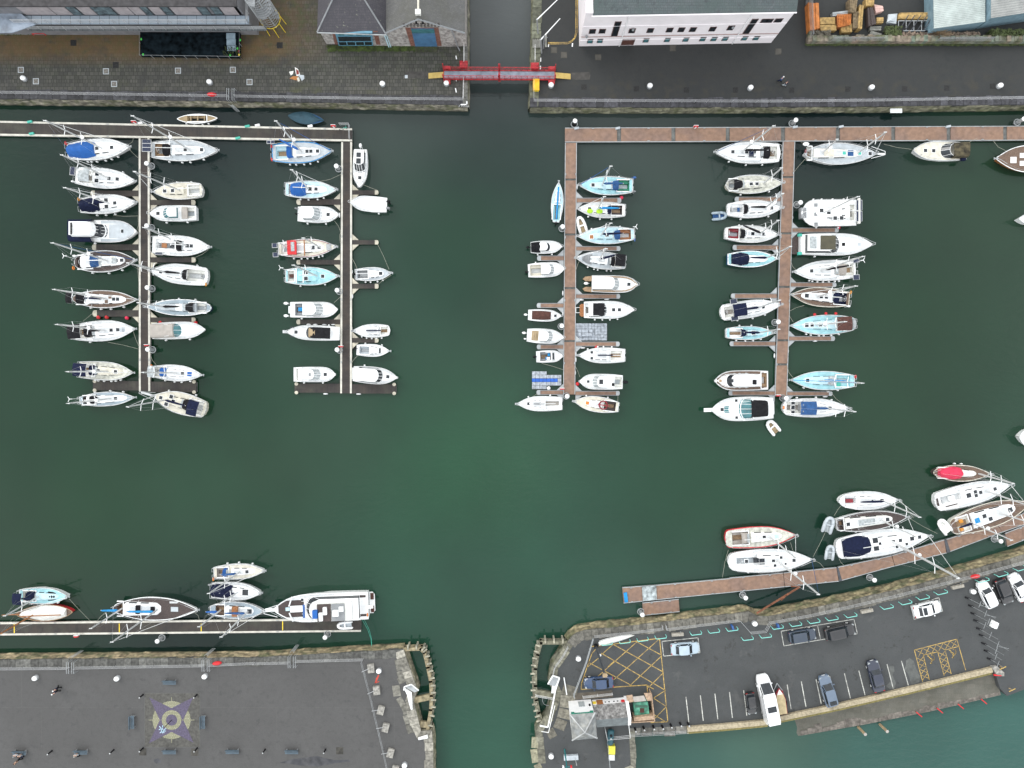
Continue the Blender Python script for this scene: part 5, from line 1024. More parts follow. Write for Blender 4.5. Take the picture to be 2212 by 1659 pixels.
b = Boat('h', (1890, 190), (1726, 185), 70, 'bow of a white boat cut by the right edge, level with the second walkway finger', fb=1, ws=.7); b.rails(push=False, life=False)
b = Boat('m', (2420, 140), (2172, 125), 150, 'rounded bow of a white boat cut by the right edge in open water', fb=1.1, ws=.9, p=2.4, m=.4); b.rails(push=False, life=False)
# ================================================================ south-west pontoon
b = sail('i', (138, 440), (488, 446), 116, 'turquoise and white yacht with black cockpit and foredeck covers, outer of a rafted pair', deck='lightblue', ws=.75, bim=(145, 205), bimcol='navy', hood=(205, 275), hoodcol='navy', mast=282, tip=(36, 583), cover='navy', boomlen=2.2, hatches=(), fn=2, cabcol='paleblue', spread=1); b.tent(342, 398, 'black', .35, .6, .8)
b = Boat('i', (512, 556), (112, 570), 118, 'wooden gaff boat under a white cover with red spars, inner of a rafted pair', cat='sailing boat', fb=.95, hull='hullred', deck='teak', rail='teaklight', ws=.3, de=True, group='boats moored in the marina'); b.tent(.1, .88, 'white2', .9, .92, .6)
b.mast(255, (2, 710), 9, cover=None, spread=0, furl=None, col='wood', boomcol='wood'); k = MB(); k.tube((b.L - 1, 0, 1.3), (b.L + 1.9, 0, 1.5), .09, .06); b.obj(k, 'bowsprit', 'wood'); k = MB(); k.tube((1, .0, 2.2), (b.L - 1.5, 0, 2.4), .08); b.obj(k, 'boom', 'wood')
b = sail('i', (800, 530), (1405, 538), 165, 'big ketch with dark brown teak deck, white deckhouse and blue sail covers', deck='teakdark', ws=.3, rnd=.06, hull='white', rail='white', cab=(.15, .56), cabw=.62, cabh=.6, front=.85, mast=1120, tip=(795, 768), cover='cyanblue', boomlen=4.2, hatches=((1092, 0, .5, 'glass', 1.0),), fn=0, cock=(.05, .13), cockcol='teak', furl='white', sidx=1.2,
     mastkw=dict(r=.13)); b.mast(862, (645, 672), 8, cover='cyanblue', boom=True, boomlen=2.6, spread=1, sidx=.8, fore=False, furl=None, name='mizzen_mast'); b.dark(1210, 1262, .2, 'palegrey', .12, 'sail_bag'); b.box('ladder', 'steel', 1200, 1262, .9, 1.2, .1); b.box('cockpit_shelter', 'black', 975, 1005, -.6, .7, .3, .5); b.box('roof_window', 'black', 1080, 1105, -.5, .5, .3, .5)
b = sail('i', (1512, 278), (1876, 262), 108, 'cream yacht with small blue sprayhood, outermost of the raft of three', deck='cream', ws=.72, hood=(1590, 1612), hoodcol='blue', mast=1700, h=10.5, cover='midblue', boomlen=2.4, hatches=(1752,), fn=3, fside=1, cockcol='beige', cock=(.06, .3), spread=1); b.horseshoe(-.9, 'orange')
b = sail('i', (1496, 402), (1852, 418), 126, 'white yacht with navy cockpit tent, middle of the raft of three', ws=.82, tent=(1502, 1645), tentcol='navy', mast=1690, tip=(1545, 500), cover='navy', boomlen=2.4, hatches=((1740, 0, .9),), fn=1, fside=1, cock=(.06, .32)); b.outboard(.9, 'grey', .8)
b = sail('i', (1486, 540), (1872, 550), 122, 'grey decked ketch with varnished wood cockpit shelter, innermost of the raft of three', deck='bluegrey', ws=.45, cab=(.3, .8), cabw=.62, cabcol='white', mast=1760, tip=(1567, 732), cover='midblue', boomlen=3.2, hatches=((1640, 0, .6, 'grey'), (1770, 0, .7)), fn=2, cockcol='teak', cock=(.1, .28), sidx=.8)
b.box('cockpit_shelter', 'wood', 1652, 1690, -.75, .75, .55, .3); b.mast(1560, (1410, 660), 6, spread=0, fore=False, furl=None, cover='blue', boom=True, boomlen=1.8, name='mizzen_mast')
b = motor('j', (792, 510), (118, 538), 200, 'largest white motor yacht with flybridge, dark teak deck and hanging tender', hatches=((330, 1.1, .4), (330, -1.3, .4)), fn=0, p=2.1, ws=.96, m=.45, fb=1.9, rail='white'); b.ring(.02, .55, .45, .35, 'teakdark'); b.dark(160, 340, .6, 'teakdark', .08); b.dark(245, 340, .22, 'white', .3, 'foredeck_locker'); b.dark(212, 240, .12, 'paleblue', .16, 'windlass_cover')
for sg in (-1, 1): k = MB(); k.tube((b.S(240) * b.L, sg * .5, 2.5), (b.S(262) * b.L, sg * 1.9, 2.3), .1, None, 4); b.obj(k, 'breakwater', 'white')

b.house(345, 735, .80, 1.5, 1.6, roof='white', taper=.94); b.house(395, 700, .66, .8, .6, z0=1.65, glass='white', roof='white2', taper=.9, bars=False)
b.box('flybridge_floor', 'teakdark', 465, 560, -1.3, 1.3, .1, 2.6); b.box('flybridge_floor', 'grey', 565, 655, -1.3, 1.3, .1, 2.6); b.box('seat_cover', 'blue', 436, 470, -.5, .7, .5, 2.6)
for (x0, x1, y0, y1) in ((480, 505, -.1, 1.1), (510, 535, -.9, .2), (575, 615, -.4, .5), (620, 650, -.9, -.2)): b.box('seat', 'white', x0, x1, y0, y1, .45, 2.65)
b.box('deck_window', 'hullblue', 347, 362, -.9, 1.1, .1, 1.2); b.platform(.8, 'white', .8, .5); b.box('platform_panel', 'brown', -.045, -.01, .5, 1.5, .03, -1.32); b.box('platform_panel', 'brown', -.045, -.01, -1.5, -.5, .03, -1.32); b.box('gangway', 'white', -.06, .01, -.2, .3, .1, .4); b.horseshoe(1.3, 'orange')
k = MB(); k.path([(b.L - 1, -.9, 3.0), (b.L + 1.0, -.3, 3.0), (b.L + 1.0, .3, 3.0), (b.L - 1, .9, 3.0)], .04); k.box(b.L - .3, b.L + 1.0, -.25, .25, 2.2, 2.35); b.obj(k, 'bowsprit', 'white')
dinghy('j', (675, 648), (572, 655), 60, 'small white tender hanging beside the largest motor yacht', 'white', 'palegrey', z=2.4)
# ================================================================ south-east raft
b = sail('m', (98, 848), (600, 818), 150, 'red hulled yacht with stained cream deck, outer boat of its pair', hull='hullred', rail='hullred', deck='dirty', cabcol='white2', ws=.8, rnd=.05, mast=408, tip=(600, 985), cover=None, boomlen=4, hatches=(370, (457, 0, .7, 'paleblue')), fn=0, cockcol='beige', sidx=1.0, cock=(.1, .34), mastkw=dict(boomturn=0) if 0 else None)
b.bimini(170, 255, 'beige', w=1.8, camb=.15, frame=False) if 0 else b.hood(205, 262, 'beige')
b = sail('m', (118, 1010), (718, 990), 166, 'white yacht with long white spars over the pontoon, inner boat of its pair', ws=.7, rnd=.08, mast=462, tip=(762, 1240), radar=True, cover=None, boomlen=4.6, hatches=((250, 0, .5), 435, (490, .5, .4), 580, (445, -.7, .4), (520, -.5, .3)), fn=1, wheel=.16, cockcol='white', cock=(.1, .36), sidx=1.2, furl='midblue', mastkw=dict(r=.15)); b.dark(300, 372, .26, 'glass', .1, 'companionway')
b = sail('m', (903, 580), (1325, 572), 132, 'white yacht with clean decks and navy sail cover, outermost of the middle raft', ws=.5, rnd=.12, mast=1205, tip=(1478, 694), cover='navy', boomlen=3.8, hatches=(1207, (1133, 0, .3)), fn=0, cockcol='white', cock=(.1, .3), cab=(.3, .68), furl='white'); b.dark(950, 1003, .2, 'maroon', .1, 'companionway')
b = sail('m', (885, 748), (1390, 690), 138, 'brown decked yacht with cream coachroof, middle boat of the middle raft', deck='teakdark', ws=.55, cab=(.12, .78), cabw=.62, cabcol='white2', mast=1195, tip=(1450, 835), cover=None, boomlen=3.0, hatches=((960, 0), 1075, 1140, (1240, 0)), fn=2, cock=(.04, .11), cockcol='teakdark', radar=True, mastkw=dict(r=.12))
b.dark(.3, .52, .3, 'clear', .2, 'deckhouse_roof')
dinghy('m', (815, 800), (850, 690), 80, 'white dinghy stored behind the brown decked yacht', 'palegrey', 'clear', z=.9)
b = sail('m', (880, 922), (1545, 822), 186, 'largest white yacht of the middle raft with domed navy cockpit tent', ws=.72, rnd=.05, tent=(928, 1115), tentcol='navy', mast=1272, tip=(1750, 1125), radar=True, cover=None, boomlen=4.8, hatches=((1155, .6, .8), (1155, -.6, .8), (1185, 0, .4), 1280, 1330, (1412, 0, .6), 1470, (1300, -.9, .4), (1370, -.7, .4)), fn=2, sidx=1.4, cock=(.08, .36), mastkw=dict(r=.19))
dinghy('m', (835, 990), (848, 890), 70, 'white tender on davits behind the largest raft yacht', 'palegrey', 'clear', z=.9)
b = sail('m', (1572, 378), (1972, 388), 116, 'wooden decked yacht under a crimson cockpit cover', deck='teak', hull='teakdark', rail='cream', ws=.3, rnd=.06, tent=(1600, 1762), tentcol='pinkred', cab=(.35, .75), cabcol='white2', cabw=.5, mast=1890, tip=(2138, 455), cover=None, boom=False, hatches=((1820, 0, .5, 'white2'),), fn=0, sidx=.9); b.fend(1, (.4, .52))
b = sail('m', (1580, 592), (2118, 462), 158, 'white yacht with twin curved cockpit seats next to the crimson covered one', ws=.8, rnd=.06, mast=1935, tip=(2230, 615), cover=None, boom=False, hatches=((1810, 0, .7), (1860, .3, .5), (1860, -.3, .5), 1895, 1997), fn=0, cock=(.08, .36), cockcol='white', sidx=1.2, wheel=.1, cw=.34, mastkw=dict(r=.13)); b.box('cockpit_table', 'white', .2, .27, -.35, .35, .5, -.5)
for y0, y1 in ((-1.3, -1.0), (1.0, 1.3)): b.box('seat_cushion', 'teakdark', .14, .3, y0, y1, .06, -.3)
b.box('seat_cushion', 'teakdark', .02, .05, -.6, .6, .08, .05)
b = sail('m', (1690, 770), (2260, 590), 178, 'brown decked ketch with cluttered stern moored against the curved pontoon', deck='teak', hull='white2', rail='cream', ws=.55, rnd=.05, cab=(.26, .8), cabw=.66, cabcol='white', mast=2030, tip=(2300, 745), cover=None, boom=False, hatches=((1870, 0, .8, 'cyanblue'), (1925, .3, .6), (1960, -.4, .6), (2105, 0, .7)), fn=1, cock=(.08, .24), cockcol='white2', sidx=1.2,
     mastkw=dict(r=.13)); b.mast(1825, (2125, 860), 9, spread=2, radar=True, fore=False, furl=None, name='mizzen_mast', cover='navy', boom=True, boomlen=2.2, r=.12); b.box('locker', 'amber', .12, .16, .3, .8, .3); b.box('locker', 'amber', .1, .14, -.9, -.4, .3)
dinghy('m', (1682, 800), (1612, 712), 74, 'white tender hanging at the stern of the cluttered ketch', 'white', 'white2', z=1.2)
# ================================================================ buildings and yards north of the dock
def facade(t, pts3):      # helper: pixel -> point on the vertical plane through two ground points
 p0, p1 = pts3; d = (p1 - p0).normalized(); n_ = Vector((d.y, -d.x, 0))
 def f(x, y, off=0.):
  r_ = ray(t, x, y); lam = ((p0 + n_ * off) - CAMV).dot(n_) / r_.dot(n_); return CAMV + r_ * lam
 return f, d, n_
def slab(root, f4, dn, th, name, m, parent=None):     # quad on a facade given as 4 world points, pushed along dn by th
 o = root.location; vs = [Vector(p) - o for p in f4]; k = MB(); bk = [p - dn * .05 for p in vs]; fr = [p + dn * th for p in vs]
 k.add(bk + fr, [(0, 1, 2, 3), (7, 6, 5, 4), (0, 4, 5, 1), (1, 5, 6, 2), (2, 6, 7, 3), (3, 7, 4, 0)]); return k.build(name, m, parent or root)
m_slate = paving('roof_slate', (.075, .095, .10), (.095, .11, .115), (.05, .06, .062), .5, .3, tints=((.4, .65, .25, (.06, .085, .08), 'MIX', None), (.55, .7, 1.2, (.045, .05, .055), 'MIX', None)), msize=.02)
m_render = mat('pink_white_render', (.80, .755, .775), rough=.8, var=.035, scale=.5)
# ---- long white building
A, B = P('D', 1251, 100, QZ), P('D', 1665.5, 92.5, QZ); fa, dx, nn = facade('c', (A, B)); H1 = 9.6; L_ = (B - A).length; D_ = 13.
root = thing('white_building', 'long white rendered building with slate roof facing the north-east quay', 'building', A); up = Vector((0, 0, 1)); bk = -nn if nn.y < 0 else nn; out_ = -bk
k = MB(); q = [Vector(), dx * L_, dx * L_ + bk * D_, bk * D_]; k.prism([tuple(p.xy) for p in q], 0, H1); k.build('wall', m_render, root)
k = MB(); e = .25; c0 = -dx * .0 + out_ * e; c1 = dx * (L_) + out_ * e; c2 = dx * L_ + bk * (D_ + e); c3 = bk * (D_ + e); z0 = H1 + .02; rg = 3.6
r0 = dx * .9 + bk * D_ / 2 + up * (z0 + rg); r1 = dx * (L_ - .3) + bk * D_ / 2 + up * (z0 + rg)
c0, c1, c2, c3 = [p + up * z0 for p in (c0 + dx * 1.0, c1, c2, c3 + dx * 1.0)]
k.add([c0, c1, c2, c3, r0, r1], [(0, 1, 5, 4), (1, 2, 5), (2, 3, 4, 5), (3, 0, 4), (3, 2, 1, 0)]); k.build('roof', m_slate, root)
k = MB(); k.tube(c0 + out_ * .08 - dx * .2, c1 + out_ * .08, .1); k.build('gutter', m_render, root)
k = MB(); k.prism([tuple(p.xy) for p in (out_ * .02, dx * 1.0 + out_ * .02, dx * 1.0 + bk * D_, bk * D_)], H1, H1 + .35); k.build('parapet', m_render, root)
for zc, y0 in ((0, 228), (0, 318), (0, 347)):
 a, b_ = fa(610, y0), fa(2500, y0 - 58 * (2500 - 610) / 1890 * 1.0); z_ = (a.z - QZ); k = MB(); k.tube(out_ * .02 + up * z_ + dx * .02, dx * (L_ - .02) + out_ * .02 + up * z_, .07 if y0 != 318 else .1, None, 4); k.build('string_course', mat('course_brown', (.30, .22, .21), rough=.8, var=.1) if y0 == 318 else m_render, root)
WIN = mat('window_brown', (.10, .055, .05), rough=.5, var=.1)
def fwin(x, y, w_, h_, name='window', gl='glass'):
 def Q(ww, hh, off):
  c = fa(x, y); cz = c.z; u = (c - A).dot(dx); return [A + dx * (u + sx * ww) + up * (cz - QZ + sz * hh) + out_ * off for sx, sz in ((-1, -1), (1, -1), (1, 1), (-1, 1))]
 fr = slab(root, Q(w_ / 2, h_ / 2, .02), out_, .03, name, WIN); slab(root, Q(w_ / 2 - .1, h_ / 2 - .12, .05), out_, .02, 'pane', gl, fr)
for x, y in ((695, 270), (780, 268), (1037, 265), (1195, 262), (1362, 258), (1463, 256), (1563, 254), (1733, 250), (1890, 240)): fwin(x, y, .95, 1.35)
for x, y in ((675, 355), (760, 352), (1158, 348), (1342, 344), (1502, 341), (1648, 337), (1745, 336), (1842, 334), (2010, 330), (2110, 328)): fwin(x, y, .85, 1.25, gl='tealglass')
for x, y in ((2185, 178), (2212 + 8, 178), (2302, 175)): fwin(x, y, 1.1, 1.1)
fwin(900, 250, .95, 4.4); fwin(2060, 228, .95, 4.4); fwin(1003, 362, 1.9, 1.9, 'door', 'brown')
for x, x2 in ((1010, 925), (2065, 1888)):
 u = (fa(x2, 395) - A).dot(dx); k = MB(); k.tube(dx * u + out_ * .1, dx * u + out_ * .1 + up * (H1), .06); k.build('drainpipe', 'white', root)
for x, y in ((1046, 240), (1910, 222), (645, 300)):
 c = fa(x, y); k = MB(); k.ell(Vector(c) - A + out_ * .3, .2, .2, .25); k.build('wall_lamp', 'grey', root)
# ---- stone buildings
m_stone = mat('pale_rubble', (.36, .34, .32), rough=.9, var=.25, scale=2.5, detail=10, tint=(.22, .20, .19), tscale=1.6)
m_slate2 = paving('roof_slate_purple', (.055, .052, .062), (.07, .066, .075), (.04, .038, .045), .45, .28, tints=((.62, .7, 2.2, (.25, .26, .2), 'MIX', None), (.45, .7, .3, (.045, .044, .052), 'MIX', None)), msize=.015)
m_slate3 = paving('roof_slate_grey', (.10, .10, .10), (.125, .125, .12), (.08, .08, .08), .4, .25, tints=((.42, .65, .25, (.075, .075, .062), 'MIX', None), (.6, .75, .5, (.15, .15, .15), 'MIX', None)), msize=.012)
A = P('D', 705.5, 95.2, QZ); B = P('D', 844, 100, QZ); fa, dx, nn = facade('b', (A, B)); bk = -nn if nn.y < 0 else nn; out_ = -bk; L_ = (B - A).length; H1 = 4.25; D_ = 16
root = thing('stone_building', 'small rubble stone building with purple hipped slate roof and blue bay window', 'building', A)
k = MB(); k.prism([tuple(p.xy) for p in (Vector(), dx * L_, dx * L_ + bk * D_, bk * D_)], 0, H1); k.build('wall', m_stone, root)
k = MB(); z0 = up * (H1 + .02); hw = L_ / 2; c = [out_ * .25 - dx * .25, dx * (L_ + .1) + out_ * .25, dx * (L_ + .1) + bk * D_, -dx * .25 + bk * D_]; r0 = dx * hw + bk * 6.2 + up * 4.6; r1 = dx * hw + bk * D_ + up * 4.6
k.add([p + z0 for p in c] + [r0 + z0, r1 + z0], [(0, 1, 4), (1, 2, 5, 4), (3, 0, 4, 5), (2, 3, 5)]); rf = k.build('roof', m_slate2, root)
k = MB(); k.tube(c[0] + z0, r0 + z0, .12); k.tube(c[1] + z0, r0 + z0, .12); k.tube(r0 + z0, r1 + z0, .1); k.build('ridge_tile', 'grey', rf)
k = MB(); k.tube(c[0] + z0 + out_ * .08, c[1] + z0 + out_ * .08, .09); k.build('gutter', 'galv', root)
BL = mat('blue_frame', (.10, .24, .33), rough=.5, var=.1)
def onf(x, y, off): return fa(x, y, 0) + out_ * off
wq = [onf(715, 382, .0), onf(1012, 380, .0), onf(1005, 270, .0), onf(683, 270, .0)]; fr = slab(root, wq, out_, .25, 'bay_window', BL)
for (x0, x1) in ((.03, .24), (.27, .49), (.52, .74), (.77, .97)):
 g4 = [wq[0].lerp(wq[1], x0).lerp(wq[3].lerp(wq[2], x0), .06), wq[0].lerp(wq[1], x1).lerp(wq[3].lerp(wq[2], x1), .06), wq[0].lerp(wq[1], x1).lerp(wq[3].lerp(wq[2], x1), .30), wq[0].lerp(wq[1], x0).lerp(wq[3].lerp(wq[2], x0), .30)]
 slab(root, [p + out_ * .25 for p in g4], out_, .02, 'pane', 'glass', fr)
g4 = [wq[0].lerp(wq[1], a).lerp(wq[3].lerp(wq[2], a), e) for a, e in ((.05, .38), (.95, .38), (.95, .72), (.05, .72))]; slab(root, [p + out_ * .25 for p in g4], out_, .02, 'pane', 'glass', fr)
for x0 in (.08, .32, .56, .78):
 g4 = [wq[0].lerp(wq[1], a).lerp(wq[3].lerp(wq[2], a), e) for a, e in ((x0, .82), (x0 + .16, .82), (x0 + .16, .97), (x0, .97))]; slab(root, [p + out_ * .25 for p in g4], out_, .02, 'pane', 'tealglass', fr)
for x0, x1, y0, y1 in ((655, 690, 268, 384), (1012, 1050, 272, 384)): slab(root, [onf(x0 + 28, y1, 0), onf(x1 + 26, y1, 0), onf(x1, y0, 0), onf(x0, y0, 0)], out_, .04, 'brick_quoin', mat('red_brick', (.17, .075, .055), rough=.9, var=.25, scale=4))
k = MB(); u = dx * (L_ - .25) + out_ * .15; k.tube(u, u + up * H1, .09); k.tube(u + dx * .3, u + dx * .3 + up * H1, .07); k.build('drainpipe', 'paleblue', root)
A2 = P('D', 845, 100.2, QZ); B2 = P('D', 1008.5, 100.5, QZ); fa, dx, nn = facade('b', (A2, B2)); bk = -nn if nn.y < 0 else nn; out_ = -bk; L_ = (B2 - A2).length; D_ = 16; H1 = 4.25
root = thing('stone_building', 'stone gabled building with big blue door and weathered grey slate roof beside the canal', 'building', A2)
ap = P('D', 904, 33, 10.4) - A2; ux = ap.dot(dx); az = ap.z
k = MB(); g = [Vector(), dx * L_, dx * L_ + up * H1, dx * ux + up * az, up * H1]; k.add(g + [p + bk * D_ for p in g], [(0, 1, 2, 3, 4), (9, 8, 7, 6, 5), (0, 5, 6, 1), (1, 6, 7, 2), (2, 7, 8, 3), (3, 8, 9, 4), (4, 9, 5, 0)]); k.build('wall', m_stone, root)
for s0, s1, nm in ((4, 3, 0), (2, 3, 1)):
 k = MB(); a, b_ = g[s0] + up * .15 + out_ * .1, g[s1] + up * .18 + out_ * .1; k.add([a, b_, b_ + bk * D_, a + bk * D_, a - up * .12, b_ - up * .12, b_ + bk * D_ - up * .12, a + bk * D_ - up * .12], [(0, 1, 2, 3) if nm == 0 else (3, 2, 1, 0), (0, 4, 5, 1), (4, 7, 6, 5)]); rf = k.build('roof', m_slate3, root)
 k = MB(); k.tube(a + up * .08, b_ + up * .08, .13, None, 4); k.build('verge_coping', 'grey', rf)
k = MB(); k.obox(tuple(ap + up * .1 + bk * .2), (.75, .65, .6)); k.build('chimney', 'white2', root)
k = MB(); k.tube(ap + up * .25, ap + up * .25 + bk * D_, .14, None, 5); k.build('ridge_tile', 'cream', root)
slab(root, [onf(1320, 395, 0) + dx * .3, onf(1610, 395, 0) - dx * .1, onf(1575, 238, 0), onf(1290, 238, 0)], out_, .04, 'brick_surround', MATS['red_brick'])
dq = [onf(1378, 397, 0), onf(1566, 397, 0), onf(1538, 243, 0), onf(1338, 243, 0)]; fr = slab(root, dq, out_, .08, 'door', mat('door_blue', (.06, .15, .27), rough=.55, var=.12))
slab(root, [p + out_ * .08 for p in (dq[3].lerp(dq[0], .24), dq[2].lerp(dq[1], .24), dq[2].lerp(dq[1], .03), dq[3].lerp(dq[0], .03))], out_, .02, 'pane', 'tealglass', fr)
rd = random.Random(3)
for row, y in ((0, 205), (1, 222)):
 k = MB()
 for i in range(11):
  c = onf(1278 + i * 30, y, .03) - A2; k.box(c.x - .13, c.x + .13, c.y - .06, c.y + .03, c.z - .22, c.z + .22)
 k.build('carved_bracket', mat('dark_stone', (.10, .09, .085), rough=.9, var=.3), root)
for x in (1382, 1440):
 c = onf(x, 186, .03) - A2; k = MB(); k.box(c.x - .12, c.x + .12, c.y - .06, c.y + .03, c.z - .6, c.z + .6); k.build('slot_window', 'black', root)
k = MB(); k.path([tuple(onf(1680, 240, .2) - A2), tuple(onf(1700, 270, .2) - A2), tuple(onf(1745, 395, .2) - A2), tuple(P('b', 1762, 440, QZ) - A2)], .09); k.build('drainpipe', 'grey', root)
k = MB(); p = P('b', 1470, 400, QZ); tag(MB().prism([tuple(P('b', *q_, QZ).xy) for q_ in ((1375, 398), (1570, 398), (1568, 452), (1378, 448))], QZ, QZ + .12).build('doorstep', mat('step_stone', (.05, .052, .032), rough=.9, var=.3)), 'mossy stone slab before the big blue door', 'doorstep')
p = P('b', 1780, 385, QZ); r_ = thing('utility_box', 'small white cabinet at the corner of the gabled stone building', 'cabinet', p); k = MB(); k.box(-.4, .4, -.2, .2, 0, 1.3); k.build('cabinet', 'palegrey', r_); k = MB(); k.box(-.44, .44, -.25, .25, 1.3, 1.36); k.build('lid', 'white', r_)
# ---- modern building with two decks of balcony
A = P('D', -60, 32, 8.2); Rr = P('D', 527, 32, 8.2); root = thing('modern_building', 'grey modern building with glazed top floor and two tiers of balcony at the top left', 'building', (A.x, A.y, QZ)); X0, X1 = 0, Rr.x - A.x; up = Vector((0, 0, 1))
k = MB(); k.box(X0 - 20, X1, 0, 14, 0, 8.8); k.build('wall', mat('clad_grey', (.17, .17, .18), rough=.6, var=.1), root)
k = MB(); k.box(X0 - 20, X1 + .1, -.35, 14, 8.85, 9.05); k.build('roof', mat('felt_roof', (.045, .043, .045), rough=.9, var=.25), root)
def P_(x, y, z): v = P('a', x, y, z) - Vector((A.x, A.y, 0)); return v
# cladding panels and windows of the top floor, read off the photograph at floor height
pan = mat('pink_panel', (.34, .305, .31), rough=.5, var=.1)
edges = [(230, 495), (500, 640), (640, 730), (735, 850), (850, 1030), (1040, 1170), (1175, 1270), (1270, 1340), (1345, 1440), (1440, 1520), (1525, 1750), (1750, 1840), (1860, 1945), (1945, 2075)]; gls = {2, 4, 7, 9, 11, 12}
for i, (x0, x1) in enumerate(edges):
 a, b_ = P_(x0, 128, 8.2).x, P_(x1, 128, 8.2).x; w_ = MB(); w_.box(a + .05, b_ - .05, -.07, .02, 6.1, 8.55); fr = w_.build('window' if i in gls else 'cladding_panel', mat('frame_black', (.03, .03, .035), rough=.4) if i in gls else pan, root)
 if i in gls: w_ = MB(); w_.box(a + .15, b_ - .15, -.09, -.06, 6.2, 8.3); w_.build('pane', mat('pane_grey', (.07, .10, .11), rough=.1, var=.5, scale=1.5), fr)
k = MB(); k.box(X0, X1, -.12, .0, 8.35, 8.86); k.box(X0, X1, -.1, .0, 5.98, 6.12); k.build('fascia', mat('frame_black', (0, 0, 0)), root)
tl = paving('deck_tiles', (.27, .33, .39), (.34, .40, .46), (.08, .095, .11), 1.38, 6., rough=.35, dark=.15, msize=.035)
tl2 = paving('deck_tiles_lower', (.10, .12, .125), (.16, .175, .185), (.03, .035, .035), 1.38, 1.1, rough=.5, dark=.25, msize=.03)
def fencef(root, pts, h, step, name='railing', m='steel', rails=(1., .5), r=.035, post=.04):
 k = MB()
 for a, b_ in zip(pts, pts[1:]):
  a, b_ = Vector(a), Vector(b_); n = max(1, round((b_ - a).length / step))
  for i in range(n + 1): p = a.lerp(b_, i / n); k.tube(p, p + up * h, post, None, 5)
  for f in rails: k.tube(a + up * h * f, b_ + up * h * f, r, None, 5)
 return k.build(name, m, root)
yU = P_(1000, 205, 8.2).y; xa, xb = P_(130, 150, 8.2).x, P_(2150, 200, 8.2).x
k = MB(); k.box(xa, xb, yU, -.12, 5.8, 6.0); k.build('balcony', tl, root); fencef(root, [(xa, yU + .05, 6.0), (xb, yU + .05, 6.0), (xb, 3.0, 6.0)], 1.1, 1.6, rails=(1., .7, .35))
yL = P_(1000, 262, 5.2).y; xc, xd = P_(250, 250, 5.2).x, P_(2300, 280, 5.2).x
k = MB(); k.box(xc, xd, yL, -.12, 2.8, 3.0); k.build('balcony', tl2, root); fencef(root, [(xc, yL + .05, 3.0), (xd, yL + .05, 3.0)], 1.1, 1.8, rails=(1., .7, .35))
k = MB(); k.prism([tuple(P_(x, y, 9.6).xy) for x, y in ((-120, 30), (60, 20), (150, 95), (260, 180), (60, 250), (-120, 255))], 6.2, 6.35); k.build('canopy', mat('pale_roof', (.30, .35, .42), rough=.25, var=.3, scale=.5), root)
k = MB(); k.box(P_(2030, 60, 8.2).x, P_(2095, 60, 8.2).x, .0, 6, 6, 8.9); k.build('end_cladding', mat('beige_clad', (.38, .36, .34), rough=.6), root)
# spiral stair cage
c = P('b', 115, 150, 5.2); root2 = thing('spiral_staircase', 'round mesh caged spiral staircase on yellow legs beside the modern building', 'staircase', (c.x, c.y, QZ)); k = MB()
for z in [2.6 + .55 * i for i in range(14)]: k.torus((0, 0, z), 1.45, .025, 20, 4)
for i in range(16): a = i * math.pi / 8; k.tube((1.5 * math.cos(a), 1.5 * math.sin(a), 2.6), (1.5 * math.cos(a), 1.5 * math.sin(a), 9.8), .018, None, 4)
k.build('cage', 'galv', root2); k = MB()
for i in range(26):
 a = i * .42; z = 2.7 + i * .24; k.add([(.15 * math.cos(a), .15 * math.sin(a), z), (1.4 * math.cos(a), 1.4 * math.sin(a), z), (1.4 * math.cos(a + .42), 1.4 * math.sin(a + .42), z), (.15 * math.cos(a + .42), .15 * math.sin(a + .42), z), (.15 * math.cos(a), .15 * math.sin(a), z - .06), (1.4 * math.cos(a), 1.4 * math.sin(a), z - .06), (1.4 * math.cos(a + .42), 1.4 * math.sin(a + .42), z - .06), (.15 * math.cos(a + .42), .15 * math.sin(a + .42), z - .06)], [(0, 1, 2, 3), (7, 6, 5, 4), (1, 5, 6, 2), (0, 4, 5, 1)])
k.build('stair_tread', 'grey', root2); k = MB(); k.tube((0, 0, 0), (0, 0, 9.8), .12); k.build('centre_pole', 'galv', root2)
for a in (-2.2, -1.3, -.5, .3): k = MB(); k.tube((1.45 * math.cos(a), 1.45 * math.sin(a), 2.6), (1.6 * math.cos(a), 1.6 * math.sin(a), 0), .05); k.build('leg', 'yellow', root2)
k = MB(); k.torus((0, 0, 2.6), 1.47, .05, 24, 5); k.build('ring', 'yellow', root2)
# ---- netted enclosure
q4 = [P('a', x, y, QZ) for x, y in ((1238, 290), (2088, 290), (2088, 512), (1238, 500))]; root3 = thing('garden_enclosure', 'dark netted enclosure with a plank corner in front of the modern building', 'enclosure', q4[3]); o = root3.location
k = MB(); k.prism([tuple((p - o).xy) for p in q4], .25, .9); k.build('netting_cover', mat('dark_net', (.006, .010, .013), spec=.05, rough=1, var=.5, scale=1.5), root3)
w_ = [p - o for p in q4]; fencef(root3, [(w_[0].x, w_[0].y, 0), (w_[3].x, w_[3].y - .08, 0), (w_[2].x + .08, w_[2].y - .08, 0), (w_[1].x + .08, w_[1].y, 0)], 1.15, 1.7, 'fence', 'galv', rails=(1.,), r=.02, post=.035)
for i, (x, y, wx, wy) in enumerate(((1955, 285, 78, 50), (1958, 338, 78, 52), (1962, 394, 78, 46))):
 a, b_ = P('a', x, y, QZ + .95) - o, P('a', x + wx, y + wy, QZ + .95) - o; k = MB(); k.box(a.x, b_.x, b_.y, a.y, .9, .97); k.build('plank', mat('blue_plank', (.24, .32, .38), rough=.7, var=.15), root3)
k = MB(); a = P('a', 1990, 460, QZ + 1) - o
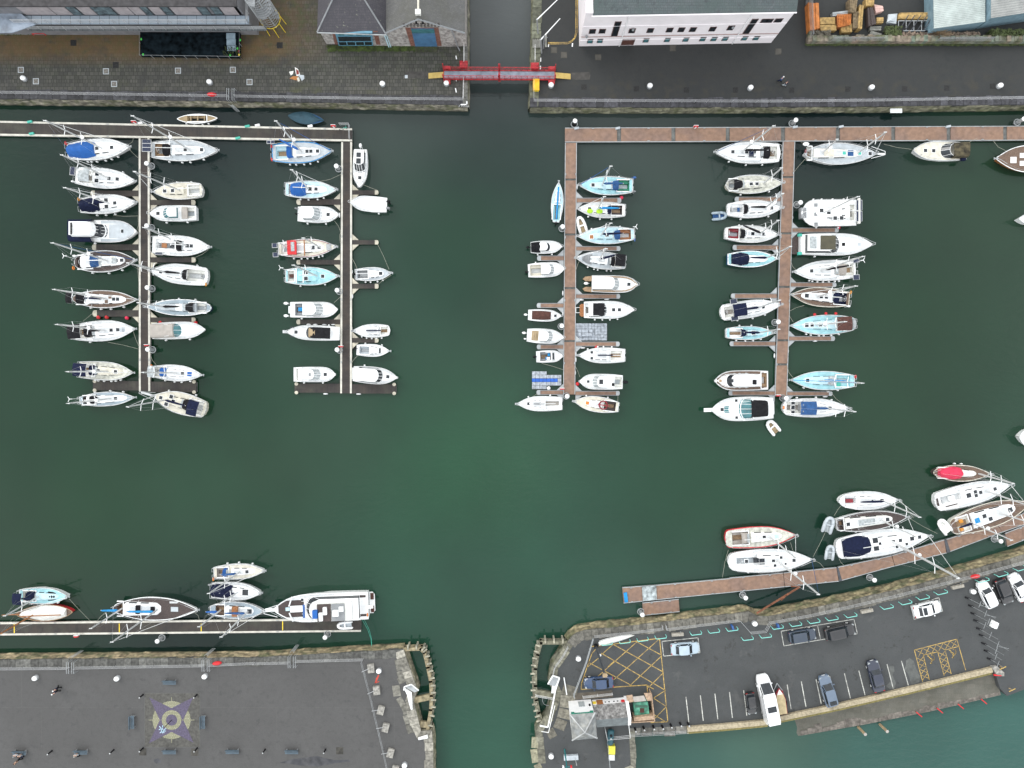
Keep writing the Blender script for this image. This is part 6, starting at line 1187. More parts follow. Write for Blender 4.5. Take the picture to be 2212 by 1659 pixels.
for i in range(90): p = (a.x + random.uniform(-1., 1.6), a.y + random.uniform(-.5, 1.0), .92); k.tube(p, (p[0] + random.uniform(-.15, .15), p[1] + random.uniform(-.15, .15), 1.2 + random.random() * .35), .05, .01, 3)
k.build('plants', mat('weeds', (.05, .07, .02), rough=.9, var=.4, scale=3), root3)
for x, y, cc in ((1236, 470, 'lime2'), (1988, 478, 'lime2'), (2052, 418, 'lime2'), (2075, 345, 'lime2'), (1220, 338, 'lime2'), (2066, 472, 'yellow'), (2062, 440, 'maroon')):
 a = P('a', x, y, QZ + 1.1) - o; k = MB(); k.ell(a, .14, .2, .04, 8, 4); k.build('leaf_ornament', mat('lime2', (.05, .45, .06), rough=.6) if cc == 'lime2' else cc, root3)
# ---- red bench
p = P('a', 345, 292, QZ); r_ = thing('bench', 'red bench under the lower balcony of the modern building', 'bench', p);
for y0 in (-.25, -.08, .09): MB().box(-.95, .95, y0, y0 + .14, .44, .48).build('seat_slat', 'red', r_)
MB().box(-.95, .95, .26, .31, .5, .9).build('backrest', 'red', r_); MB().box(-.95, -.85, -.25, .3, 0, .46).build('leg', 'red', r_); MB().box(.85, .95, -.25, .3, 0, .46).build('leg', 'red', r_)
# ---- storage yard, sheds, wall and palisade
q_ = [P('d', x, y, QZ) for x, y in ((325, 384), (2700, 390), (2700, 355), (372, 335))]
root4 = thing('yard_wall', 'low rough stone wall with pale crumbling top along the storage yard', 'wall', q_[0]); o = root4.location; k = MB(); a, b_ = q_[0] - o, q_[1] - o; n = 70
for i in range(n):
 x0, x1 = a.x + (b_.x - a.x) * i / n, a.x + (b_.x - a.x) * (i + 1) / n; h_ = random.uniform(.9, 1.2); k.box(x0, x1 + .0, -.02, random.uniform(.75, .95), 0, h_, (.17 * random.uniform(.7, 1.2), .155, .12))
k.build('wall', m_wall, root4)
xl = P('d', 325, 384, QZ)
MB_ = MB(); MB_.box(0, .45, 0, 26, 0, 1.0, (.14, .13, .11)); r_ = thing('yard_wall', 'side wall of the storage yard beside the white building passage', 'wall', (xl.x + .1, xl.y + 1.0, QZ)); MB_.build('wall', m_wall, r_)
def palisade(p0, p1, h, label, step=.17, z=0):
 r_ = thing('palisade_fence', label, 'fence', p0); d = p1 - p0; n = int(d.length / step); k = MB()
 for i in range(n + 1): p = d * (i / n); k.tube(p + up * z, p + up * (z + h), .05, .03, 4)
 k.build('paling', 'steel', r_); k = MB(); [k.tube(up * (z + h * f), d + up * (z + h * f), .035, None, 4) for f in (.2, .85)]; k.build('rail', 'galv', r_)
palisade(P('d', 325, 380, QZ) + Vector((.25, .4, 0)), P('d', 300, 0, QZ) + Vector((.25, 3, 0)), 2.6, 'grey palisade fence along the left side of the storage yard')
palisade(P('d', 520, 380, QZ), P('d', 950, 380, QZ), 2.3, 'grey palisade fence in front of the timber stacks')
palisade(P('d', 1420, 382, QZ), P('d', 1880, 380, QZ), 2.3, 'grey palisade fence below the pale corrugated shed')
def shed(pts, zr, label, mroof, mwall, zf=None):
 w = [P('d', x, y, z) for x, y, z in pts]; root = thing('corrugated_shed', label, 'shed', (w[0].x, w[0].y, QZ)); o = root.location; k = MB(); n = len(w)
 k.add([p - o for p in w] + [(p.x - o.x, p.y - o.y, 0) for p in w], [(i, (i + 1) % n, n + (i + 1) % n, n + i) for i in range(n)]); k.build('wall', mwall, root)
 k = MB(); k.add([p - o + up * .06 for p in w] + [p - o for p in w], [tuple(range(n))[::-1]] + [(i, (i + 1) % n, n + (i + 1) % n, n + i) for i in range(n)]); k.build('roof', mroof, root); return root
def corr(name, c, c2, rotz, sc=1.2):
 m = mat(name, c, rough=.45, var=.1, scale=.8); t = m.node_tree; b = t.nodes['Principled BSDF']; g = t.nodes.new('ShaderNodeNewGeometry'); mp = t.nodes.new('ShaderNodeMapping'); mp.inputs['Rotation'].default_value = (0, 0, rotz); w_ = t.nodes.new('ShaderNodeTexWave'); w_.bands_direction = 'Y'; w_.inputs['Scale'].default_value = sc
 t.links.new(g.outputs['Position'], mp.inputs['Vector']); t.links.new(mp.outputs[0], w_.inputs['Vector']); bp = t.nodes.new('ShaderNodeBump'); bp.inputs['Strength'].default_value = 1; bp.inputs['Distance'].default_value = .12; t.links.new(w_.outputs['Fac'], bp.inputs['Height']); t.links.new(bp.outputs[0], b.inputs['Normal']); return m
shed([(1432, 248, 4.5), (1875, 188, 4.5), (1875, -200, 4.5), (1424, -200, 4.5)], 6, 'pale green corrugated shed roof at the right of the timber yard', corr('corrugated_pale', (.46, .52, .50), 0, -.13), mat('shed_blue_wall', (.16, .25, .30), rough=.5, var=.12))
shed([(1925, 158, 5.4), (2700, 40, 5.4), (2700, -200, 5.4), (1925, -200, 5.4)], 6, 'grey corrugated shed in the top right corner with blue-grey wall', corr('corrugated_grey', (.30, .31, .30), 0, -.15, .9), mat('shed_blue_wall', (0, 0, 0)))
def pile_(t, pts, z0, z1, name, label, m, cat, n=1, vert=True, part='board', gap=.04):
 """a stack seen from above: quad corners, split in n boards"""
 w = [P(t, x, y, QZ + z1) for x, y in pts]; root = thing(name, label, cat, (w[0].x, w[0].y, QZ + z0)); o = root.location
 for i in range(n):
  f0, f1 = i / n, (i + 1) / n - gap / n; a, b_, c_, d_ = (w[0].lerp(w[1], f0), w[0].lerp(w[1], f1), w[3].lerp(w[2], f1), w[3].lerp(w[2], f0)) if vert else (w[0].lerp(w[3], f0), w[0].lerp(w[3], f1), w[1].lerp(w[2], f1), w[1].lerp(w[2], f0))
  k = MB(); k.prism([tuple((p - o).xy) for p in (a, b_, c_, d_)], 0, z1 - z0 - random.uniform(0, .12)); k.build(part, m, root)
 return root
tim = mat('yellow_timber', (.36, .24, .09), rough=.8, var=.3, scale=2.5); tim2 = mat('old_timber', (.16, .12, .07), rough=.9, var=.35, scale=2.5); org = mat('orange_paint', (.50, .17, .04), rough=.7, var=.2); gr_ = mat('weathered_board', (.20, .20, .18), rough=.9, var=.2)
pile_('d', ((348, 20), (440, 25), (448, 240), (362, 262)), 0, 1.3, 'skip', 'orange steel skip beside the palisade fence', org, 'skip', 3)
for args in ((((450, 150), (580, 148), (582, 205), (452, 208)), .8, 'upper yellow timber stack right of the orange skip', tim, 5, False), (((450, 215), (590, 212), (592, 262), (455, 265)), .8, 'lower yellow timber stack right of the orange skip', tim, 4, False),
             (((630, 208), (728, 200), (728, 275), (640, 278)), .8, 'tangled pale timber bundle behind the palisade', tim, 4, True), (((710, -20), (778, -20), (762, 105), (708, 100)), 1.4, 'dark green timber stack at the top of the yard', tim2, 5, True),
             (((740, 100), (790, 95), (780, 240), (738, 238)), 1.2, 'brown plank stack leaning in the middle of the yard', tim2, 4, True), (((792, 40), (830, 40), (815, 245), (778, 245)), 1.3, 'long yellow planks in the middle of the yard', tim, 5, True),
             (((1140, 108), (1428, 104), (1430, 158), (1125, 158)), .9, 'long yellow timber bundle with dark straps near the shed', tim, 6, False), (((850, -20), (920, -20), (918, 42), (848, 45)), 1.2, 'pale timber stack at the top edge of the yard', tim, 4, True),
             (((885, 228), (982, 226), (978, 262), (880, 262)), .5, 'grey weathered boards behind the palisade', gr_, 3, False), (((892, 262), (985, 290), (978, 320), (880, 300)), .45, 'grey boards fanned out behind the palisade', gr_, 3, False),
             (((862, 65), (910, 60), (940, 200), (870, 225)), 1.0, 'dark brown beams between the planks and the pink tiles', 'teakdark', 5, True), (((560, 105), (700, 88), (704, 118), (562, 138)), .8, 'grey roofing sheets behind the orange crates', 'galv', 2, False),
             (((920, 35), (995, 50), (1000, 92), (935, 112)), .8, 'pink tile stack in the storage yard', mat('pink_tile', (.55, .36, .32), rough=.8, var=.15), 4, False), (((940, 150), (1000, 148), (998, 195), (940, 198)), .6, 'small pallet stack below the pink tiles', tim, 4, False)):
 pile_('d', args[0], 0, args[1], 'timber_stack', args[2], args[3], 'timber', args[4], args[5])
w = [P('d', x, y, QZ + 1.2) for x, y in ((600, 125), (718, 122), (712, 210), (606, 232))]; root = thing('orange_crate_stack', 'orange lattice crates in the storage yard', 'crate', (w[0].x, w[0].y, QZ)); o = root.location; k = MB()
for i in range(9): k.tube(w[0].lerp(w[1], i / 8) - o, w[3].lerp(w[2], i / 8) - o, .05, None, 4)
for i in range(9): k.tube(w[0].lerp(w[3], i / 8) - o, w[1].lerp(w[2], i / 8) - o, .05, None, 4)
k.build('lattice', org, root); k = MB(); k.prism([tuple((p - o).xy) for p in w], 0, 1.0); k.build('crate_body', mat('dark_orange', (.22, .07, .02), rough=.8), root)
p = P('d', 1060, 175, QZ); r_ = thing('bulk_bag', 'torn white bulk bag beside the yellow timber bundle', 'bag', p); k = MB(); k.loft([[(-.7, -.6, 0), (.6, -.75, 0), (.75, .6, 0), (-.5, .75, 0)], [(-.8, -.55, .5), (.55, -.8, .55), (.7, .7, .6), (-.6, .65, .5)], [(-.5, -.4, .75), (.3, -.5, .6), (.5, .4, .8), (-.3, .5, .62)]], True, False, True); k.build('bag', 'palegrey', r_)
w0, w1 = P('d', 1105, 285, QZ), P('d', 1370, 200, QZ); r_ = thing('trailer_frame', 'dark steel frame trailer with slanting bars in the yard', 'trailer', (w0.x, w0.y, QZ)); sx_, sy_ = w1.x - w0.x, w1.y - w0.y
k = MB(); [k.tube((0, y, .7), (sx_, y, .7), .07) for y in (0, sy_)]; [k.tube((sx_ * f, 0, .7), (sx_ * f, sy_, .7), .06) for f in (0, .25, .5, .75, 1)]; k.build('chassis', 'galv', r_)
k = MB(); [k.tube((sx_ * f, -.1, .6), (sx_ * f + .9, sy_ + .3, 1.8), .07) for f in (.0, .2, .4, .6, .8)]; k.build('slanting_bar', m_dkmetal, r_)
for x in (.5, sx_ - .4): k = MB(); k.torus((x, -.1, .45), .33, .12, 14, 6, 'y'); k.build('wheel', 'rubber', r_)
k = MB(); rr = random.Random(5); p0 = P('d', 1450, 320, QZ)
for i in range(110): a = rr.uniform(0, 6.28); l_ = rr.uniform(.6, 2.0); k.tube((0, 0, .8), (l_ * math.cos(a), l_ * .6 * math.sin(a), .8 + rr.uniform(.1, 1.1)), .03, .008, 3)
r_ = thing('bare_shrub', 'bare twiggy shrub on the yard wall below the shed', 'shrub', p0); k.build('twigs', mat('twig', (.24, .17, .10), rough=.9, var=.3), r_)
def weeds(t, x0, x1, y0, y1, n, label, z=QZ, col=(.045, .06, .018), h=.5, seed=1):
 rr = random.Random(seed); k = MB()
 for i in range(n):
  p = P(t, rr.uniform(x0, x1), rr.uniform(y0, y1), z); l_ = rr.uniform(.1, .35); a = rr.uniform(0, 6.28); u_ = Vector((math.cos(a), math.sin(a), 0)) * l_; v_ = Vector((-u_.y, u_.x, 0)) * .5; zz = up * rr.uniform(.05, h)
  k.add([p + zz - u_, p + zz + v_, p + zz + u_ + up * .08, p + zz - v_], [(0, 1, 2, 3)])
 o = k.build('weeds', mat('weed_%s' % label.split()[0], col, rough=.9, var=.4, scale=2)); return tag(o, label, 'weeds', kind='stuff')
weeds('d', 990, 1120, 255, 330, 500, 'green bramble behind the yard wall', h=1.2, seed=2); weeds('d', 1890, 2260, 285, 340, 900, 'mixed weeds along the yard wall at the right', h=1.3, seed=3)
weeds('d', 325, 2212, 381, 393, 900, 'thin weeds at the foot of the yard wall', h=.2, seed=4); weeds('d', 380, 520, 290, 340, 350, 'brown dead growth in the yard corner', col=(.09, .08, .06), h=1.0, seed=6); weeds('d', 1130, 1800, 300, 350, 1300, 'dry litter and brush behind the yard wall', col=(.16, .12, .09), h=.9, seed=7)
# ================================================================ swing footbridge
p0, p1 = P('o', 480, 965, 2.75), P('o', 1930, 972, 2.75); root = thing('footbridge', 'red swing footbridge with grey deck and yellow ramps across the canal', 'bridge', (p0.x, p0.y, QZ)); L_ = p1.x - p0.x; o = root.location; rz = math.atan2(p1.y - p0.y, L_); root.rotation_euler = (0, 0, rz)
W2 = .52; z = .5
MB().box(0, L_, -W2, W2, z - .12, z).build('deck', mat('bridge_deck', (.20, .23, .28), rough=.6, var=.2, scale=1.2), root)
for sg in (-1, 1):
 k = MB(); yy = sg * (W2 + .12); k.tube((0, yy, z + 1.15), (L_, yy, z + 1.15), .05); k.box(0, L_, yy - .05, yy + .05, z - .3, z + .02); k.tube((0, yy, z + .55), (L_, yy, z + .55), .03)
 n = 20
 for i in range(n + 1): x = L_ * i / n; k.tube((x, yy, z), (x, yy, z + 1.15), .035);
 for i in range(n): x = L_ * i / n; k.tube((x, yy, z), (x + L_ / n, yy, z + 1.1), .018, None, 4)
 k.build('parapet', mat('bridge_red', (.36, .022, .028), rough=.6, var=.25, scale=2.5), root)
for x in (.05, L_ / 2 - .08, L_ / 2 + .08, L_ - .05):
 k = MB(); [k.tube((x, sg * (W2 + .15), -.2), (x, sg * (W2 + .25), z + 2.0 if x < 1 or x > L_ - 1 or 1 else 1.6), .08) for sg in (-1, 1)]; k.tube((x, -W2, z), (x, W2, z), .06); k.build('portal_post', mat('bridge_red', (.36, .022, .028), rough=.6, var=.25, scale=2.5), root)
for x in (.55, L_ - .55):
 for sg in (-1, 1): k = MB(); k.box(x - .6, x + .6, sg * (W2 + .1), sg * (W2 + .9), 0, .9) if 0 else k.obox((x, sg * (W2 + .5), 0), (.95, .5, .6)); k.build('machinery_box', mat('bridge_red', (.36, .022, .028), rough=.6, var=.25, scale=2.5), root)
for (xa, xb) in ((-3.2 * .72, 0), (L_, L_ + 2.35)):
 sgn = -1 if xa < 0 else 1; k = MB(); yq = -.15; xs_ = (0, sgn * abs(xb - xa)); base = 0 if sgn < 0 else L_
 k.add([(base, -W2 * .8, z), (base + xs_[1], -W2 * .8, .04), (base + xs_[1], W2 * .8, .04), (base, W2 * .8, z), (base, -W2 * .8, z - .08), (base + xs_[1], -W2 * .8, 0), (base + xs_[1], W2 * .8, 0), (base, W2 * .8, z - .08)], [(0, 1, 2, 3), (7, 6, 5, 4), (0, 4, 5, 1), (3, 2, 6, 7), (1, 5, 6, 2)]); k.build('ramp', mat('ramp_yellow', (.46, .33, .10), rough=.8, var=.12), root)
for (x, y, lb) in (((708 + 788) / 2, 862, 'red control cabinet on the west bank beside the footbridge'), (1662, 885, 'red control cabinet on the east bank beside the footbridge')):
 p = P('o', x, y, QZ); r_ = thing('control_cabinet', lb, 'cabinet', p); k = MB(); k.obox((0, 0, 0), (.95, .65, .9)); k.build('cabinet', MATS['bridge_red'], r_); k = MB(); k.add([(-.62, -.45, .95), (.62, -.45, .95), (.62, .45, .95), (-.62, .45, .95), (-.5, 0, 1.25), (.5, 0, 1.25)], [(0, 1, 5, 4), (2, 3, 4, 5), (1, 2, 5), (3, 0, 4), (3, 2, 1, 0)]); k.build('lid', MATS['bridge_red'], r_)
p = P('o', 1680, 1120, QZ); r_ = thing('grit_bin', 'yellow plastic bin beside the railing by the footbridge', 'bin', p); k = MB(); k.obox((0, 0, 0), (.85, 2.0 * .8, .6)); k.build('bin', 'yellow', r_); k = MB(); k.obox((0, 0, .6), (.95, 1.7, .15)); k.build('lid', mat('amber_lid', (.75, .42, .01), rough=.5), r_)
def sheet(t, pts, name, m, z, rzdz=0):
 k = MB(); k.prism([tuple(P(t, x, y, z).xy) for x, y in pts], z - .1, z, bottom=False); return tag(k.build(name, m, origin=(0, 0, 0)), kind='structure')
m_strip = mat('dark_concrete', (.055, .052, .048), rough=.9, var=.2)
sheet('b', [(1290, 618), (1485, 616), (1485, 672), (1290, 676)], 'concrete_strip', m_strip, QZ + .004); sheet('c', [(512, 628), (668, 622), (678, 650), (672, 688), (512, 690)], 'concrete_strip', m_strip, QZ + .004)
sheet('b', [(1286, 648), (1310, 648), (1310, 676), (1286, 676)], 'painted_square', 'palegrey', QZ + .008)
# ================================================================ railings along the quays
def railing(t, pts, label, h=1.15, step=1.9, m='steel', rails=(1., .66, .33), r=.02, post=.03, z=QZ, cat='railing', name='railing'):
 w = [P(t, x, y, z) for x, y in pts]; root = thing(name, label, cat, w[0]); o = root.location; k = MB(); q0 = None
 for a, b_ in zip(w, w[1:]):
  a, b_ = a - o, b_ - o; n = max(1, round((b_ - a).length / step))
  for i in range(n + 1):
   p = a.lerp(b_, i / n)
   if q0 is None: q0 = MB().tube((0, 0, 0), up * h, post, None, 5).build('post', m, root); q0.location = p
   else: copy_obj(q0, root, p)
  for f in rails: k.tube(a + up * h * f, b_ + up * h * f, r, None, 5)
 k.build('rail', m, root); return root
railing('a', [(-300, 808), (1990, 845)], 'thin grey railing along the north-west quay, left length'); railing('b', [(-170, 846), (900, 865), (1792, 872), (1797, 690)], 'thin grey railing along the north-west quay, right length with the corner')
railing('b', [(1800, 560), (1800, 400)], 'white handrail between the footbridge and the gabled building', m='white')
railing('c', [(188, 690), (188, 882), (2212, 890)], 'grey railing along the north-east quay from the footbridge corner'); railing('d', [(0, 890), (1000, 880), (2212, 858), (2700, 850)], 'grey railing along the north-east quay, right length')
railing('c', [(198, 545), (198, 415)], 'white handrail north of the footbridge on the east bank', m='white')
railing('i', [(-200, 945), (0, 944), (505, 940)], 'grey railing along the south-west quay, left length'); railing('i', [(548, 938), (1455, 922)], 'grey railing along the south-west quay, middle length'); railing('i', [(1495, 920), (1810, 905)], 'short grey railing along the south-west quay before the ladder'); railing('j', [(-5, 908), (245, 902)], 'short grey railing left of the third quay ladder'); railing('j', [(290, 892), (762, 880)], 'grey railing along the south-west quay, right length')
railing('k', [(580, 718), (850, 690), (1058, 664), (1056, 640)], 'grey railing along the car park quay, first length'); railing('k', [(1082, 640), (1084, 668), (1600, 605), (1676, 692), (1780, 682), (1812, 625)], 'grey railing stepping around the gangway recess')
railing('l', [(0, 622), (300, 568), (600, 500), (900, 430), (1200, 352), (1500, 275), (1810, 190), (2400, 0)], 'long grey railing along the car park quay, right length')
railing('k', [(830, 1412), (1235, 1388)], 'grey railing above the river beside the black posts'); railing('k', [(395, 790), (355, 860), (300, 935), (275, 1040)], 'grey railing beside the lock guard frame', h=1.1)
railing('k', [(570, 730), (520, 900), (432, 1130), (440, 1145)], 'leaning white fence between the lock edge and the hatched yellow area', r=.05, m='galv', rails=(1., .5)); railing('j', [(752, 898), (800, 1080), (850, 1290), (905, 1520), (940, 1680)], 'wire fence on concrete feet across the south-west pier', m='galv', rails=(1., .55), step=2.6)
railing('k', [(655, 1370), (668, 1435), (830, 1420), (815, 1300)], 'white pipe rail beside the tank platform', m='white', step=3); railing('k', [(668, 1435), (690, 1659)], 'long rail between the lock house yard and the tank platform', m='galv', rails=(1., .5))
def ladder(t, x, y, label, s=1, z0=QZ, ln=1.9):
 p = P(t, x, y, z0); r_ = thing('quay_ladder', label, 'ladder', p); k = MB()
 for dx_ in (-.55, -.25, .25, .55): k.path([(dx_, -s * 1.0, 0), (dx_, -s * 1.0, 1.1), (dx_, s * .7, 1.1), (dx_, s * .7, 0)], .035)
 k.build('gate_rail', 'galv', r_); k = MB(); [k.tube((dx_, s * 1.35, 1.0), (dx_, s * 1.35, -ln), .04) for dx_ in (-.25, .25)]; [k.tube((-.25, s * 1.35, -ln + .3 * i), (.25, s * 1.35, -ln + .3 * i), .025) for i in range(9)]; k.build('ladder', 'galv', r_)
ladder('a', 2015, 845, 'steel ladder through the railing of the north-west quay', -1); ladder('i', 527, 925, 'left steel ladder with guard rails on the south-west quay', 1); ladder('i', 1475, 910, 'middle steel ladder with guard rails on the south-west quay', 1); ladder('j', 268, 885, 'right steel ladder with guard rails on the south-west quay', 1)
# bollards
def bollard(t, x, y, label):
 p = P(t, x, y, QZ + .4); p.z = QZ; r_ = thing('mooring_bollard', label, 'bollard', p, 0, 'white mooring bollards'); k = MB(); k.tube((0, 0, 0), (0, 0, .35), .26, .22, 12); k.ell((0, 0, .46), .42, .38, .30, 12, 8); k.build('bollard', 'white', r_, smooth=True); k = MB(); k.tube((0, 0, 0), (0, 0, .06), .42, None, 12); k.build('base_plate', 'grey', r_)
for i, (t_, x, y) in enumerate([('a', 200, 675), ('a', 1808, 706), ('b', 1092, 722), ('b', 1645, 717)]): bollard(t_, x, y, 'white mooring bollard, %s from the left along the north-west quay' % ORD[i])
for i, (t_, x, y) in enumerate([('c', 338, 733), ('c', 1192, 739), ('c', 2062, 755), ('d', 897, 753), ('d', 2008, 738)]): bollard(t_, x, y, 'white mooring bollard, %s from the left along the north-east quay' % ORD[i])
for i, (t_, x, y) in enumerate([('i', 246, 1025), ('i', 825, 1028), ('i', 1446, 1013), ('j', 868, 974), ('j', 1050, 1642)]): bollard(t_, x, y, 'white mooring bollard, %s from the left on the south-west pier' % ORD[i])
for t_, x, y, lb in (('k', 470, 888, 'beside the leaning fence of the lock'), ('k', 277, 1578, 'at the tip of the lock house quay'), ('l', 1452, 413, 'beside the white hatchback in the car park'), ('k', 1717, 640, 'in the gangway recess')): bollard(t_, x, y, 'white mooring bollard ' + lb)
# drain covers and marked squares
def cover(t, x, y, w_, label, frame, fill, name='inspection_cover'):
 p = P(t, x, y, QZ); r_ = thing(name, label, 'drain cover', (p.x, p.y, QZ), 0, 'ground covers'); h = w_ / 2
 k = MB(); k.prism([(-h, -h), (h, -h), (h, h), (-h, h)], -.05, .006); k.build('frame', frame, r_); k = MB(); h -= .09; k.prism([(-h, -h), (h, -h), (h, h), (-h, h)], -.05, .011); k.build('cover', fill, r_)
cvf = mat('cover_fill', (.16, .15, .135), rough=.9, var=.3, scale=6); grt = mat('grate', (.013, .013, .013), rough=.8, var=.5, scale=8); bgc = mat('cover_brown', (.055, .052, .045), rough=.9, var=.3)
for i, (t_, x, y) in enumerate([('a', 180, 604), ('a', 915, 616), ('a', 1538, 611), ('a', 2012, 603)]): cover(t_, x, y, .88, 'white edged square cover, %s of the upper row on the setts' % ORD[i], 'palegrey', cvf)
for i, (t_, x, y) in enumerate([('a', 310, 702), ('a', 986, 725), ('a', 2156, 709)]): cover(t_, x, y, .88, 'white edged square cover, %s of the lower row on the setts' % ORD[i], 'palegrey', cvf)
for i, (t_, x, y) in enumerate([('c', 622, 752), ('c', 1073, 767), ('c', 1507, 778), ('c', 1931, 778), ('d', 203, 780), ('d', 690, 770), ('d', 1180, 769), ('d', 1544, 761), ('d', 1940, 745)]): cover(t_, x, y, .8, 'dark square drain grate, %s from the left on the north-east quay' % ORD[i], grt, grt, 'drain_grate')
for i, (t_, x, y) in enumerate([('c', 363, 433), ('c', 449, 475), ('c', 745, 495), ('c', 1390, 416), ('d', 90, 446)]): cover(t_, x, y, .95, 'brown square access cover, %s from the left on the asphalt by the white building' % ORD[i], bgc, mat('cover_brown2', (.075, .07, .06), rough=.9))
for t_, x, y, lb in (('b', 205, 392, 'near the spiral staircase'), ('a', 635, 370, 'below the red bench'), ('a', 1000, 562, 'on the grey setts')): cover(t_, x, y, .9, 'dark square cover ' + lb, grt, grt, 'drain_grate')
cover('i', 1010, 1545, 1.1, 'brown square cover left of the compass mosaic foot', bgc, bgc); cover('i', 1377, 1548, 1.1, 'brown square cover right of the compass mosaic foot', bgc, bgc); cover('j', 592, 1537, 1.1, 'dark square cover right of the lone bench', bgc, bgc)
# painted ground artwork: four loose abstract shapes on the setts
for i, (pts, cc) in enumerate([([(335, 580), (362, 595), (380, 640), (378, 660), (348, 655), (340, 620)], 'white2'), ([(345, 595), (368, 612), (372, 640), (350, 645)], mat('mosaic_red', (.22, .035, .03), rough=.8)), ([(285, 620), (325, 612), (318, 640), (300, 652)], 'white2'), ([(290, 678), (320, 658), (362, 660), (370, 695), (330, 690)], mat('mosaic_orange', (.42, .17, .05), rough=.8, var=.2)), ([(360, 645), (415, 650), (418, 680), (395, 698), (380, 668)], 'palegrey'), ([(352, 672), (372, 668), (378, 700), (362, 706)], 'cream')]):
 sheet('b', pts, 'paving_mosaic', cc, QZ + .004 + .004 * i)
# ================================================================ gate barrier and paving by the white building
for y0, x0, x1, y1, lb, i in ((170, 215, 395, -5, 'upper', 0), (345, 247, 415, 160, 'lower', 1)):
 a, b_ = P('c', x0, y0, QZ + 3.6), P('c', x1, y1, QZ + 3.6); r_ = thing('barrier_arm', lb + ' of the two white lifting barrier arms beside the canal', 'barrier', (a.x, a.y, QZ)); o = r_.location; k = MB(); k.tube(a - o, b_ - o, .09, .06, 6); k.build('arm', 'white', r_); k = MB(); k.tube((.3, -.3, 0), (0, 0, 3.7), .12); k.build('post', 'galv', r_)
r_ = thing('timber_jetty', 'small weathered timber platform at the corner of the east canal bank', 'platform', P('c', 175, 412, QZ)); o = r_.location
for i in range(8): a = P('c', 178 + i * 9.5, 412, QZ + .3) - o; b_ = P('c', 178 + i * 9.5, 335 + (i % 2) * 8, QZ + .3) - o; k = MB(); k.box(a.x, a.x + .14, a.y, b_.y, .2, .32); k.build('plank', gr_, r_)
k = MB(); a = P('c', 300, 412, QZ) - o; k.box(1.9, a.x, 0, 2.0, .1, .3); k.build('lower_deck', gr_, r_); k = MB(); b_ = P('c', 270, 420, QZ) - o; k.tube(b_, b_ + up * 4.2, .11); k.tube(b_ + up * 3.6 - Vector((.5, 0, 0)), b_ + up * 3.6 + Vector((.5, 0, 0)), .05); k.build('signal_post', 'grey', r_)
def line(t, pts, w_, name, m, z, closed=False):
 w = [P(t, x, y, z).xy.to_3d() for x, y in pts]; k = MB()
 if closed: w.append(w[0])
 for a, b_ in zip(w, w[1:]):
  d = (b_ - a).normalized(); n_ = Vector((-d.y, d.x, 0)) * w_ / 2; a2, b2 = a - d * w_ * .4, b_ + d * w_ * .4; k.prism([tuple((a2 + n_).xy), tuple((b2 + n_).xy), tuple((b2 - n_).xy), tuple((a2 - n_).xy)], z - .02, z, bottom=False)
 return k
LY = mat('yellow_line', (.46, .31, .09), rough=.8, var=.25, scale=5, tint=(.24, .17, .07), tscale=1.3); LW = mat('white_line', (.52, .52, .48), rough=.8, var=.22, scale=5, tint=(.30, .30, .28), tscale=1.3); zz = QZ + .006
m1 = MB()
for off in (0, 12):
 q = line('c', [(312, 368 + off), (480, 366 + off), (515, 352 + off), (540 + off * .6, 325), (550 + off, 280), (553 + off, -20)], .1, '', LY, zz); m1.add(q.v, q.f)
tag(m1.build('road_marking', LY, origin=(0, 0, 0)), kind='structure')
k = MB()
for t_, x0, y0, x1, y1 in (('c', 316, 385, 314, 402), ('c', 523, 376, 521, 400), ('c', 248, 412, 248, 438), ('c', 247, 502, 247, 528), ('c', 246, 572, 245, 598), ('b', 1728, 485, 1732, 508), ('b', 1726, 672, 1730, 698), ('b', 1724, 765, 1730, 795)):
 q = line(t_, [(x0, y0), (x1, y1)], .16, '', LW, zz); k.add(q.v, q.f)
q = line('b', [(1772, 903), (1822, 903), (1822, 878)], .16, '', LW, QZ + .07); k.add(q.v, q.f)
tag(k.build('edge_marking', 'white', origin=(0, 0, 0)), kind='structure')
# scrawled white graffiti on the coping corner
k = MB(); c = P('b', 1748, 916, QZ + .07)
for i, g_ in enumerate([[(0, 0), (.25, .12), (.1, .3), (.35, .3)], [(.5, 0), (.5, .3), (.7, .3), (.72, .15), (.5, .15)], [(.85, .0), (.95, .3)], [(1.05, .0), (1.05, .3)], [(1.2, .0), (1.2, .2)], [(1.35, .0), (1.35, .2), (1.5, .2), (1.5, .0)], [(1.8, .02), (1.62, .02), (1.62, .2), (1.8, .18)]]): k.path([(c.x + x * .9, c.y + y * .9 - .15, QZ + .075) for x, y in g_], .014, 4)
tag(k.build('chalk_writing', 'white'), 'scrawled white chalk writing on the quay corner', 'writing')
railing('i', [(-1, -1), (0, 0)], 'tmp') if 0 else None
# red lifebuoy housings on the quay railings
for t_, x, y, lb, a in (('a', 1835, 820, 'on the north-west quay railing', 0), ('i', 1538, 915, 'on the south-west quay railing', .1), ('l', 1460, 302, 'on the car park quay railing', .2)):
 p = P(t_, x, y, QZ + .6); r_ = thing('lifebuoy_housing', 'red lifebuoy housing ' + lb, 'lifebuoy', (p.x, p.y, QZ), a); k = MB(); k.ell((0, 0, .75), .75, .3, .42, 10, 6); k.build('housing', 'red', r_); k = MB(); k.tube((0, 0, 0), (0, 0, .6), .05); k.build('post', 'steel', r_)
w = P('d', 1110, 930, 1.6); r_ = thing('wall_notice', 'white notice board fixed low on the north-east quay wall', 'notice', (w.x, w.y, 1.0)); k = MB(); k.box(-.9, .9, -.75, -.1, .45, .55); k.build('board', 'white', r_)
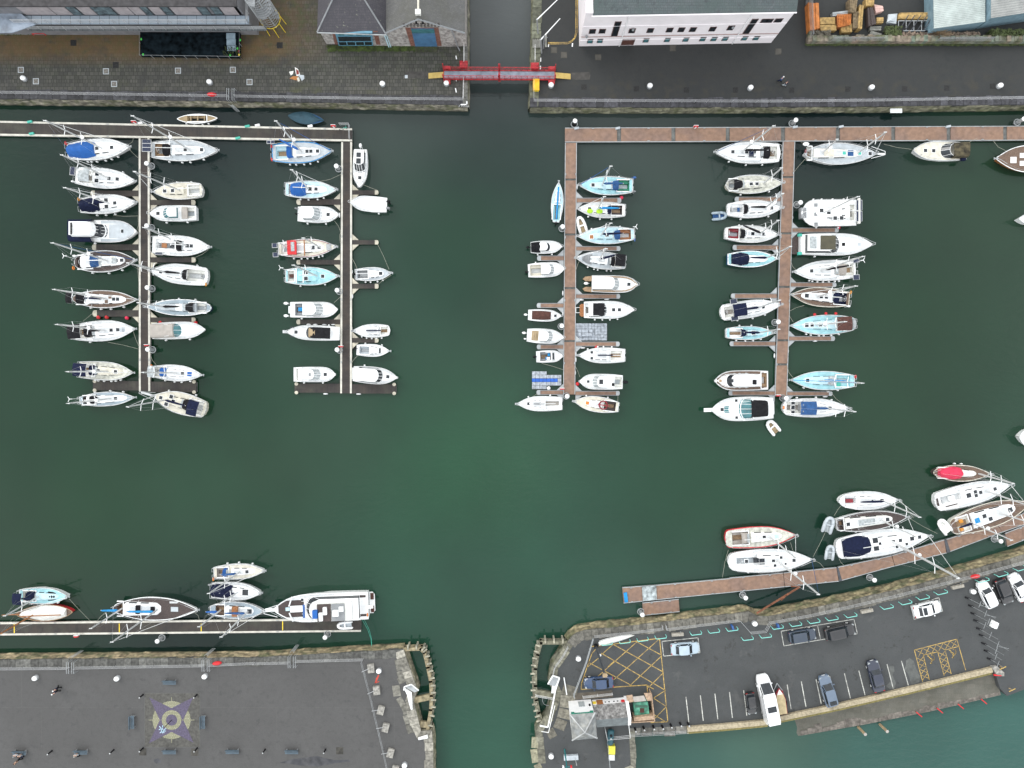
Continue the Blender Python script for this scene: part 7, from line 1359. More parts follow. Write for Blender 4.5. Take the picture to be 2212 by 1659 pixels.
# lamp heads standing by the long brown pontoon are built with the piles; wardrobe of small pontoon gear follows
def bike(t, x, y, label, z=.55):
 p = P(t, x, y, z); r_ = thing('bicycle', label, 'bicycle', p, .2)
 for dx_ in (-.5, .5): k = MB(); k.torus((dx_, 0, .33), .31, .03, 14, 5, 'y'); k.build('wheel', 'rubber', r_)
 k = MB(); k.path([(-.5, 0, .33), (-.1, 0, .75), (.35, 0, .8), (.0, 0, .33), (-.1, 0, .8)], .025); k.tube((.35, 0, .8), (.5, 0, .33), .025); k.tube((.35, -.25, .95), (.35, .25, .95), .02); k.build('frame', 'jade', r_)
bike('b', 770, 1118, 'green bicycle leaning at the corner of the long dark pontoon')
railing('b', [(728, 1085), (812, 1085), (815, 1215)], 'light rail around the corner of the long dark pontoon', z=.6)
for t_, x, y, lb, cc in (('a', 262, 1055, 'green', 'jade'), ('a', 278, 1157, 'green', 'jade'), ('a', 2140, 1093, 'green', 'jade'), ('a', 2058, 1195, 'green', 'jade'), ('a', 1215, 1066, 'white', 'white'), ('b', 15, 1085, 'white', 'white'), ('b', 470, 1092, 'white', 'white'), ('c', 558, 1110, 'pale', 'palegrey'), ('c', 912, 1110, 'pale', 'palegrey'), ('d', 232, 1100, 'pale', 'palegrey'), ('d', 628, 1097, 'pale', 'palegrey'), ('d', 1553, 1096, 'pale', 'palegrey')):
 p = P(t_, x, y, .6); k = MB(); k.obox((p.x, p.y, .5), (.7, .3, .35), .2); tag(k.build('service_box', cc), lb + ' service box on the pontoon edge, one of a scattered set', 'service box', 'pontoon service boxes')
for t_, x, y, cc, lb in (('e', 680, 866, 'red', 'first red buoy'), ('e', 738, 866, 'red', 'second red buoy'), ('e', 877, 870, 'pinkred', 'third red buoy'), ('e', 1110, 902, 'red', 'small red buoy'), ('e', 1352, 905, 'red', 'red buoy at the end'), ('g', 757, 38, 'pinkred', 'pink buoy'), ('g', 584, 1073, 'red', 'red buoy'), ('g', 452, 1328, 'red', 'red buoy at the foot'), ('g', 254, 1357, 'white', 'white buoy'), ('h', 488, 246, 'pinkred', 'pink buoy')):
 p = P(t_, x, y, .4); k = MB(); k.ell((p.x, p.y, .35), .3, .3, .32, 10, 7); tag(k.build('fender_buoy', cc, smooth=True), lb + {'e': ' beside the dark fingers of the westmost walkway', 'g': ' beside the third walkway near (%d)' % 0, 'h': ' on the finger below the catamaran'}[t_].replace(' near (0)', {38: ', on its first east finger', 1073: ', on its fourth east finger', 1328: '', 1357: ', next to the blue float dock'}.get(y, '')), 'buoy', 'round fender buoys')
k = MB(); c = mat('fender_pad', (.72, .73, .74), rough=.4)
pads = [('e', 1046, 940, 1), ('e', 1046, 965, 1), ('f', 578, 160, 1), ('f', 667, 720, 1), ('f', 665, 555, 1), ('f', 662, 945, 1), ('f', 580, 955, 1), ('f', 580, 985, 1), ('f', 482, 1396, 0), ('f', 710, 1397, 0), ('f', 365, 915, 0), ('f', 410, 916, 0), ('f', 472, 917, 0), ('f', 535, 917, 0), ('g', 441, 1120, 1), ('g', 441, 1160, 1), ('g', 437, 1250, 1), ('g', 352, 700, 1), ('g', 352, 840, 1), ('g', 490, 1078, 0), ('g', 480, 746, 0), ('g', 655, 742, 0), ('h', 168, 175, 1), ('h', 132, 1300, 1), ('h', 325, 1030, 0), ('h', 44, 1132, 1), ('h', 138, 1100, 1), ('h', 395, 1416, 0), ('h', 415, 1382, 0), ('c', 562, 1615, 1)]
for i, (t_, x, y, v_) in enumerate(pads):
 p = P(t_, x, y, .4); k = MB(); sx_, sy_ = (.24, .8) if v_ else (.8, .24); k.ell((p.x, p.y, .4), sx_ / 2, sy_ / 2, .16, 10, 6); tag(k.build('dock_fender', c, smooth=True), 'white padded fender fixed to a walkway or finger edge', 'dock fender', 'white dock fenders')
# mooring ropes
def rope(t, pts, label, col='rope', z0=.7, z1=1.2, sag=.25):
 w = [P(t, x, y, z0 + (z1 - z0) * i / max(1, len(pts) - 1)) for i, (x, y) in enumerate(pts)]; k = MB(); k.path(w, .022, 4); tag(k.build('mooring_rope', C[col]), label, 'rope', 'mooring ropes')
RP = [('a', [(1195, 1365), (1150, 1325), (1112, 1285)], 'blue covered yacht at the head'), ('a', [(1155, 1185), (1145, 1225), (1115, 1245)], 'blue covered yacht to the long pontoon'), ('e', [(958, 165), (860, 168), (785, 162)], 'navy tented yacht'), ('e', [(955, 170), (958, 230), (945, 268)], 'flybridge yacht'), ('e', [(955, 1085), (850, 1058), (745, 1038)], 'yacht with the navy bimini'),
      ('e', [(960, 1065), (940, 1020), (920, 960)], 'yacht with the navy bimini, bow'), ('e', [(640, 840), (610, 865), (575, 893)], 'finger end to the yacht with the navy bimini'), ('e', [(960, 620), (955, 560), (948, 500)], 'teak decked cruiser'), ('e', [(1042, 1135), (1055, 1165), (1080, 1195)], 'small blue trimmed yacht'), ('e', [(1440, 400), (1400, 430), (1345, 455)], 'yacht with the open cockpit table'),
      ('f', [(585, 275), (570, 235), (543, 200)], 'plain white wheelhouse boat'), ('f', [(583, 355), (578, 300), (590, 270)], 'red hooded motorsailer'), ('f', [(842, 363), (885, 450), (920, 535)], 'small grey yacht to the empty finger'), ('f', [(665, 460), (685, 495), (698, 530)], 'small grey yacht to the walkway'), ('f', [(843, 638), (880, 610), (935, 575)], 'small grey yacht to the lower finger'), ('f', [(662, 1180), (680, 1155), (702, 1132)], 'tiny sailboat'),
      ('f', [(585, 725), (562, 745), (540, 765)], 'twin engined angling boat'), ('b', [(735, 1505), (640, 1550), (540, 1570)], 'blue covered yacht below the pontoon'), ('b', [(1050, 1645), (985, 1620), (930, 1598)], 'white cabin cruiser'), ('g', [(362, 1232), (280, 1205), (205, 1185)], 'little fishing boat, orange line'), ('g', [(470, 1280), (455, 1240), (440, 1208)], 'white pilot-house boat'), ('g', [(175, 1395), (120, 1430), (75, 1455)], 'racing yacht'), ('g', [(733, 1410), (732, 1440), (730, 1460)], 'maroon boomed yacht'),
      ('g', [(440, 545), (455, 500), (470, 468)], 'black biminied yacht'), ('h', [(155, 470), (170, 515), (200, 545)], 'yacht with low solar panels'), ('h', [(148, 825), (195, 800), (250, 785)], 'purple teak decked yacht'), ('h', [(132, 1205), (145, 1250), (175, 1285)], 'blue sailed yacht'), ('h', [(435, 1385), (470, 1430), (530, 1475)], 'blue biminied yacht'), ('h', [(145, 825), (150, 860), (175, 900)], 'orange buoyed yacht'),
      ('d', [(280, 1220), (310, 1250), (345, 1265)], 'grey ketch'), ('d', [(225, 1485), (270, 1430), (325, 1370)], 'grey ketch stern'), ('d', [(1000, 1245), (1120, 1275), (1240, 1290)], 'cream topped cruiser'), ('d', [(1945, 1215), (1990, 1270), (2070, 1310)], 'brown wooden yacht'), ('d', [(1720, 1240), (1765, 1215), (1810, 1192)], 'cream topped cruiser stern'), ('i', [(640, 622), (560, 540), (488, 462)], 'rafted pair at the left'), ('i', [(1410, 612), (1400, 580), (1375, 560)], 'big ketch bow'), ('i', [(685, 625), (710, 590), (745, 560)], 'big ketch stern'),
      ('m', [(80, 1120), (98, 1010), (122, 925)], 'red hulled yacht'), ('m', [(800, 1055), (770, 1020), (720, 995)], 'white sparred yacht'), ('m', [(560, 870), (575, 920), (600, 975)], 'red hulled yacht bow'), ('m', [(870, 685), (895, 640), (920, 610)], 'outer middle yacht'), ('m', [(720, 975), (770, 880), (808, 800)], 'tender line'), ('m', [(940, 1035), (915, 1010), (905, 985)], 'tented raft yacht'), ('m', [(1400, 700), (1500, 760), (1600, 810)], 'brown decked yacht bow'), ('m', [(1340, 575), (1390, 640), (1430, 700)], 'outer middle yacht bow')]
for t_, pts, lb in RP: rope(t_, pts, 'thin mooring rope of the ' + lb)
for i, dx_ in enumerate((0, 10)): rope('j', [(748 + dx_ * 1.5, 605), (790 + dx_, 680), (812 + dx_ * .5, 745), (818, 800)], ('left' if i == 0 else 'right') + ' green rope from the largest motor yacht to the quay', 'ropegreen', 1.6, 2.2)
# gangway: rusty strut down to the curved pontoon
a, b_ = P('l', 225, 378, .6), P('k', 1730, 565, QZ); r_ = thing('mooring_strut', 'rusty steel strut between the curved pontoon and the quay', 'strut', a); k = MB(); k.tube((0, 0, 0), b_ - a, .16, None, 6); k.build('strut', 'rust', r_); k = MB(); c = (b_ - a) * .35; k.tube(c - Vector((.5, .7, .2)), c + Vector((.1, .2, .3)), .14); k.tube((0, .1, .1), (-1.4, .1, .1), .1); k.build('bracket', 'rust', r_)
# ================================================================ south-west pier
zz = QZ + .006; PUR = mat('mosaic_purple', (.085, .072, .115), rough=.8, var=.2, scale=5); PAL = paving('mosaic_pale', (.26, .255, .17), (.32, .31, .22), (.12, .125, .07), .35, .22, msize=.03, dark=.35); cxp = (1213, 1320)
sheet('i', [(1025, 1130), (1412, 1130), (1412, 1508), (1025, 1512)], 'mosaic_ground', mat('mosaic_grey', (.075, .073, .066), rough=.85, var=.2, scale=3), zz)
def star(pts, m, dz, name='compass_mosaic'): return sheet('i', pts, name, m, QZ + dz)
def arcp(r_, a0, a1, n=14): return [(cxp[0] + r_ * math.cos(a0 + (a1 - a0) * i / n), cxp[1] + r_ * math.sin(a0 + (a1 - a0) * i / n)) for i in range(n + 1)]
for a in range(4):
 a0 = a * math.pi / 2; star(arcp(134, a0 - .52, a0 + .52) + [(cxp[0] + 72 * math.cos(a0), cxp[1] + 72 * math.sin(a0))], PAL, .010); star([(cxp[0] + r_ * math.cos(a0 + e), cxp[1] + r_ * math.sin(a0 + e)) for r_, e in ((134, .02), (162, .012), (162, -.012), (134, -.02))], PAL, .010)
for a, (x, y) in enumerate([(1055, 1160), (1365, 1160), (1368, 1480), (1052, 1485)]):
 d = math.atan2(y - cxp[1], x - cxp[0]); star([(x, y), (cxp[0] + 84 * math.cos(d + .78), cxp[1] + 84 * math.sin(d + .78)), (cxp[0], cxp[1]), (cxp[0] + 84 * math.cos(d - .78), cxp[1] + 84 * math.sin(d - .78))], PUR, .014 + .001 * a)
star(arcp(70, 0, 6.283, 32)[:-1], PAL, .022); star(arcp(40, 0, 6.283, 28)[:-1], PUR, .026)
k = MB(); c = P('i', 1212, 1322, QZ + .02)
tag(MB().tube(c, c + up * 2.1, .06, .04).build('sundial_pole', 'black'), 'thin dark pole in the centre of the compass mosaic', 'pole')
k = MB(); rr = random.Random(9)
for x0, y0, x1, y1 in ((1128, 1365, 1160, 1410), (1140, 1395, 1170, 1398), (1125, 1388, 1150, 1375), (1150, 1360, 1148, 1412), (1132, 1410, 1172, 1380)):
 q = line('i', [(x0, y0), (x1, y1)], .12, '', LW, QZ + .03); k.add(q.v, q.f)
tag(k.build('chalk_marks', mat('chalk_blue', (.35, .5, .6), rough=.9), origin=(0, 0, 0)), kind='structure')
q = line('i', [(1022, 1130), (1414, 1130), (1414, 1512), (1020, 1512)], .07, '', LW, QZ + .009, True); tag(q.build('joint_line', mat('joint_pale', (.10, .10, .095), rough=.9), origin=(0, 0, 0)), kind='structure')
for i, (x, y, a, lb) in enumerate([(1207, 1048, 0, 'above the compass mosaic'), (946, 1326, 1, 'left of the compass mosaic'), (1445, 1326, 1, 'right of the compass mosaic'), (1207, 1538, 0, 'below the compass mosaic'), (583, 1540, 0, 'with a seated person at its end'), (1650, 1536, 0, 'right of the mosaic near the dark stain'), (1810 + 258, 1537, 0, 'far right of the bench row, by the stain'), (150, 1545, 0, 'at the bottom left with people beside it')]):
 p = P('i', x, y, QZ); r_ = thing('bench', 'slate blue bench ' + lb, 'bench', p, math.pi / 2 * a, 'benches on the south-west pier')
 bm = mat('bench_blue', (.075, .11, .14), rough=.6, var=.15)
 for j in range(3): MB().box(-1.0, 1.0, -.27 + .19 * j, -.12 + .19 * j, .42, .47).build('seat_slat', bm, r_)
 MB().box(-1.0, 1.0, .32, .37, .5, .85).build('backrest', bm, r_)
 for x_ in (-.8, .8): MB().box(x_ - .05, x_ + .05, -.25, .34, 0, .42).build('leg', 'grey', r_)
for i, (t_, x, y) in enumerate([('i', 1012, 1140), ('i', 1393, 1140), ('i', 368, 1537), ('i', 805, 1530), ('i', 1012, 1517), ('i', 1395, 1517), ('j', 65, 1527), ('j', 492, 1527)]):
 p = P(t_, x, y, QZ); r_ = thing('black_post', 'short black post, %s of eight on the south-west pier, top row first' % ORD[i], 'post', p, 0, 'black posts on the south-west pier'); k = MB(); k.tube((0, 0, 0), (0, 0, 1.05), .13, .10, 10); k.build('post', 'black', r_); k = MB(); k.ell((0, 0, 1.1), .11, .11, .08, 10, 4); k.build('cap', 'steel', r_)
for i, (x, y) in enumerate([(815, 950), (855, 1105), (885, 1245), (918, 1368), (953, 1547), (985, 1668)]):
 p = P('j', x, y, QZ); r_ = thing('concrete_footing', 'pale concrete block bracing the pier fence, %s from the top' % ORD[i], 'concrete block', p, -.25 if i > 1 else .1, 'fence footings'); k = MB(); k.box(-.5, .5, -.65, .65, 0, .42); k.build('block', mat('block_concrete', (.27, .26, .235), rough=.9, var=.3, scale=3), r_); k = MB(); k.tube((-.4, 0, .4), (-1.3, -.15, .9), .04); k.build('brace', 'steel', r_)
q = line('j', [(866, 1005), (845, 1055)], .22, '', LW, QZ + .006); c_ = line('j', [(852, 1022), (843, 1058), (868, 1048)], .12, '', LW, QZ + .010); q.add(c_.v, c_.f); tag(q.build('red_marking', mat('red_paint', (.45, .05, .03), rough=.7), origin=(0, 0, 0)), kind='structure')
wet = mat('wet_patch', (.036, .037, .043), rough=.35, var=.3, scale=1.0, tint=(.05, .05, .053), tscale=.5)
sheet('j', [(165, 1622), (250, 1598), (340, 1585), (430, 1575), (490, 1590), (560, 1604), (660, 1600), (665, 1615), (560, 1625), (480, 1640), (430, 1648), (300, 1640), (230, 1628)], 'damp_stain', wet, QZ + .005); sheet('i', [(1085, 1600), (1115, 1590), (1140, 1605), (1135, 1622), (1105, 1628), (1088, 1616)], 'damp_stain', wet, QZ + .005)
# white inner handrail walkway of the south-west lock edge
w4 = [P('j', x, y, QZ + .6) for x, y in ((1050, 1085), (1095, 1068), (1152, 1112), (1120, 1125))]; r_ = thing('lock_landing', 'white edged steel landing beside the south-west lock gate frame', 'landing', (w4[0].x, w4[0].y, QZ)); o = r_.location; k = MB(); k.prism([tuple((p - o).xy) for p in w4], .5, .6); k.build('grating', 'galv', r_)
k = MB(); k.path([tuple(P('j', x, y, QZ + .9) - o) for x, y in ((1045, 1110), (1048, 1085), (1098, 1068), (1150, 1110))], .09); k.path([tuple(P('j', x, y, QZ + .7) - o) for x, y in ((1050, 1092), (1075, 1140), (1085, 1190), (1102, 1245))], .16); k.build('handrail', 'white', r_)
k = MB(); k.prism([tuple((P('j', x, y, QZ + .5) - o).xy) for x, y in ((1052, 1092), (1100, 1125), (1108, 1240), (1095, 1225))], .3, .5); k.build('plate', 'white', r_)
p = P('j', 1190, 1412, 1.0); r_ = thing('mooring_cleat', 'white painted iron cleat on the lower lock step', 'cleat', (p.x, p.y, QZ)); k = MB(); k.tube((-.7, -.1, .3), (.7, .25, .3), .2, .28, 8); k.build('cleat', 'white', r_)
# ================================================================ people
def person(t, x, y, rz, label, top='hullnavy', legs='navy', hair='white', sit=False, z=QZ, bag=None):
 p = P(t, x, y, z); root = thing('person', label, 'person', p, rz); vs, es, rs = [], [], []
 def v(c, r_): vs.append(c); rs.append(r_); return len(vs) - 1
 if sit: pel = v((0, 0, .52), .16); kn = [(.42, .10, .50), (.42, -.10, .50)]; ft = [(.45, .10, .08), (.45, -.10, .08)]
 else: pel = v((0, 0, .93), .15); kn = [(.10, .10, .50), (-.02, -.10, .50)]; ft = [(.20, .10, .08), (-.28, -.10, .10)]
 h = vs[0][2]; ch = v((.02, 0, h + .38), .19); nk = v((.02, 0, h + .56), .07); hd = v((.05, 0, h + .68), .10); ht = v((.05, 0, h + .80), .085); es += [(pel, ch), (ch, nk), (nk, hd), (hd, ht)]
 for s_, k_, f_ in ((1, kn[0], ft[0]), (-1, kn[1], ft[1])):
  hp = v((0, .09 * s_, h - .05), .10); kk = v(k_, .075); ff = v(f_, .05); tt = v((f_[0] + .16, f_[1], .05), .04); sh = v((.0, .2 * s_, h + .46), .08); el = v((-.03 - .04 * s_, .27 * s_, h + .2), .055); hn = v((.14 + .06 * s_, .25 * s_, h + .02), .04); es += [(pel, hp), (hp, kk), (kk, ff), (ff, tt), (ch, sh), (sh, el), (el, hn)]
 me = bpy.data.meshes.new('body'); me.from_pydata(vs, es, []); o = bpy.data.objects.new('body', me); COL.objects.link(o); o.parent = root; m = o.modifiers.new('s', 'SKIN');
 for sv, r_ in zip(me.skin_vertices[0].data, rs): sv.radius = (r_, r_)
 me.skin_vertices[0].data[0].use_root = True; o.modifiers.new('u', 'SUBSURF').levels = 1; me.materials.append(C['skin'])
 j = MB(); j.loft([[(.02 + a * math.cos(q) , b_ * math.sin(q), zc) for q in [2 * math.pi * i / 10 for i in range(10)]] for a, b_, zc in ((.15, .19, h - .12), (.16, .20, h + .1), (.17, .25, h + .42), (.10, .14, h + .54))], True, False, False)
 for s_ in (-1, 1): j.tube((.0, .22 * s_, h + .45), (-.03 - .04 * s_, .28 * s_, h + .2), .085, .075, 8); j.tube((-.03 - .04 * s_, .28 * s_, h + .2), (.12 + .06 * s_, .26 * s_, h + .05), .07, .055, 8)
 j.build('jacket', top, root, smooth=True); t_ = MB()
 for i, s_ in enumerate((1, -1)): t_.tube((0, .09 * s_, h), kn[i], .115, .09, 8); t_.tube(kn[i], ft[i], .09, .07, 8)
 t_.build('trousers', legs, root, smooth=True); e = MB(); e.ell((.03, 0, h + .77), .115, .105, .11, 10, 6); e.build('hair' if hair != 'white' else 'hat', hair, root, smooth=True)
 e = MB(); [e.ell((f_[0] + .07, f_[1], .06), .15, .06, .06, 8, 4) for f_ in ft]; e.build('shoes', 'black', root)
 if bag: e = MB(); e.ell((-.2, 0, h + .3), .1, .16, .2, 8, 5); e.build('backpack', bag, root)
 return root
person('d', 97, 703, -.6, 'person in a blue jacket and pale cap walking ahead on the north-east quay', 'midblue', 'navy', 'white2'); person('d', 135, 742, -.7, 'person in dark jacket and pale trousers walking behind on the north-east quay', 'hullnavy', 'palegrey', 'teakdark')
person('i', 425, 1082, 2.3, 'person in black with white cap, upper of the walking pair on the south-west pier', 'navy', 'black', 'white'); person('i', 418, 1106, 2.3, 'person in dark blue with white cap, lower of the walking pair on the south-west pier', 'hullnavy', 'black', 'white')
person('i', 150, 1590, 2.6, 'person in brown jacket walking at the bottom left of the pier', 'teak', 'black', 'teakdark'); person('i', 560, 1547, -1.57, 'person in pale jacket seated at the end of a slate blue bench', 'clear', 'black', 'beige', sit=True); person('i', 135, 1548, -1.57, 'person in grey seated on the bottom left bench', 'palegrey', 'black', 'grey', sit=True); person('i', 165, 1552, -1.57, 'person in dark jacket seated on the bottom left bench', 'grey', 'navy', 'teakdark', sit=True)
# ================================================================ lock house
def Pq(x, y, z): return P('q', x, y, z)
ev = [Pq(540, 965, 6.7), Pq(865, 940, 6.7), Pq(893, 1272, 6.7), Pq(570, 1300, 6.7)]; cen = sum(ev, Vector()) / 4; root = thing('lock_house', 'white lock house with grey pyramid roof and low wing on the pier tip', 'building', (cen.x, cen.y, QZ)); o = root.location
ins = [cen + (p - cen) * .94 for p in ev]; k = MB(); k.prism([tuple((p - o).xy) for p in ins], 0, 4.45); k.build('wall', mat('lock_white', (.80, .80, .80), rough=.6, var=.03), root)
ap = Pq(733, 1195, 8.6) - o; ap.x, ap.y = (cen - o).x + (ap.x - (cen - o).x) * .4, (cen - o).y + (ap.y - (cen - o).y) * .4; k = MB(); rel = [p - o for p in ev]
rl = mat('lead_roof', (.20, .21, .21), rough=.6, var=.22, scale=1.5, tint=(.27, .27, .25), tscale=1.2); k.add(rel + [ap], [(1, 0, 4), (2, 1, 4), (3, 2, 4), (0, 3, 4), (0, 1, 2, 3)]); rf = k.build('roof', rl, root)
for p in rel: k = MB(); k.tube(p, ap, .12, .07, 5); k.build('hip_flashing', mat('lead_pale', (.42, .43, .43), rough=.5, var=.15), rf)
a, b_ = ins[0] - o, ins[1] - o; d = (b_ - a).normalized(); nN = Vector((-d.y, d.x, 0)); k = MB(); L_ = (b_ - a).length
def onw(u, z, ww, hh, name, m, th=.05, par=None):
 k = MB(); c = a + d * u; q = [c - d * ww / 2 - nN * .05, c + d * ww / 2 - nN * .05, c + d * ww / 2 + nN * th, c - d * ww / 2 + nN * th]; k.prism([tuple(p.xy) for p in q], z - hh / 2 - (0), z + hh / 2); return k.build(name, m, par or root)
for u in (.35, L_ - .35): onw(u, 4.05, .5, .5, 'bracket', mat('bracket_green', (.02, .22, .15), rough=.5), .12)
onw(L_ / 2, 4.15, L_ - 1.0, .22, 'sign_band', MATS['bracket_green'], .08); fr = onw(L_ / 2 + .15, 1.4, .9, 1.6, 'door', 'clear', .06); onw(L_ - .4, 2.0, .25, .35, 'wall_lamp', 'black', .2)
wv = [Pq(845, 850, 4.05), Pq(1262, 815, 4.05), Pq(1290, 1092, 4.05), Pq(888, 1122, 4.05)]; cw_ = sum(wv, Vector()) / 4; w_ = [p - o for p in wv]; k = MB(); k.prism([tuple(p.xy) for p in w_], 0, 1.85); k.build('wall', MATS['lock_white'], root)
rA, rB = (Pq(868, 1020, 5.25) - o), (Pq(1285, 985, 5.25) - o); ma, mb_ = (w_[0] + w_[3]) / 2, (w_[1] + w_[2]) / 2; rA = Vector((ma.x, ma.y, rA.z)); rB = Vector((mb_.x, mb_.y, rB.z))
nrth = (w_[0] - w_[3]).normalized() * .12
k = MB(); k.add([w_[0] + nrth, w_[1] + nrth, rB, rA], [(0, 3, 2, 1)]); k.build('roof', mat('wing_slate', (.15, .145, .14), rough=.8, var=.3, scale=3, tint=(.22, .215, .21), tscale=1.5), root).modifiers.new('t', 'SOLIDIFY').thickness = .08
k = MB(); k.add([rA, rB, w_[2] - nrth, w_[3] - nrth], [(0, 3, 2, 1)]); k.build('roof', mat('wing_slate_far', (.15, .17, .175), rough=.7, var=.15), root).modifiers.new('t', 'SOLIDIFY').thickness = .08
k = MB(); g1 = (w_[1] - w_[0]).normalized(); k.add([w_[1] + nrth * 2 + up * .1, w_[2] - nrth + up * .1, rB + up * .25, w_[1] + nrth * 2 + up * -1.8, w_[2] - nrth - up * 1.8] + [q + g1 * .45 for q in (w_[1] + nrth * 2 + up * .1, w_[2] - nrth + up * .1, rB + up * .25, w_[1] + nrth * 2 + up * -1.8, w_[2] - nrth - up * 1.8)], [(0, 3, 4, 1, 2), (7, 6, 9, 8, 5), (0, 2, 7, 5), (2, 1, 6, 7), (0, 5, 8, 3), (1, 4, 9, 6)]); k.build('gable', MATS['lock_white'], root)
a, b_ = w_[0] * 1, w_[1] * 1; a.z = b_.z = 0; d = (b_ - a).normalized(); nN = Vector((-d.y, d.x, 0)); L2 = (b_ - a).length
onw(.25, 1.0, .5, .8, 'notice', 'yellow', .04); onw(1.05, 1.0, .95, 1.5, 'door', 'wood', .05)
for u in (1.9, 2.45, 3.2, 3.75): onw(u, 1.1, .22, .3, 'window', 'glass', .04)
onw(L2 - .35, 1.35, .5, .45, 'alarm_box', 'red', .2)
sheet('q', [(608, 690), (1090, 650), (1098, 740), (612, 775)], 'concrete_apron', mat('apron', (.115, .10, .08), rough=.9, var=.2), QZ + .006); railing('q', [(705, 720), (1085, 678)], 'white handrail on the apron before the lock house', m='white', step=2.5, h=.9)
# skip compound
pt = [Pq(x, y, QZ + 1.7) for x, y in ((1270, 725), (1590, 690), (1640, 1060), (1300, 1075))]; root = thing('bin_compound', 'timber fenced compound beside the lock house', 'compound', (pt[3].x, pt[3].y, QZ)); o = root.location; tf = mat('pink_timber', (.36, .25, .17), rough=.8, var=.2, scale=3)
for pts, nm in (((((1268, 722), (1350, 712), (1368, 800), (1290, 815)), 'gate')), ((((1500, 690), (1590, 686), (1612, 785), (1540, 790)), 'gate')), ((((1350, 738), (1500, 722), (1530, 790), (1375, 805)), 'cross_roof'))): k = MB(); k.prism([tuple((Pq(x, y, QZ + 1.7) - o).xy) for x, y in pts], 1.6, 1.7); k.build(nm, tf if nm == 'gate' else 'beige', root)
for pa, pb, lo in (((1598, 700), (1640, 1055), 0), ((1640, 1055), (1305, 1075), 0), ((1372, 1030), (1630, 1005), 0)):
 A_, B_ = Pq(*pa, QZ + 1.8) - o, Pq(*pb, QZ + 1.8) - o; c = (A_ + B_) / 2; k = MB(); k.obox((c.x, c.y, 0), ((B_ - A_).length, .12 if lo == 0 and pa != (1372, 1030) else .6, 1.8), math.atan2((B_ - A_).y, (B_ - A_).x)); k.build('fence_panel', tf, root)
w_ = [Pq(x, y, QZ + 1.2) for x, y in ((1362, 812), (1550, 800), (1572, 985), (1380, 998))]; r_ = thing('skip', 'green patched steel skip inside the timber compound', 'skip', (w_[3].x, w_[3].y, QZ)); o = r_.location; k = MB(); k.prism([tuple((p - o).xy) for p in w_], 0, 1.2); gsk = mat('skip_green', (.03, .16, .10), rough=.5, var=.3, scale=1.2, tint=(.13, .40, .28), tscale=.9); k.build('body', gsk, r_)
cc = sum(w_, Vector()) / 4 - o; MB().obox((cc.x + .1, cc.y - .15, 1.2), (.65, .65, .06)).build('hatch', 'brown', r_); MB().obox((cc.x, cc.y + .45, 1.2), (1.9, .3, .04)).build('lid_rib', mat('rib_dark', (.04, .10, .07), rough=.6), r_)
# tank, yellow bin, grey bin on the low platform
p = Pq(1068, 1265, QZ + .8); r_ = thing('fuel_tank', 'dark teal horizontal tank beside the long rail', 'tank', (p.x, p.y, QZ), math.pi / 2 - .06); k = MB(); n = 12
k.loft([[(x, .5 * s_ * math.cos(2 * math.pi * i / n), .65 + .5 * s_ * math.sin(2 * math.pi * i / n)) for i in range(n)] for x, s_ in ((-1.15, .6), (-1.0, 1), (1.0, 1), (1.15, .6))], True, True, True); k.build('tank', mat('tank_teal', (.012, .07, .09), rough=.4, var=.15), r_, smooth=True); MB().tube((.5, 0, 1.15), (.5, 0, 1.3), .2).build('tank_lid', 'black', r_); MB().ell((0, 0, 1.2), .09, .09, .09).build('cap', 'white', r_)
p = Pq(1080, 1415, QZ + .5); r_ = thing('grit_bin', 'bright yellow bin below the teal tank', 'bin', (p.x, p.y, QZ), -.03); MB().obox((0, 0, 0), (.95, 1.2, .75)).build('bin', mat('lemon', (.72, .66, .06), rough=.5), r_); MB().obox((0, 0, .75), (1.0, 1.25, .1)).build('lid', mat('lemon', (0, 0, 0)), r_)
p = Pq(1080, 1515, QZ + .4); r_ = thing('storage_chest', 'pale grey chest below the yellow bin', 'chest', (p.x, p.y, QZ), 0); MB().obox((0, 0, 0), (.85, .8, .6)).build('chest', 'palegrey', r_); MB().obox((0, 0, .6), (.9, .85, .05)).build('lid', 'alu', r_)
p = Pq(552, 1508, QZ); r_ = thing('signal_mast', 'teal signal mast with hanging lights over a pale platform at the pier tip', 'signal mast', p, .05); MB().box(-1.1, 1.1, -.35, .35, 0, .5).build('platform', 'palegrey', r_); MB().tube((.6, .0, .4), (.62, .4, 3.2), .05).build('post', 'alu', r_)
b0 = Pq(470, 1400, QZ) - p; k = MB(); tg = mat('mast_teal', (.02, .17, .18), rough=.5); k.tube((-.9, 1.1, 0), (-.95, 1.1, 9), .12, .08, 6); k.build('mast', tg, r_);
for z_ in (4.8, 7.6): MB().tube((-1.5, 1.1, z_), (-.2, 1.1, z_), .05).build('crossarm', tg, r_); MB().obox((-1.45, 1.1, z_ - .3), (.25, .2, .5)).build('signal_light', 'white', r_); MB().obox((-.3, 1.1, z_ - .3), (.25, .2, .5)).build('signal_light', 'red', r_)
# dark lamp column in the hatched area
p = P('k', 592, 792, QZ); r_ = thing('lamp_column', 'tall dark column rising from the corner of the yellow hatched area', 'lamp column', p); t_ = P('k', 712, 1062, QZ); d = ray('k', 712, 1058); h = 10.5
MB().tube((0, 0, 0), (0, 0, h), .2, .16, 8).build('column', m_dkmetal, r_); MB().box(-.25, .25, -.25, .25, 0, .8).build('base_box', 'black', r_); MB().box(-.3, .3, -.25, .25, h, h + .35).build('lamp_head', 'tan', r_); MB().ell((.2, .0, 3.8), .18, .18, .25).build('warning_light', 'white', r_)
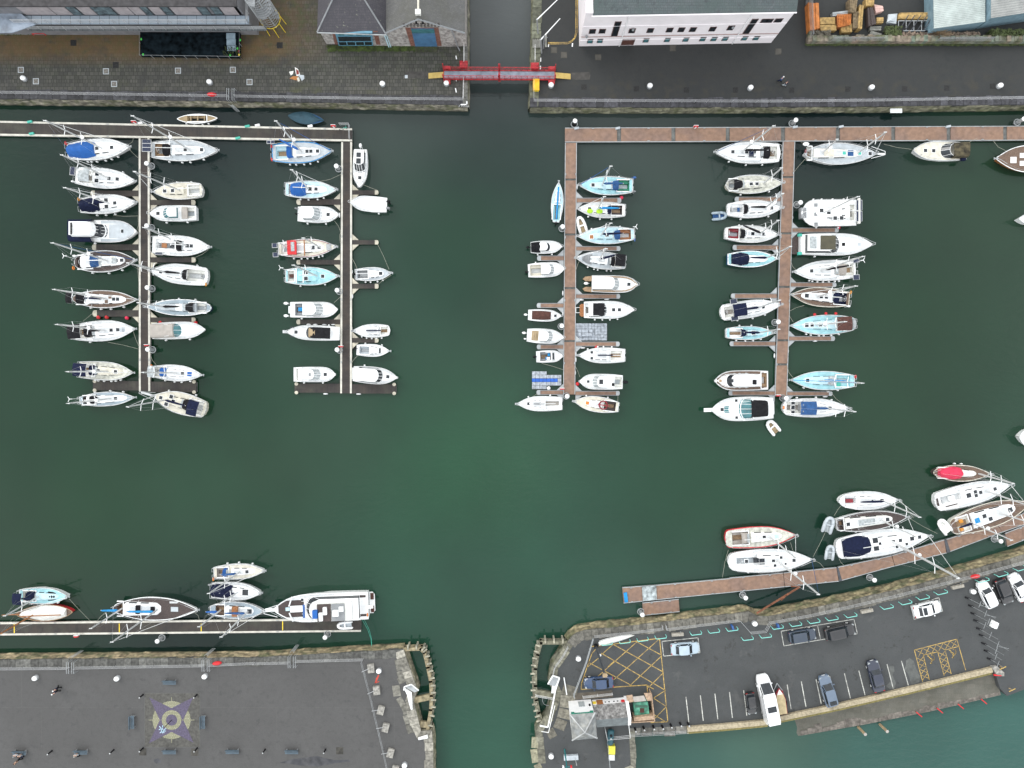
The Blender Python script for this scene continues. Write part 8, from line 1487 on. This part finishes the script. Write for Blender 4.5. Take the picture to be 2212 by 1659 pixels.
# white handrail structure of the lock
w4 = [P('q', x, y, QZ + .5) for x, y in ((250, 575), (315, 460), (405, 490), (345, 600))]; r_ = thing('lock_landing', 'white edged steel landing and long white rail of the lock house quay', 'landing', (w4[0].x, w4[0].y, QZ)); o = r_.location; MB().prism([tuple((p - o).xy) for p in w4], .4, .5).build('grating', 'galv', r_)
k = MB(); k.path([tuple(P('q', x, y, QZ + .9) - o) for x, y in ((255, 570), (318, 462), (405, 490), (352, 650), (325, 800), (255, 1130), (150, 1110))], .11); k.path([tuple(P('q', x, y, QZ + 1.0) - o) for x, y in ((170, 1185), (262, 1200), (345, 850))], .05); k.build('handrail', 'white', r_)
k = MB(); k.prism([tuple((P('q', x, y, QZ + .4) - o).xy) for x, y in ((318, 490), (398, 500), (345, 690), (300, 690))], .2, .4); k.build('plate', 'white', r_)
k = MB(); a, b_ = P('q', 468, 515, QZ + .9), P('q', 505, 738, QZ + .9); r2_ = thing('white_beam', 'slim white beam lying beside the lock kerb', 'beam', (a.x, a.y, QZ)); MB().tube((0, 0, .15), Vector((b_.x - a.x, b_.y - a.y, .15)), .09).build('beam', 'white', r2_)
railing('q', [(95, 700), (320, 738)], 'white rail across the small lock chamber', m='white', z=1.9, h=.9, step=2); k = MB(); k.torus((P('q', 255, 778, 1.5)), .85, .03, 20, 5); tag(k.build('ring_hoop', 'galv'), 'thin steel hoop hanging in the small lock chamber', 'hoop')
# ================================================================ car park markings
k = MB()
def addl(t, pts, w_=.11, closed=False, z=QZ + .006, K=None):
 q = line(t, pts, w_, '', LY, z, closed); (K or k).add(q.v, q.f)
addl('k', [(560, 800), (610, 796), (1043, 742), (1102, 1332), (982, 1338)], .13); addl('k', [(958, 1120), (955, 1072), (715, 1088), (488, 1104), (492, 1060), (545, 905), (565, 850), (595, 815)], .13)
for (x0, y0, x1, y1) in ((540, 912, 850, 1078), (632, 848, 1085, 1110), (715, 785, 1065, 978), (885, 768, 1058, 862), (512, 1010, 545, 1025), (530, 948, 615, 880), (600, 1018, 880, 770), (632, 858, 712, 788), (678, 945, 720, 905), (832, 1078, 1052, 872), (720, 1035, 1043, 745), (965, 1090, 1066, 990), (1000, 1165, 1082, 1112), (1000, 1165, 1092, 1225), (1008, 1310, 1092, 1225), (1010, 1285, 1085, 1332), (955, 1075, 1000, 1100)): addl('k', [(x0, y0), (x1, y1)])
tag(k.build('yellow_hatching', LY, origin=(0, 0, 0)), kind='structure')
k = MB(); addl('k', [(1060, 764), (1315, 738), (1330, 844), (1072, 868)], .1, True); addl('l', [(93, 692), (608, 607), (632, 710), (112, 796)], .1, True); addl('l', [(350, 650), (372, 752)], .1); addl('l', [(1008, 510), (1208, 455), (1235, 550), (1033, 608)], .1, True)
for (x0, y0, x1, y1) in ((1230, 1158, 1250, 1332), (1332, 1148, 1352, 1323), (1435, 1136, 1455, 1312), (1538, 1125, 1558, 1302), (1638, 1112, 1660, 1288)): addl('k', [(x0, y0), (x1, y1)], .13)
for (x0, y0, x1, y1) in ((136, 1072, 163, 1240), (236, 1050, 268, 1223), (340, 1035, 376, 1203), (438, 1015, 470, 1180), (541, 993, 582, 1164), (643, 973, 686, 1142), (842, 927, 885, 1095), (944, 904, 992, 1073)): addl('l', [(x0, y0), (x1, y1)], .13)
for x in (1480, 1610, 1700): addl('l', [(x + 10, 355 - (x - 1480) * .24), (x + 35, 430 - (x - 1480) * .24)], .08)
tag(k.build('white_bay_marking', LW, origin=(0, 0, 0)), kind='structure')
k = MB(); X = lambda x, y: (x, y)
addl('l', [(1035, 825), (1335, 748), (1397, 965)], .11); addl('l', [(1035, 825), (1092, 1045)], .11); addl('l', [(1098, 862), (1140, 1032)], .1); addl('l', [(1098, 862), (1200, 838), (1245, 1005)], .1); addl('l', [(1252, 825), (1295, 992)], .1); addl('l', [(1252, 825), (1345, 800)], .1)
def zig(p, q, n):     # crossing hatch between two edges
 for i in range(n):
  a0 = [p[0][j] + (p[1][j] - p[0][j]) * i / n for j in (0, 1)]; a1 = [p[0][j] + (p[1][j] - p[0][j]) * (i + 1) / n for j in (0, 1)]; b0 = [q[0][j] + (q[1][j] - q[0][j]) * i / n for j in (0, 1)]; b1 = [q[0][j] + (q[1][j] - q[0][j]) * (i + 1) / n for j in (0, 1)]
  addl('l', [a0, b1], .07); addl('l', [a1, b0], .07)
zig(((1045, 825), (1335, 750)), ((1065, 872), (1345, 800)), 6); zig(((1050, 880), (1090, 1040)), ((1102, 868), (1138, 1026)), 4); zig(((1202, 842), (1243, 1000)), ((1254, 830), (1293, 988)), 4)
for (cx_, cy_) in ((1155, 885), (1308, 845)):
 def W_(pts): return [(cx_ + x * .97 - y * .24, cy_ + x * .24 + y * .97) for x, y in pts]
 addl('l', W_([(-30, -12), (-18, -10), (-12, 2), (4, 0), (8, 28)]), .13); addl('l', W_([(0, 12), (14, 8)]), .1); addl('l', W_([(18 * math.cos(a) + 2, 22 * math.sin(a) - 5) for a in [-2.0 + .35 * i for i in range(10)]]), .11); addl('l', W_([(4, 26), (12, 32), (2, 34)]), .12)
tag(k.build('disabled_bay_marking', LY, origin=(0, 0, 0)), kind='structure')
k = MB();
for pts in ([(975, 900), (1000, 882), (1030, 900), (1045, 950), (1075, 1010), (1070, 1050), (1040, 1065), (1010, 1062), (1000, 1020), (985, 985), (962, 965), (975, 930)], [(855, 935), (890, 940), (895, 975), (880, 1000), (905, 1060), (895, 1100), (860, 1100), (835, 1080), (872, 1040), (862, 990)]): k.prism([tuple(P('l', x, y, QZ + .004).xy) for x, y in pts], QZ - .1, QZ + .004, bottom=False)
tag(k.build('pale_patch', mat('dry_patch', (.10, .105, .10), rough=.9, var=.2, scale=2, tint=(.075, .08, .078), tscale=1), origin=(0, 0, 0)), kind='structure')
# turquoise bicycle hoops, concrete blocks
HP = [('k', 668, 770), ('k', 794, 757), ('k', 920, 742), ('k', 1048, 725), ('k', 1295, 698), ('k', 1421, 684), ('k', 1550, 670), ('k', 1658, 735), ('k', 1785, 718), ('l', 58, 656), ('l', 187, 636), ('l', 315, 615), ('l', 443, 595), ('l', 575, 573), ('l', 830, 514), ('l', 960, 482), ('l', 1083, 447), ('l', 1210, 411), ('l', 1502, 325), ('l', 1635, 284), ('l', 1770, 243)]
hoop0 = None
for i, (t_, x, y) in enumerate(HP):
 p = P(t_, x, y, QZ); rz = (.12 if t_ == 'k' else .14 + (x / 1810) * .14); lb = 'turquoise steel hoop rail, %s from the left along the car park quay' % ORD[i] if i < 20 else 'turquoise steel hoop rail nearest the right edge'
 if hoop0 is None:
  hoop0 = thing('hoop_rail', lb, 'hoop rail', p, rz, 'turquoise hoop rails'); k = MB(); k.path([(-.82, .12, 0), (-.85, .1, .75), (-.75, -.05, .95), (.7, -.05, .95), (.82, .1, .75), (.82, .12, 0)], .055, 6); k.build('hoop', mat('hoop_turquoise', (.22, .62, .55), rough=.4, var=.05), hoop0)
 else: c_ = copy_tree(hoop0); c_.location = p; c_.rotation_euler = (0, 0, rz); c_['label'] = lb
for t_, x, y, a, lb in (('k', 1173, 718, .06, 'first concrete block from the left among the hoop rails'), ('l', 703, 552, .2, 'middle concrete block among the hoop rails'), ('l', 1347, 380, .22, 'right concrete block among the hoop rails, by the bollard')):
 p = P(t_, x, y, QZ + .5); p.z = QZ; r_ = thing('concrete_block', lb, 'concrete block', p, a, 'concrete blocks in the car park'); k = MB(); k.prism([(-.9, -.22), (.9, -.22), (.9, .22), (-.9, .22)], 0, .5); k.build('block', mat('bench_concrete', (.30, .28, .24), rough=.9, var=.2, scale=3), r_); MB().tube((.5, .25, .3), (.5, .42, .3), .06).build('lifting_lug', 'galv', r_)
for t_, x, y in (('k', 1552, 658), ('l', 62, 648)): p = P(t_, x, y, QZ); k = MB(); k.obox((p.x, p.y, QZ), (.25, .75, .8), .3); tag(k.build('parked_scooter', 'hullblue'), 'small blue parked scooter against ' + ('the seventh' if t_ == 'k' else 'the tenth') + ' hoop rail', 'scooter')
# the pale skiff on the quay
b = Boat('k', (602, 742), (848, 682), 34, 'long pale skiff stored upside down beside the quay railing', cat='skiff', name='rowing_skiff', fb=.5, ws=.7, m=.3, group=None, sheer=0); b.root.location.z = QZ; b.tent(.02, .98, 'white2', .35, .95, .5)
# black posts by the river
for i, (x, y) in enumerate([(868, 1378), (928, 1368), (997, 1362), (1060, 1360), (1120, 1350), (1187, 1340), (1242, 1340)]):
 p = P('k', x, y, QZ); r_ = thing('black_post', 'black cannon shaped post by the river railing, %s from the lock house' % ORD[i], 'post', p, 0, 'black posts by the river'); MB().tube((0, 0, 0), (0, 0, 1.0), .17, .13, 10).build('post', 'black', r_); MB().ell((0, 0, 1.05), .13, .13, .1).build('cap', 'steel', r_)
for i, (x, y) in enumerate([(1058, 1272), (1205, 1245), (1352, 1215), (1515, 1180)]):
 p = P('l', x, y, 1.3); r_ = thing('warning_pole', 'short red pole leaning over the slipway edge, %s from the left' % ORD[i], 'pole', p, -.7, 'red slipway poles'); MB().tube((-.5, 0, .3), (.6, 0, .35), .08).build('pole', 'red', r_); MB().tube((0, 0, -1.5), (0, 0, .3), .06).build('stake', 'rust', r_)
for x, y, lb in ((638, 1370, 'left weathered timber pile in the river'), (790, 1350, 'right weathered timber pile in the river')): p = P('l', x, y, 0); r_ = thing('timber_pile', lb + ' off the slipway', 'timber pile', p, -.6); MB().tube((0, 0, -1), (.0, 0, 2.2), .22, .2, 8).build('pile', 'tan', r_); MB().tube((0, 0, 2.2), (0, 0, 2.25), .26).build('cap', 'beige', r_)
# right hand end of the parapet: ramp head, posts
w_ = [P('l', x, y, QZ) for x, y in ((1565, 935), (1605, 930), (1655, 975), (1655, 1000), (1610, 1000))]; r_ = thing('stone_ramp_head', 'pale curved stone head with red painted foot at the end of the river parapet', 'stone', (w_[0].x, w_[0].y, QZ)); o = r_.location; MB().prism([tuple((p - o).xy) for p in w_], 0, .5).build('stone', mat('block_concrete', (0, 0, 0)), r_); a, b_ = P('l', 1600, 1003, QZ + .5) - o, P('l', 1650, 1006, QZ + .5) - o; MB().tube((a.x, a.y, .4), (b_.x, b_.y, .4), .14).build('painted_foot', 'red', r_)
for x, y, lb in ((1640, 940, 'yellow handle bar beside the ramp head'), (1705, 1095, 'yellow handle bar by the slip corner')): p = P('l', x, y, QZ); r_ = thing('hand_winch', lb, 'winch', p, .5); MB().tube((-.5, 0, .6), (.5, 0, .7), .06).build('handle', mat('handle_yellow', (.5, .34, .08), rough=.6), r_); MB().tube((0, 0, 0), (0, 0, .7), .1).build('stand', 'tan', r_)
# slender white signal posts with black feet across the car park end
posts = [(1412, 458, 4.6, 1), (1436, 514, 5.4, 1), (1452, 568, 5.6, 2), (1472, 618, 3.2, 0), (1492, 675, 4.2, 0), (1512, 722, 5.8, 1), (1528, 780, 4.4, 0), (1546, 832, 3.4, 0), (1568, 888, 3.0, 0)]
for i, (x, y, h, kd) in enumerate(posts):
 p = P('l', x, y, QZ); r_ = thing('banner_post', 'slender pale post on a black foot, %s in the line from the quay' % ORD[i], 'post', p, -.35, 'pale posts across the car park end'); MB().obox((-.1, 0, 0), (.75, .2, .22)).build('foot', 'black', r_); MB().tube((0, 0, .2), (0, 0, h), .035, .02, 6).build('pole', 'galv', r_)
 MB().tube((0, -.5, h * .62), (0, .5, h * .62), .025).build('crossbar', 'galv', r_)
 if kd: MB().tube((-.6, -.1, h * .8), (.9, .1, h * .8), .025).build('crossbar', 'galv', r_)
 if kd == 2: MB().box(-.05, .05, -.5, .5, h * .7, h * .7 + 1.2).build('sign_panel', 'white', r_); MB().box(-.6, .3, -.45, .45, h * .9, h * .9 + .05).build('sign_board', 'white', r_)
# ================================================================ vehicles
def car(t, rear, front, width, label, paint, kind='sedan', h=1.45, glassroof=False, cat='car', taill=True):
 s = TL[t][2]; z0 = QZ + .9; A = P(t, *rear, z0); F_ = P(t, *front, z0); rz = math.atan2(F_.y - A.y, F_.x - A.x); L = math.hypot(F_.x - A.x, F_.y - A.y); W = width / s / (FPX / (CAM_H - z0)); root = thing('parked_car' if cat != 'van' else 'parked_van', label, cat, (A.x, A.y, QZ), rz, 'vehicles in the car park')
 hw = W / 2; van = kind == 'van'
 prof = {'sedan': [(0, .84, .62, .86), (.03, .93, .5, .96), (.12, 1, .42, 1.0), (.45, 1, .40, .96), (.74, 1, .4, .93), (.88, .97, .42, .86), (.96, .88, .45, .76), (1, .72, .52, .64)], 'hatch': [(0, .86, .5, 1.0), (.03, .95, .42, 1.05), (.2, 1, .4, 1.02), (.5, 1, .40, .98), (.76, 1, .4, .96), (.9, .96, .42, .88), (.97, .86, .45, .78), (1, .70, .52, .66)],
   'van': [(0, .93, .45, 1.5), (.02, .97, .42, 1.6), (.3, 1, .4, 1.6), (.7, 1, .40, 1.55), (.82, .99, .4, 1.3), (.9, .95, .42, 1.15), (.97, .84, .45, .9), (1, .68, .52, .75)]}[kind]
 k = MB(); rings = []
 for f, w_, lo, hi in prof:
  x = f * L; ww = hw * w_; rings.append([(x, -ww * .92, .22), (x, -ww, lo), (x, -ww * .97, hi - .1), (x, -ww * .80, hi), (x, 0, hi + .035), (x, ww * .80, hi), (x, ww * .97, hi - .1), (x, ww, lo), (x, ww * .92, .22)])
 k.loft(rings, True, True, True); k.build('body', paint, root, smooth=False)
 c = {'sedan': (.13, .25, .61, .75), 'hatch': (.03, .10, .61, .76), 'van': (.0, .03, .70, .86)}[kind]; zb = {'sedan': .9, 'hatch': .96, 'van': 1.45}[kind]; ht = h if not van else 2.55; g = MB(); lw, tw = hw * .88, hw * (.77 if not van else .88)
 def rg(f, w_, z): return [(f * L, -w_, z), (f * L, w_, z)]
 lo = [(c[0] * L, -lw * .86, zb), (c[0] * L, lw * .86, zb), ((c[0] + .1) * L, lw, zb), ((c[3] - .1) * L, lw, zb), (c[3] * L, lw * .84, zb - .03), (c[3] * L, -lw * .84, zb - .03), ((c[3] - .1) * L, -lw, zb), ((c[0] + .1) * L, -lw, zb)]
 hi = [(c[1] * L, -tw * .9, ht - .04), (c[1] * L, tw * .9, ht - .04), ((c[1] + .08) * L, tw, ht), ((c[2] - .08) * L, tw, ht), (c[2] * L, tw * .9, ht - .05), (c[2] * L, -tw * .9, ht - .05), ((c[2] - .08) * L, -tw, ht), ((c[1] + .08) * L, -tw, ht)]
 g.loft([lo, hi], True, False, True); gl = g.build('windows', 'glass', root); r2 = MB(); r2.loft([[(x * 1, y * 1.03, z - .05) for x, y, z in hi], [(x, y * 1.02, z + .02) for x, y, z in hi], [(x + (.12 if x < L * .5 else -.12), y * .84, z + .055) for x, y, z in hi]], True, False, True); rf = r2.build('roof', paint, root)
 pl = MB()
 for i in (1, 2, 3, 4):
  for m_ in (i, {1: 0, 2: 7, 3: 6, 4: 5}[i]): pl.tube(lo[m_], hi[m_], .045, .04, 4)
 pl.build('pillar', paint if not van else 'white', root)
 if van:
  for sg in (-1, 1): MB().box(.05 * L, .62 * L, sg * hw * .93 - .03, sg * hw * .93 + .03, 1.1, 2.3).build('side_panel', paint, root)
 if glassroof: MB().box((c[1] + (.03 if not van else .28)) * L, (c[1] + (.16 if not van else .40)) * L, -tw * .72, tw * .72, ht + .0, ht + .075).build('roof_glass', 'glass', rf)
 for f in (.19, .81):
  for sg in (-1, 1): w_ = MB(); y = sg * (hw - .1); n = 14; w_.loft([[(f * L + .33 * math.cos(2 * math.pi * i / n), y + o_, .33 + .33 * math.sin(2 * math.pi * i / n)) for i in range(n)] for o_ in (-.11, .11)], True, True, True); wh = w_.build('wheel', 'rubber', root); w_ = MB(); w_.loft([[(f * L + .2 * math.cos(2 * math.pi * i / n), y + sg * .115 + o_, .33 + .2 * math.sin(2 * math.pi * i / n)) for i in range(n)] for o_ in (-.01, .01)], True, True, True); w_.build('rim', 'alu', wh)
 for sg in (-1, 1):
  MB().obox((.945 * L, sg * hw * .68, .66), (.28, .3, .14), -sg * .35).build('headlight', 'clear', root); MB().obox((.015 * L, sg * hw * .7, .78), (.12, .3, .16), 0).build('tail_light', mat('tail_red', (.35, .01, .01), rough=.3), root); MB().obox((c[3] * L - .35, sg * (hw + .08), .95), (.14, .2, .13)).build('wing_mirror', paint, root)
 MB().box(L - .02, L + .02, -.26, .26, .42, .54).build('number_plate', 'white', root)
 return root
def paint(n, c, **k_): m = mat(n, c, rough=.28, var=.04, **k_); m.node_tree.nodes['Principled BSDF'].inputs['Coat Weight'].default_value = .8; m.node_tree.nodes['Principled BSDF'].inputs['Coat Roughness'].default_value = .06; return m
car('k', (1126, 826), (1328, 812), 84, 'pale silver blue saloon parked in the white box nearest the yellow hatching', paint('paint_silver', (.36, .45, .52)))
car('q', (1103, 548), (728, 575), 150, 'dark blue saloon parked on the yellow hatching', paint('paint_darkblue', (.02, .05, .12)))
car('l', (152, 742), (342, 712), 84, 'blue-black hatchback in the left half of the double white box', paint('paint_blueblack', (.02, .035, .06)), 'hatch'); car('l', (408, 722), (618, 676), 88, 'black people carrier in the right half of the double white box', paint('paint_black', (.010, .010, .012)), 'hatch', 1.6)
car('l', (1035, 562), (1228, 516), 92, 'white coupe with dark rear window alone in a white box', paint('paint_white', (.78, .79, .80)), 'sedan', 1.35, glassroof=True)
car('l', (1595, 522), (1515, 348), 84, 'white hatchback parked by the bollard, nose to the quay', MATS['paint_white'], 'hatch'); car('l', (1640, 330), (1708, 500), 84, 'black car with red tail lights between two white cars', MATS['paint_black'], 'hatch'); car('l', (1825, 475), (1738, 295), 88, 'white car cut by the right edge of the picture', MATS['paint_white'], 'sedan')
car('r', (175, 692), (212, 968), 118, 'tiny black city car left of the white van', MATS['paint_black'], 'hatch', 1.5); car('r', (455, 1058), (335, 460), 178, 'long white camper van parked against the river parapet', MATS['paint_white'], 'van', cat='van', glassroof=True)
car('r', (1245, 862), (1138, 472), 158, 'slate blue pickup with small roof window', paint('paint_slate', (.10, .14, .20)), 'hatch', 1.75, glassroof=True); car('r', (1860, 672), (1768, 278), 158, 'dark navy saloon facing away from the river', paint('paint_navy', (.012, .018, .04)), 'sedan')
# boat trailer
A = P('r', 590, 950, QZ + .8); F_ = P('r', 535, 580, QZ + .8); rz = math.atan2(F_.y - A.y, F_.x - A.x); r_ = thing('boat_trailer', 'red boat trailer carrying a tan topped hull beside the white camper van', 'boat trailer', (A.x, A.y, QZ), rz); L = (F_ - A).length
MB().tube((-.3, -.65, .5), (L * .75, -.65, .5), .06).build('frame_rail', 'red', r_); MB().tube((-.3, .75, .5), (L * .75, .75, .5), .06).build('frame_rail', 'red', r_); k = MB(); k.tube((L * .75, -.65, .5), (L + .1, 0, .5), .06); k.tube((L * .75, .75, .5), (L + .1, 0, .5), .06); k.build('drawbar', 'galv', r_)
k = MB(); k.loft([[(0, -.62, .6), (L * .5, -.66, .6), (L * .72, -.45, .6), (L * .86, -.05, .6), (L * .72, .5, .6), (L * .5, .7, .6), (0, .68, .6)], [(0, -.72, 1.15), (L * .5, -.78, 1.15), (L * .74, -.5, 1.18), (L * .92, 0, 1.2), (L * .74, .55, 1.18), (L * .5, .8, 1.15), (0, .78, 1.15)]], True, True, True); k.build('hull', 'maroon', r_); k = MB(); k.prism([(.05, -.64), (L * .5, -.68), (L * .70, -.45), (L * .70, .5), (L * .5, .7), (.05, .7)], 1.14, 1.22); k.build('deck', mat('tan_deck', (.42, .34, .20), rough=.8, var=.15), r_); MB().prism([(L * .70, -.42), (L * .88, 0), (L * .70, .46)], 1.18, 1.24).build('foredeck', 'white2', r_)
for sg in (-1, 1): w_ = MB(); w_.torus((L * .3, sg * .98, .33), .24, .1, 14, 6, 'y'); w_.build('wheel', 'rubber', r_)
# ================================================================ weeds and stains along the setts
weeds('b', 620, 1560, 400, 440, 900, 'moss tufts at the foot of the stone buildings', col=(.04, .06, .012), h=.08, seed=11); weeds('a', 0, 300, 262, 300, 300, 'grass tufts below the modern building', col=(.06, .08, .02), h=.15, seed=12)
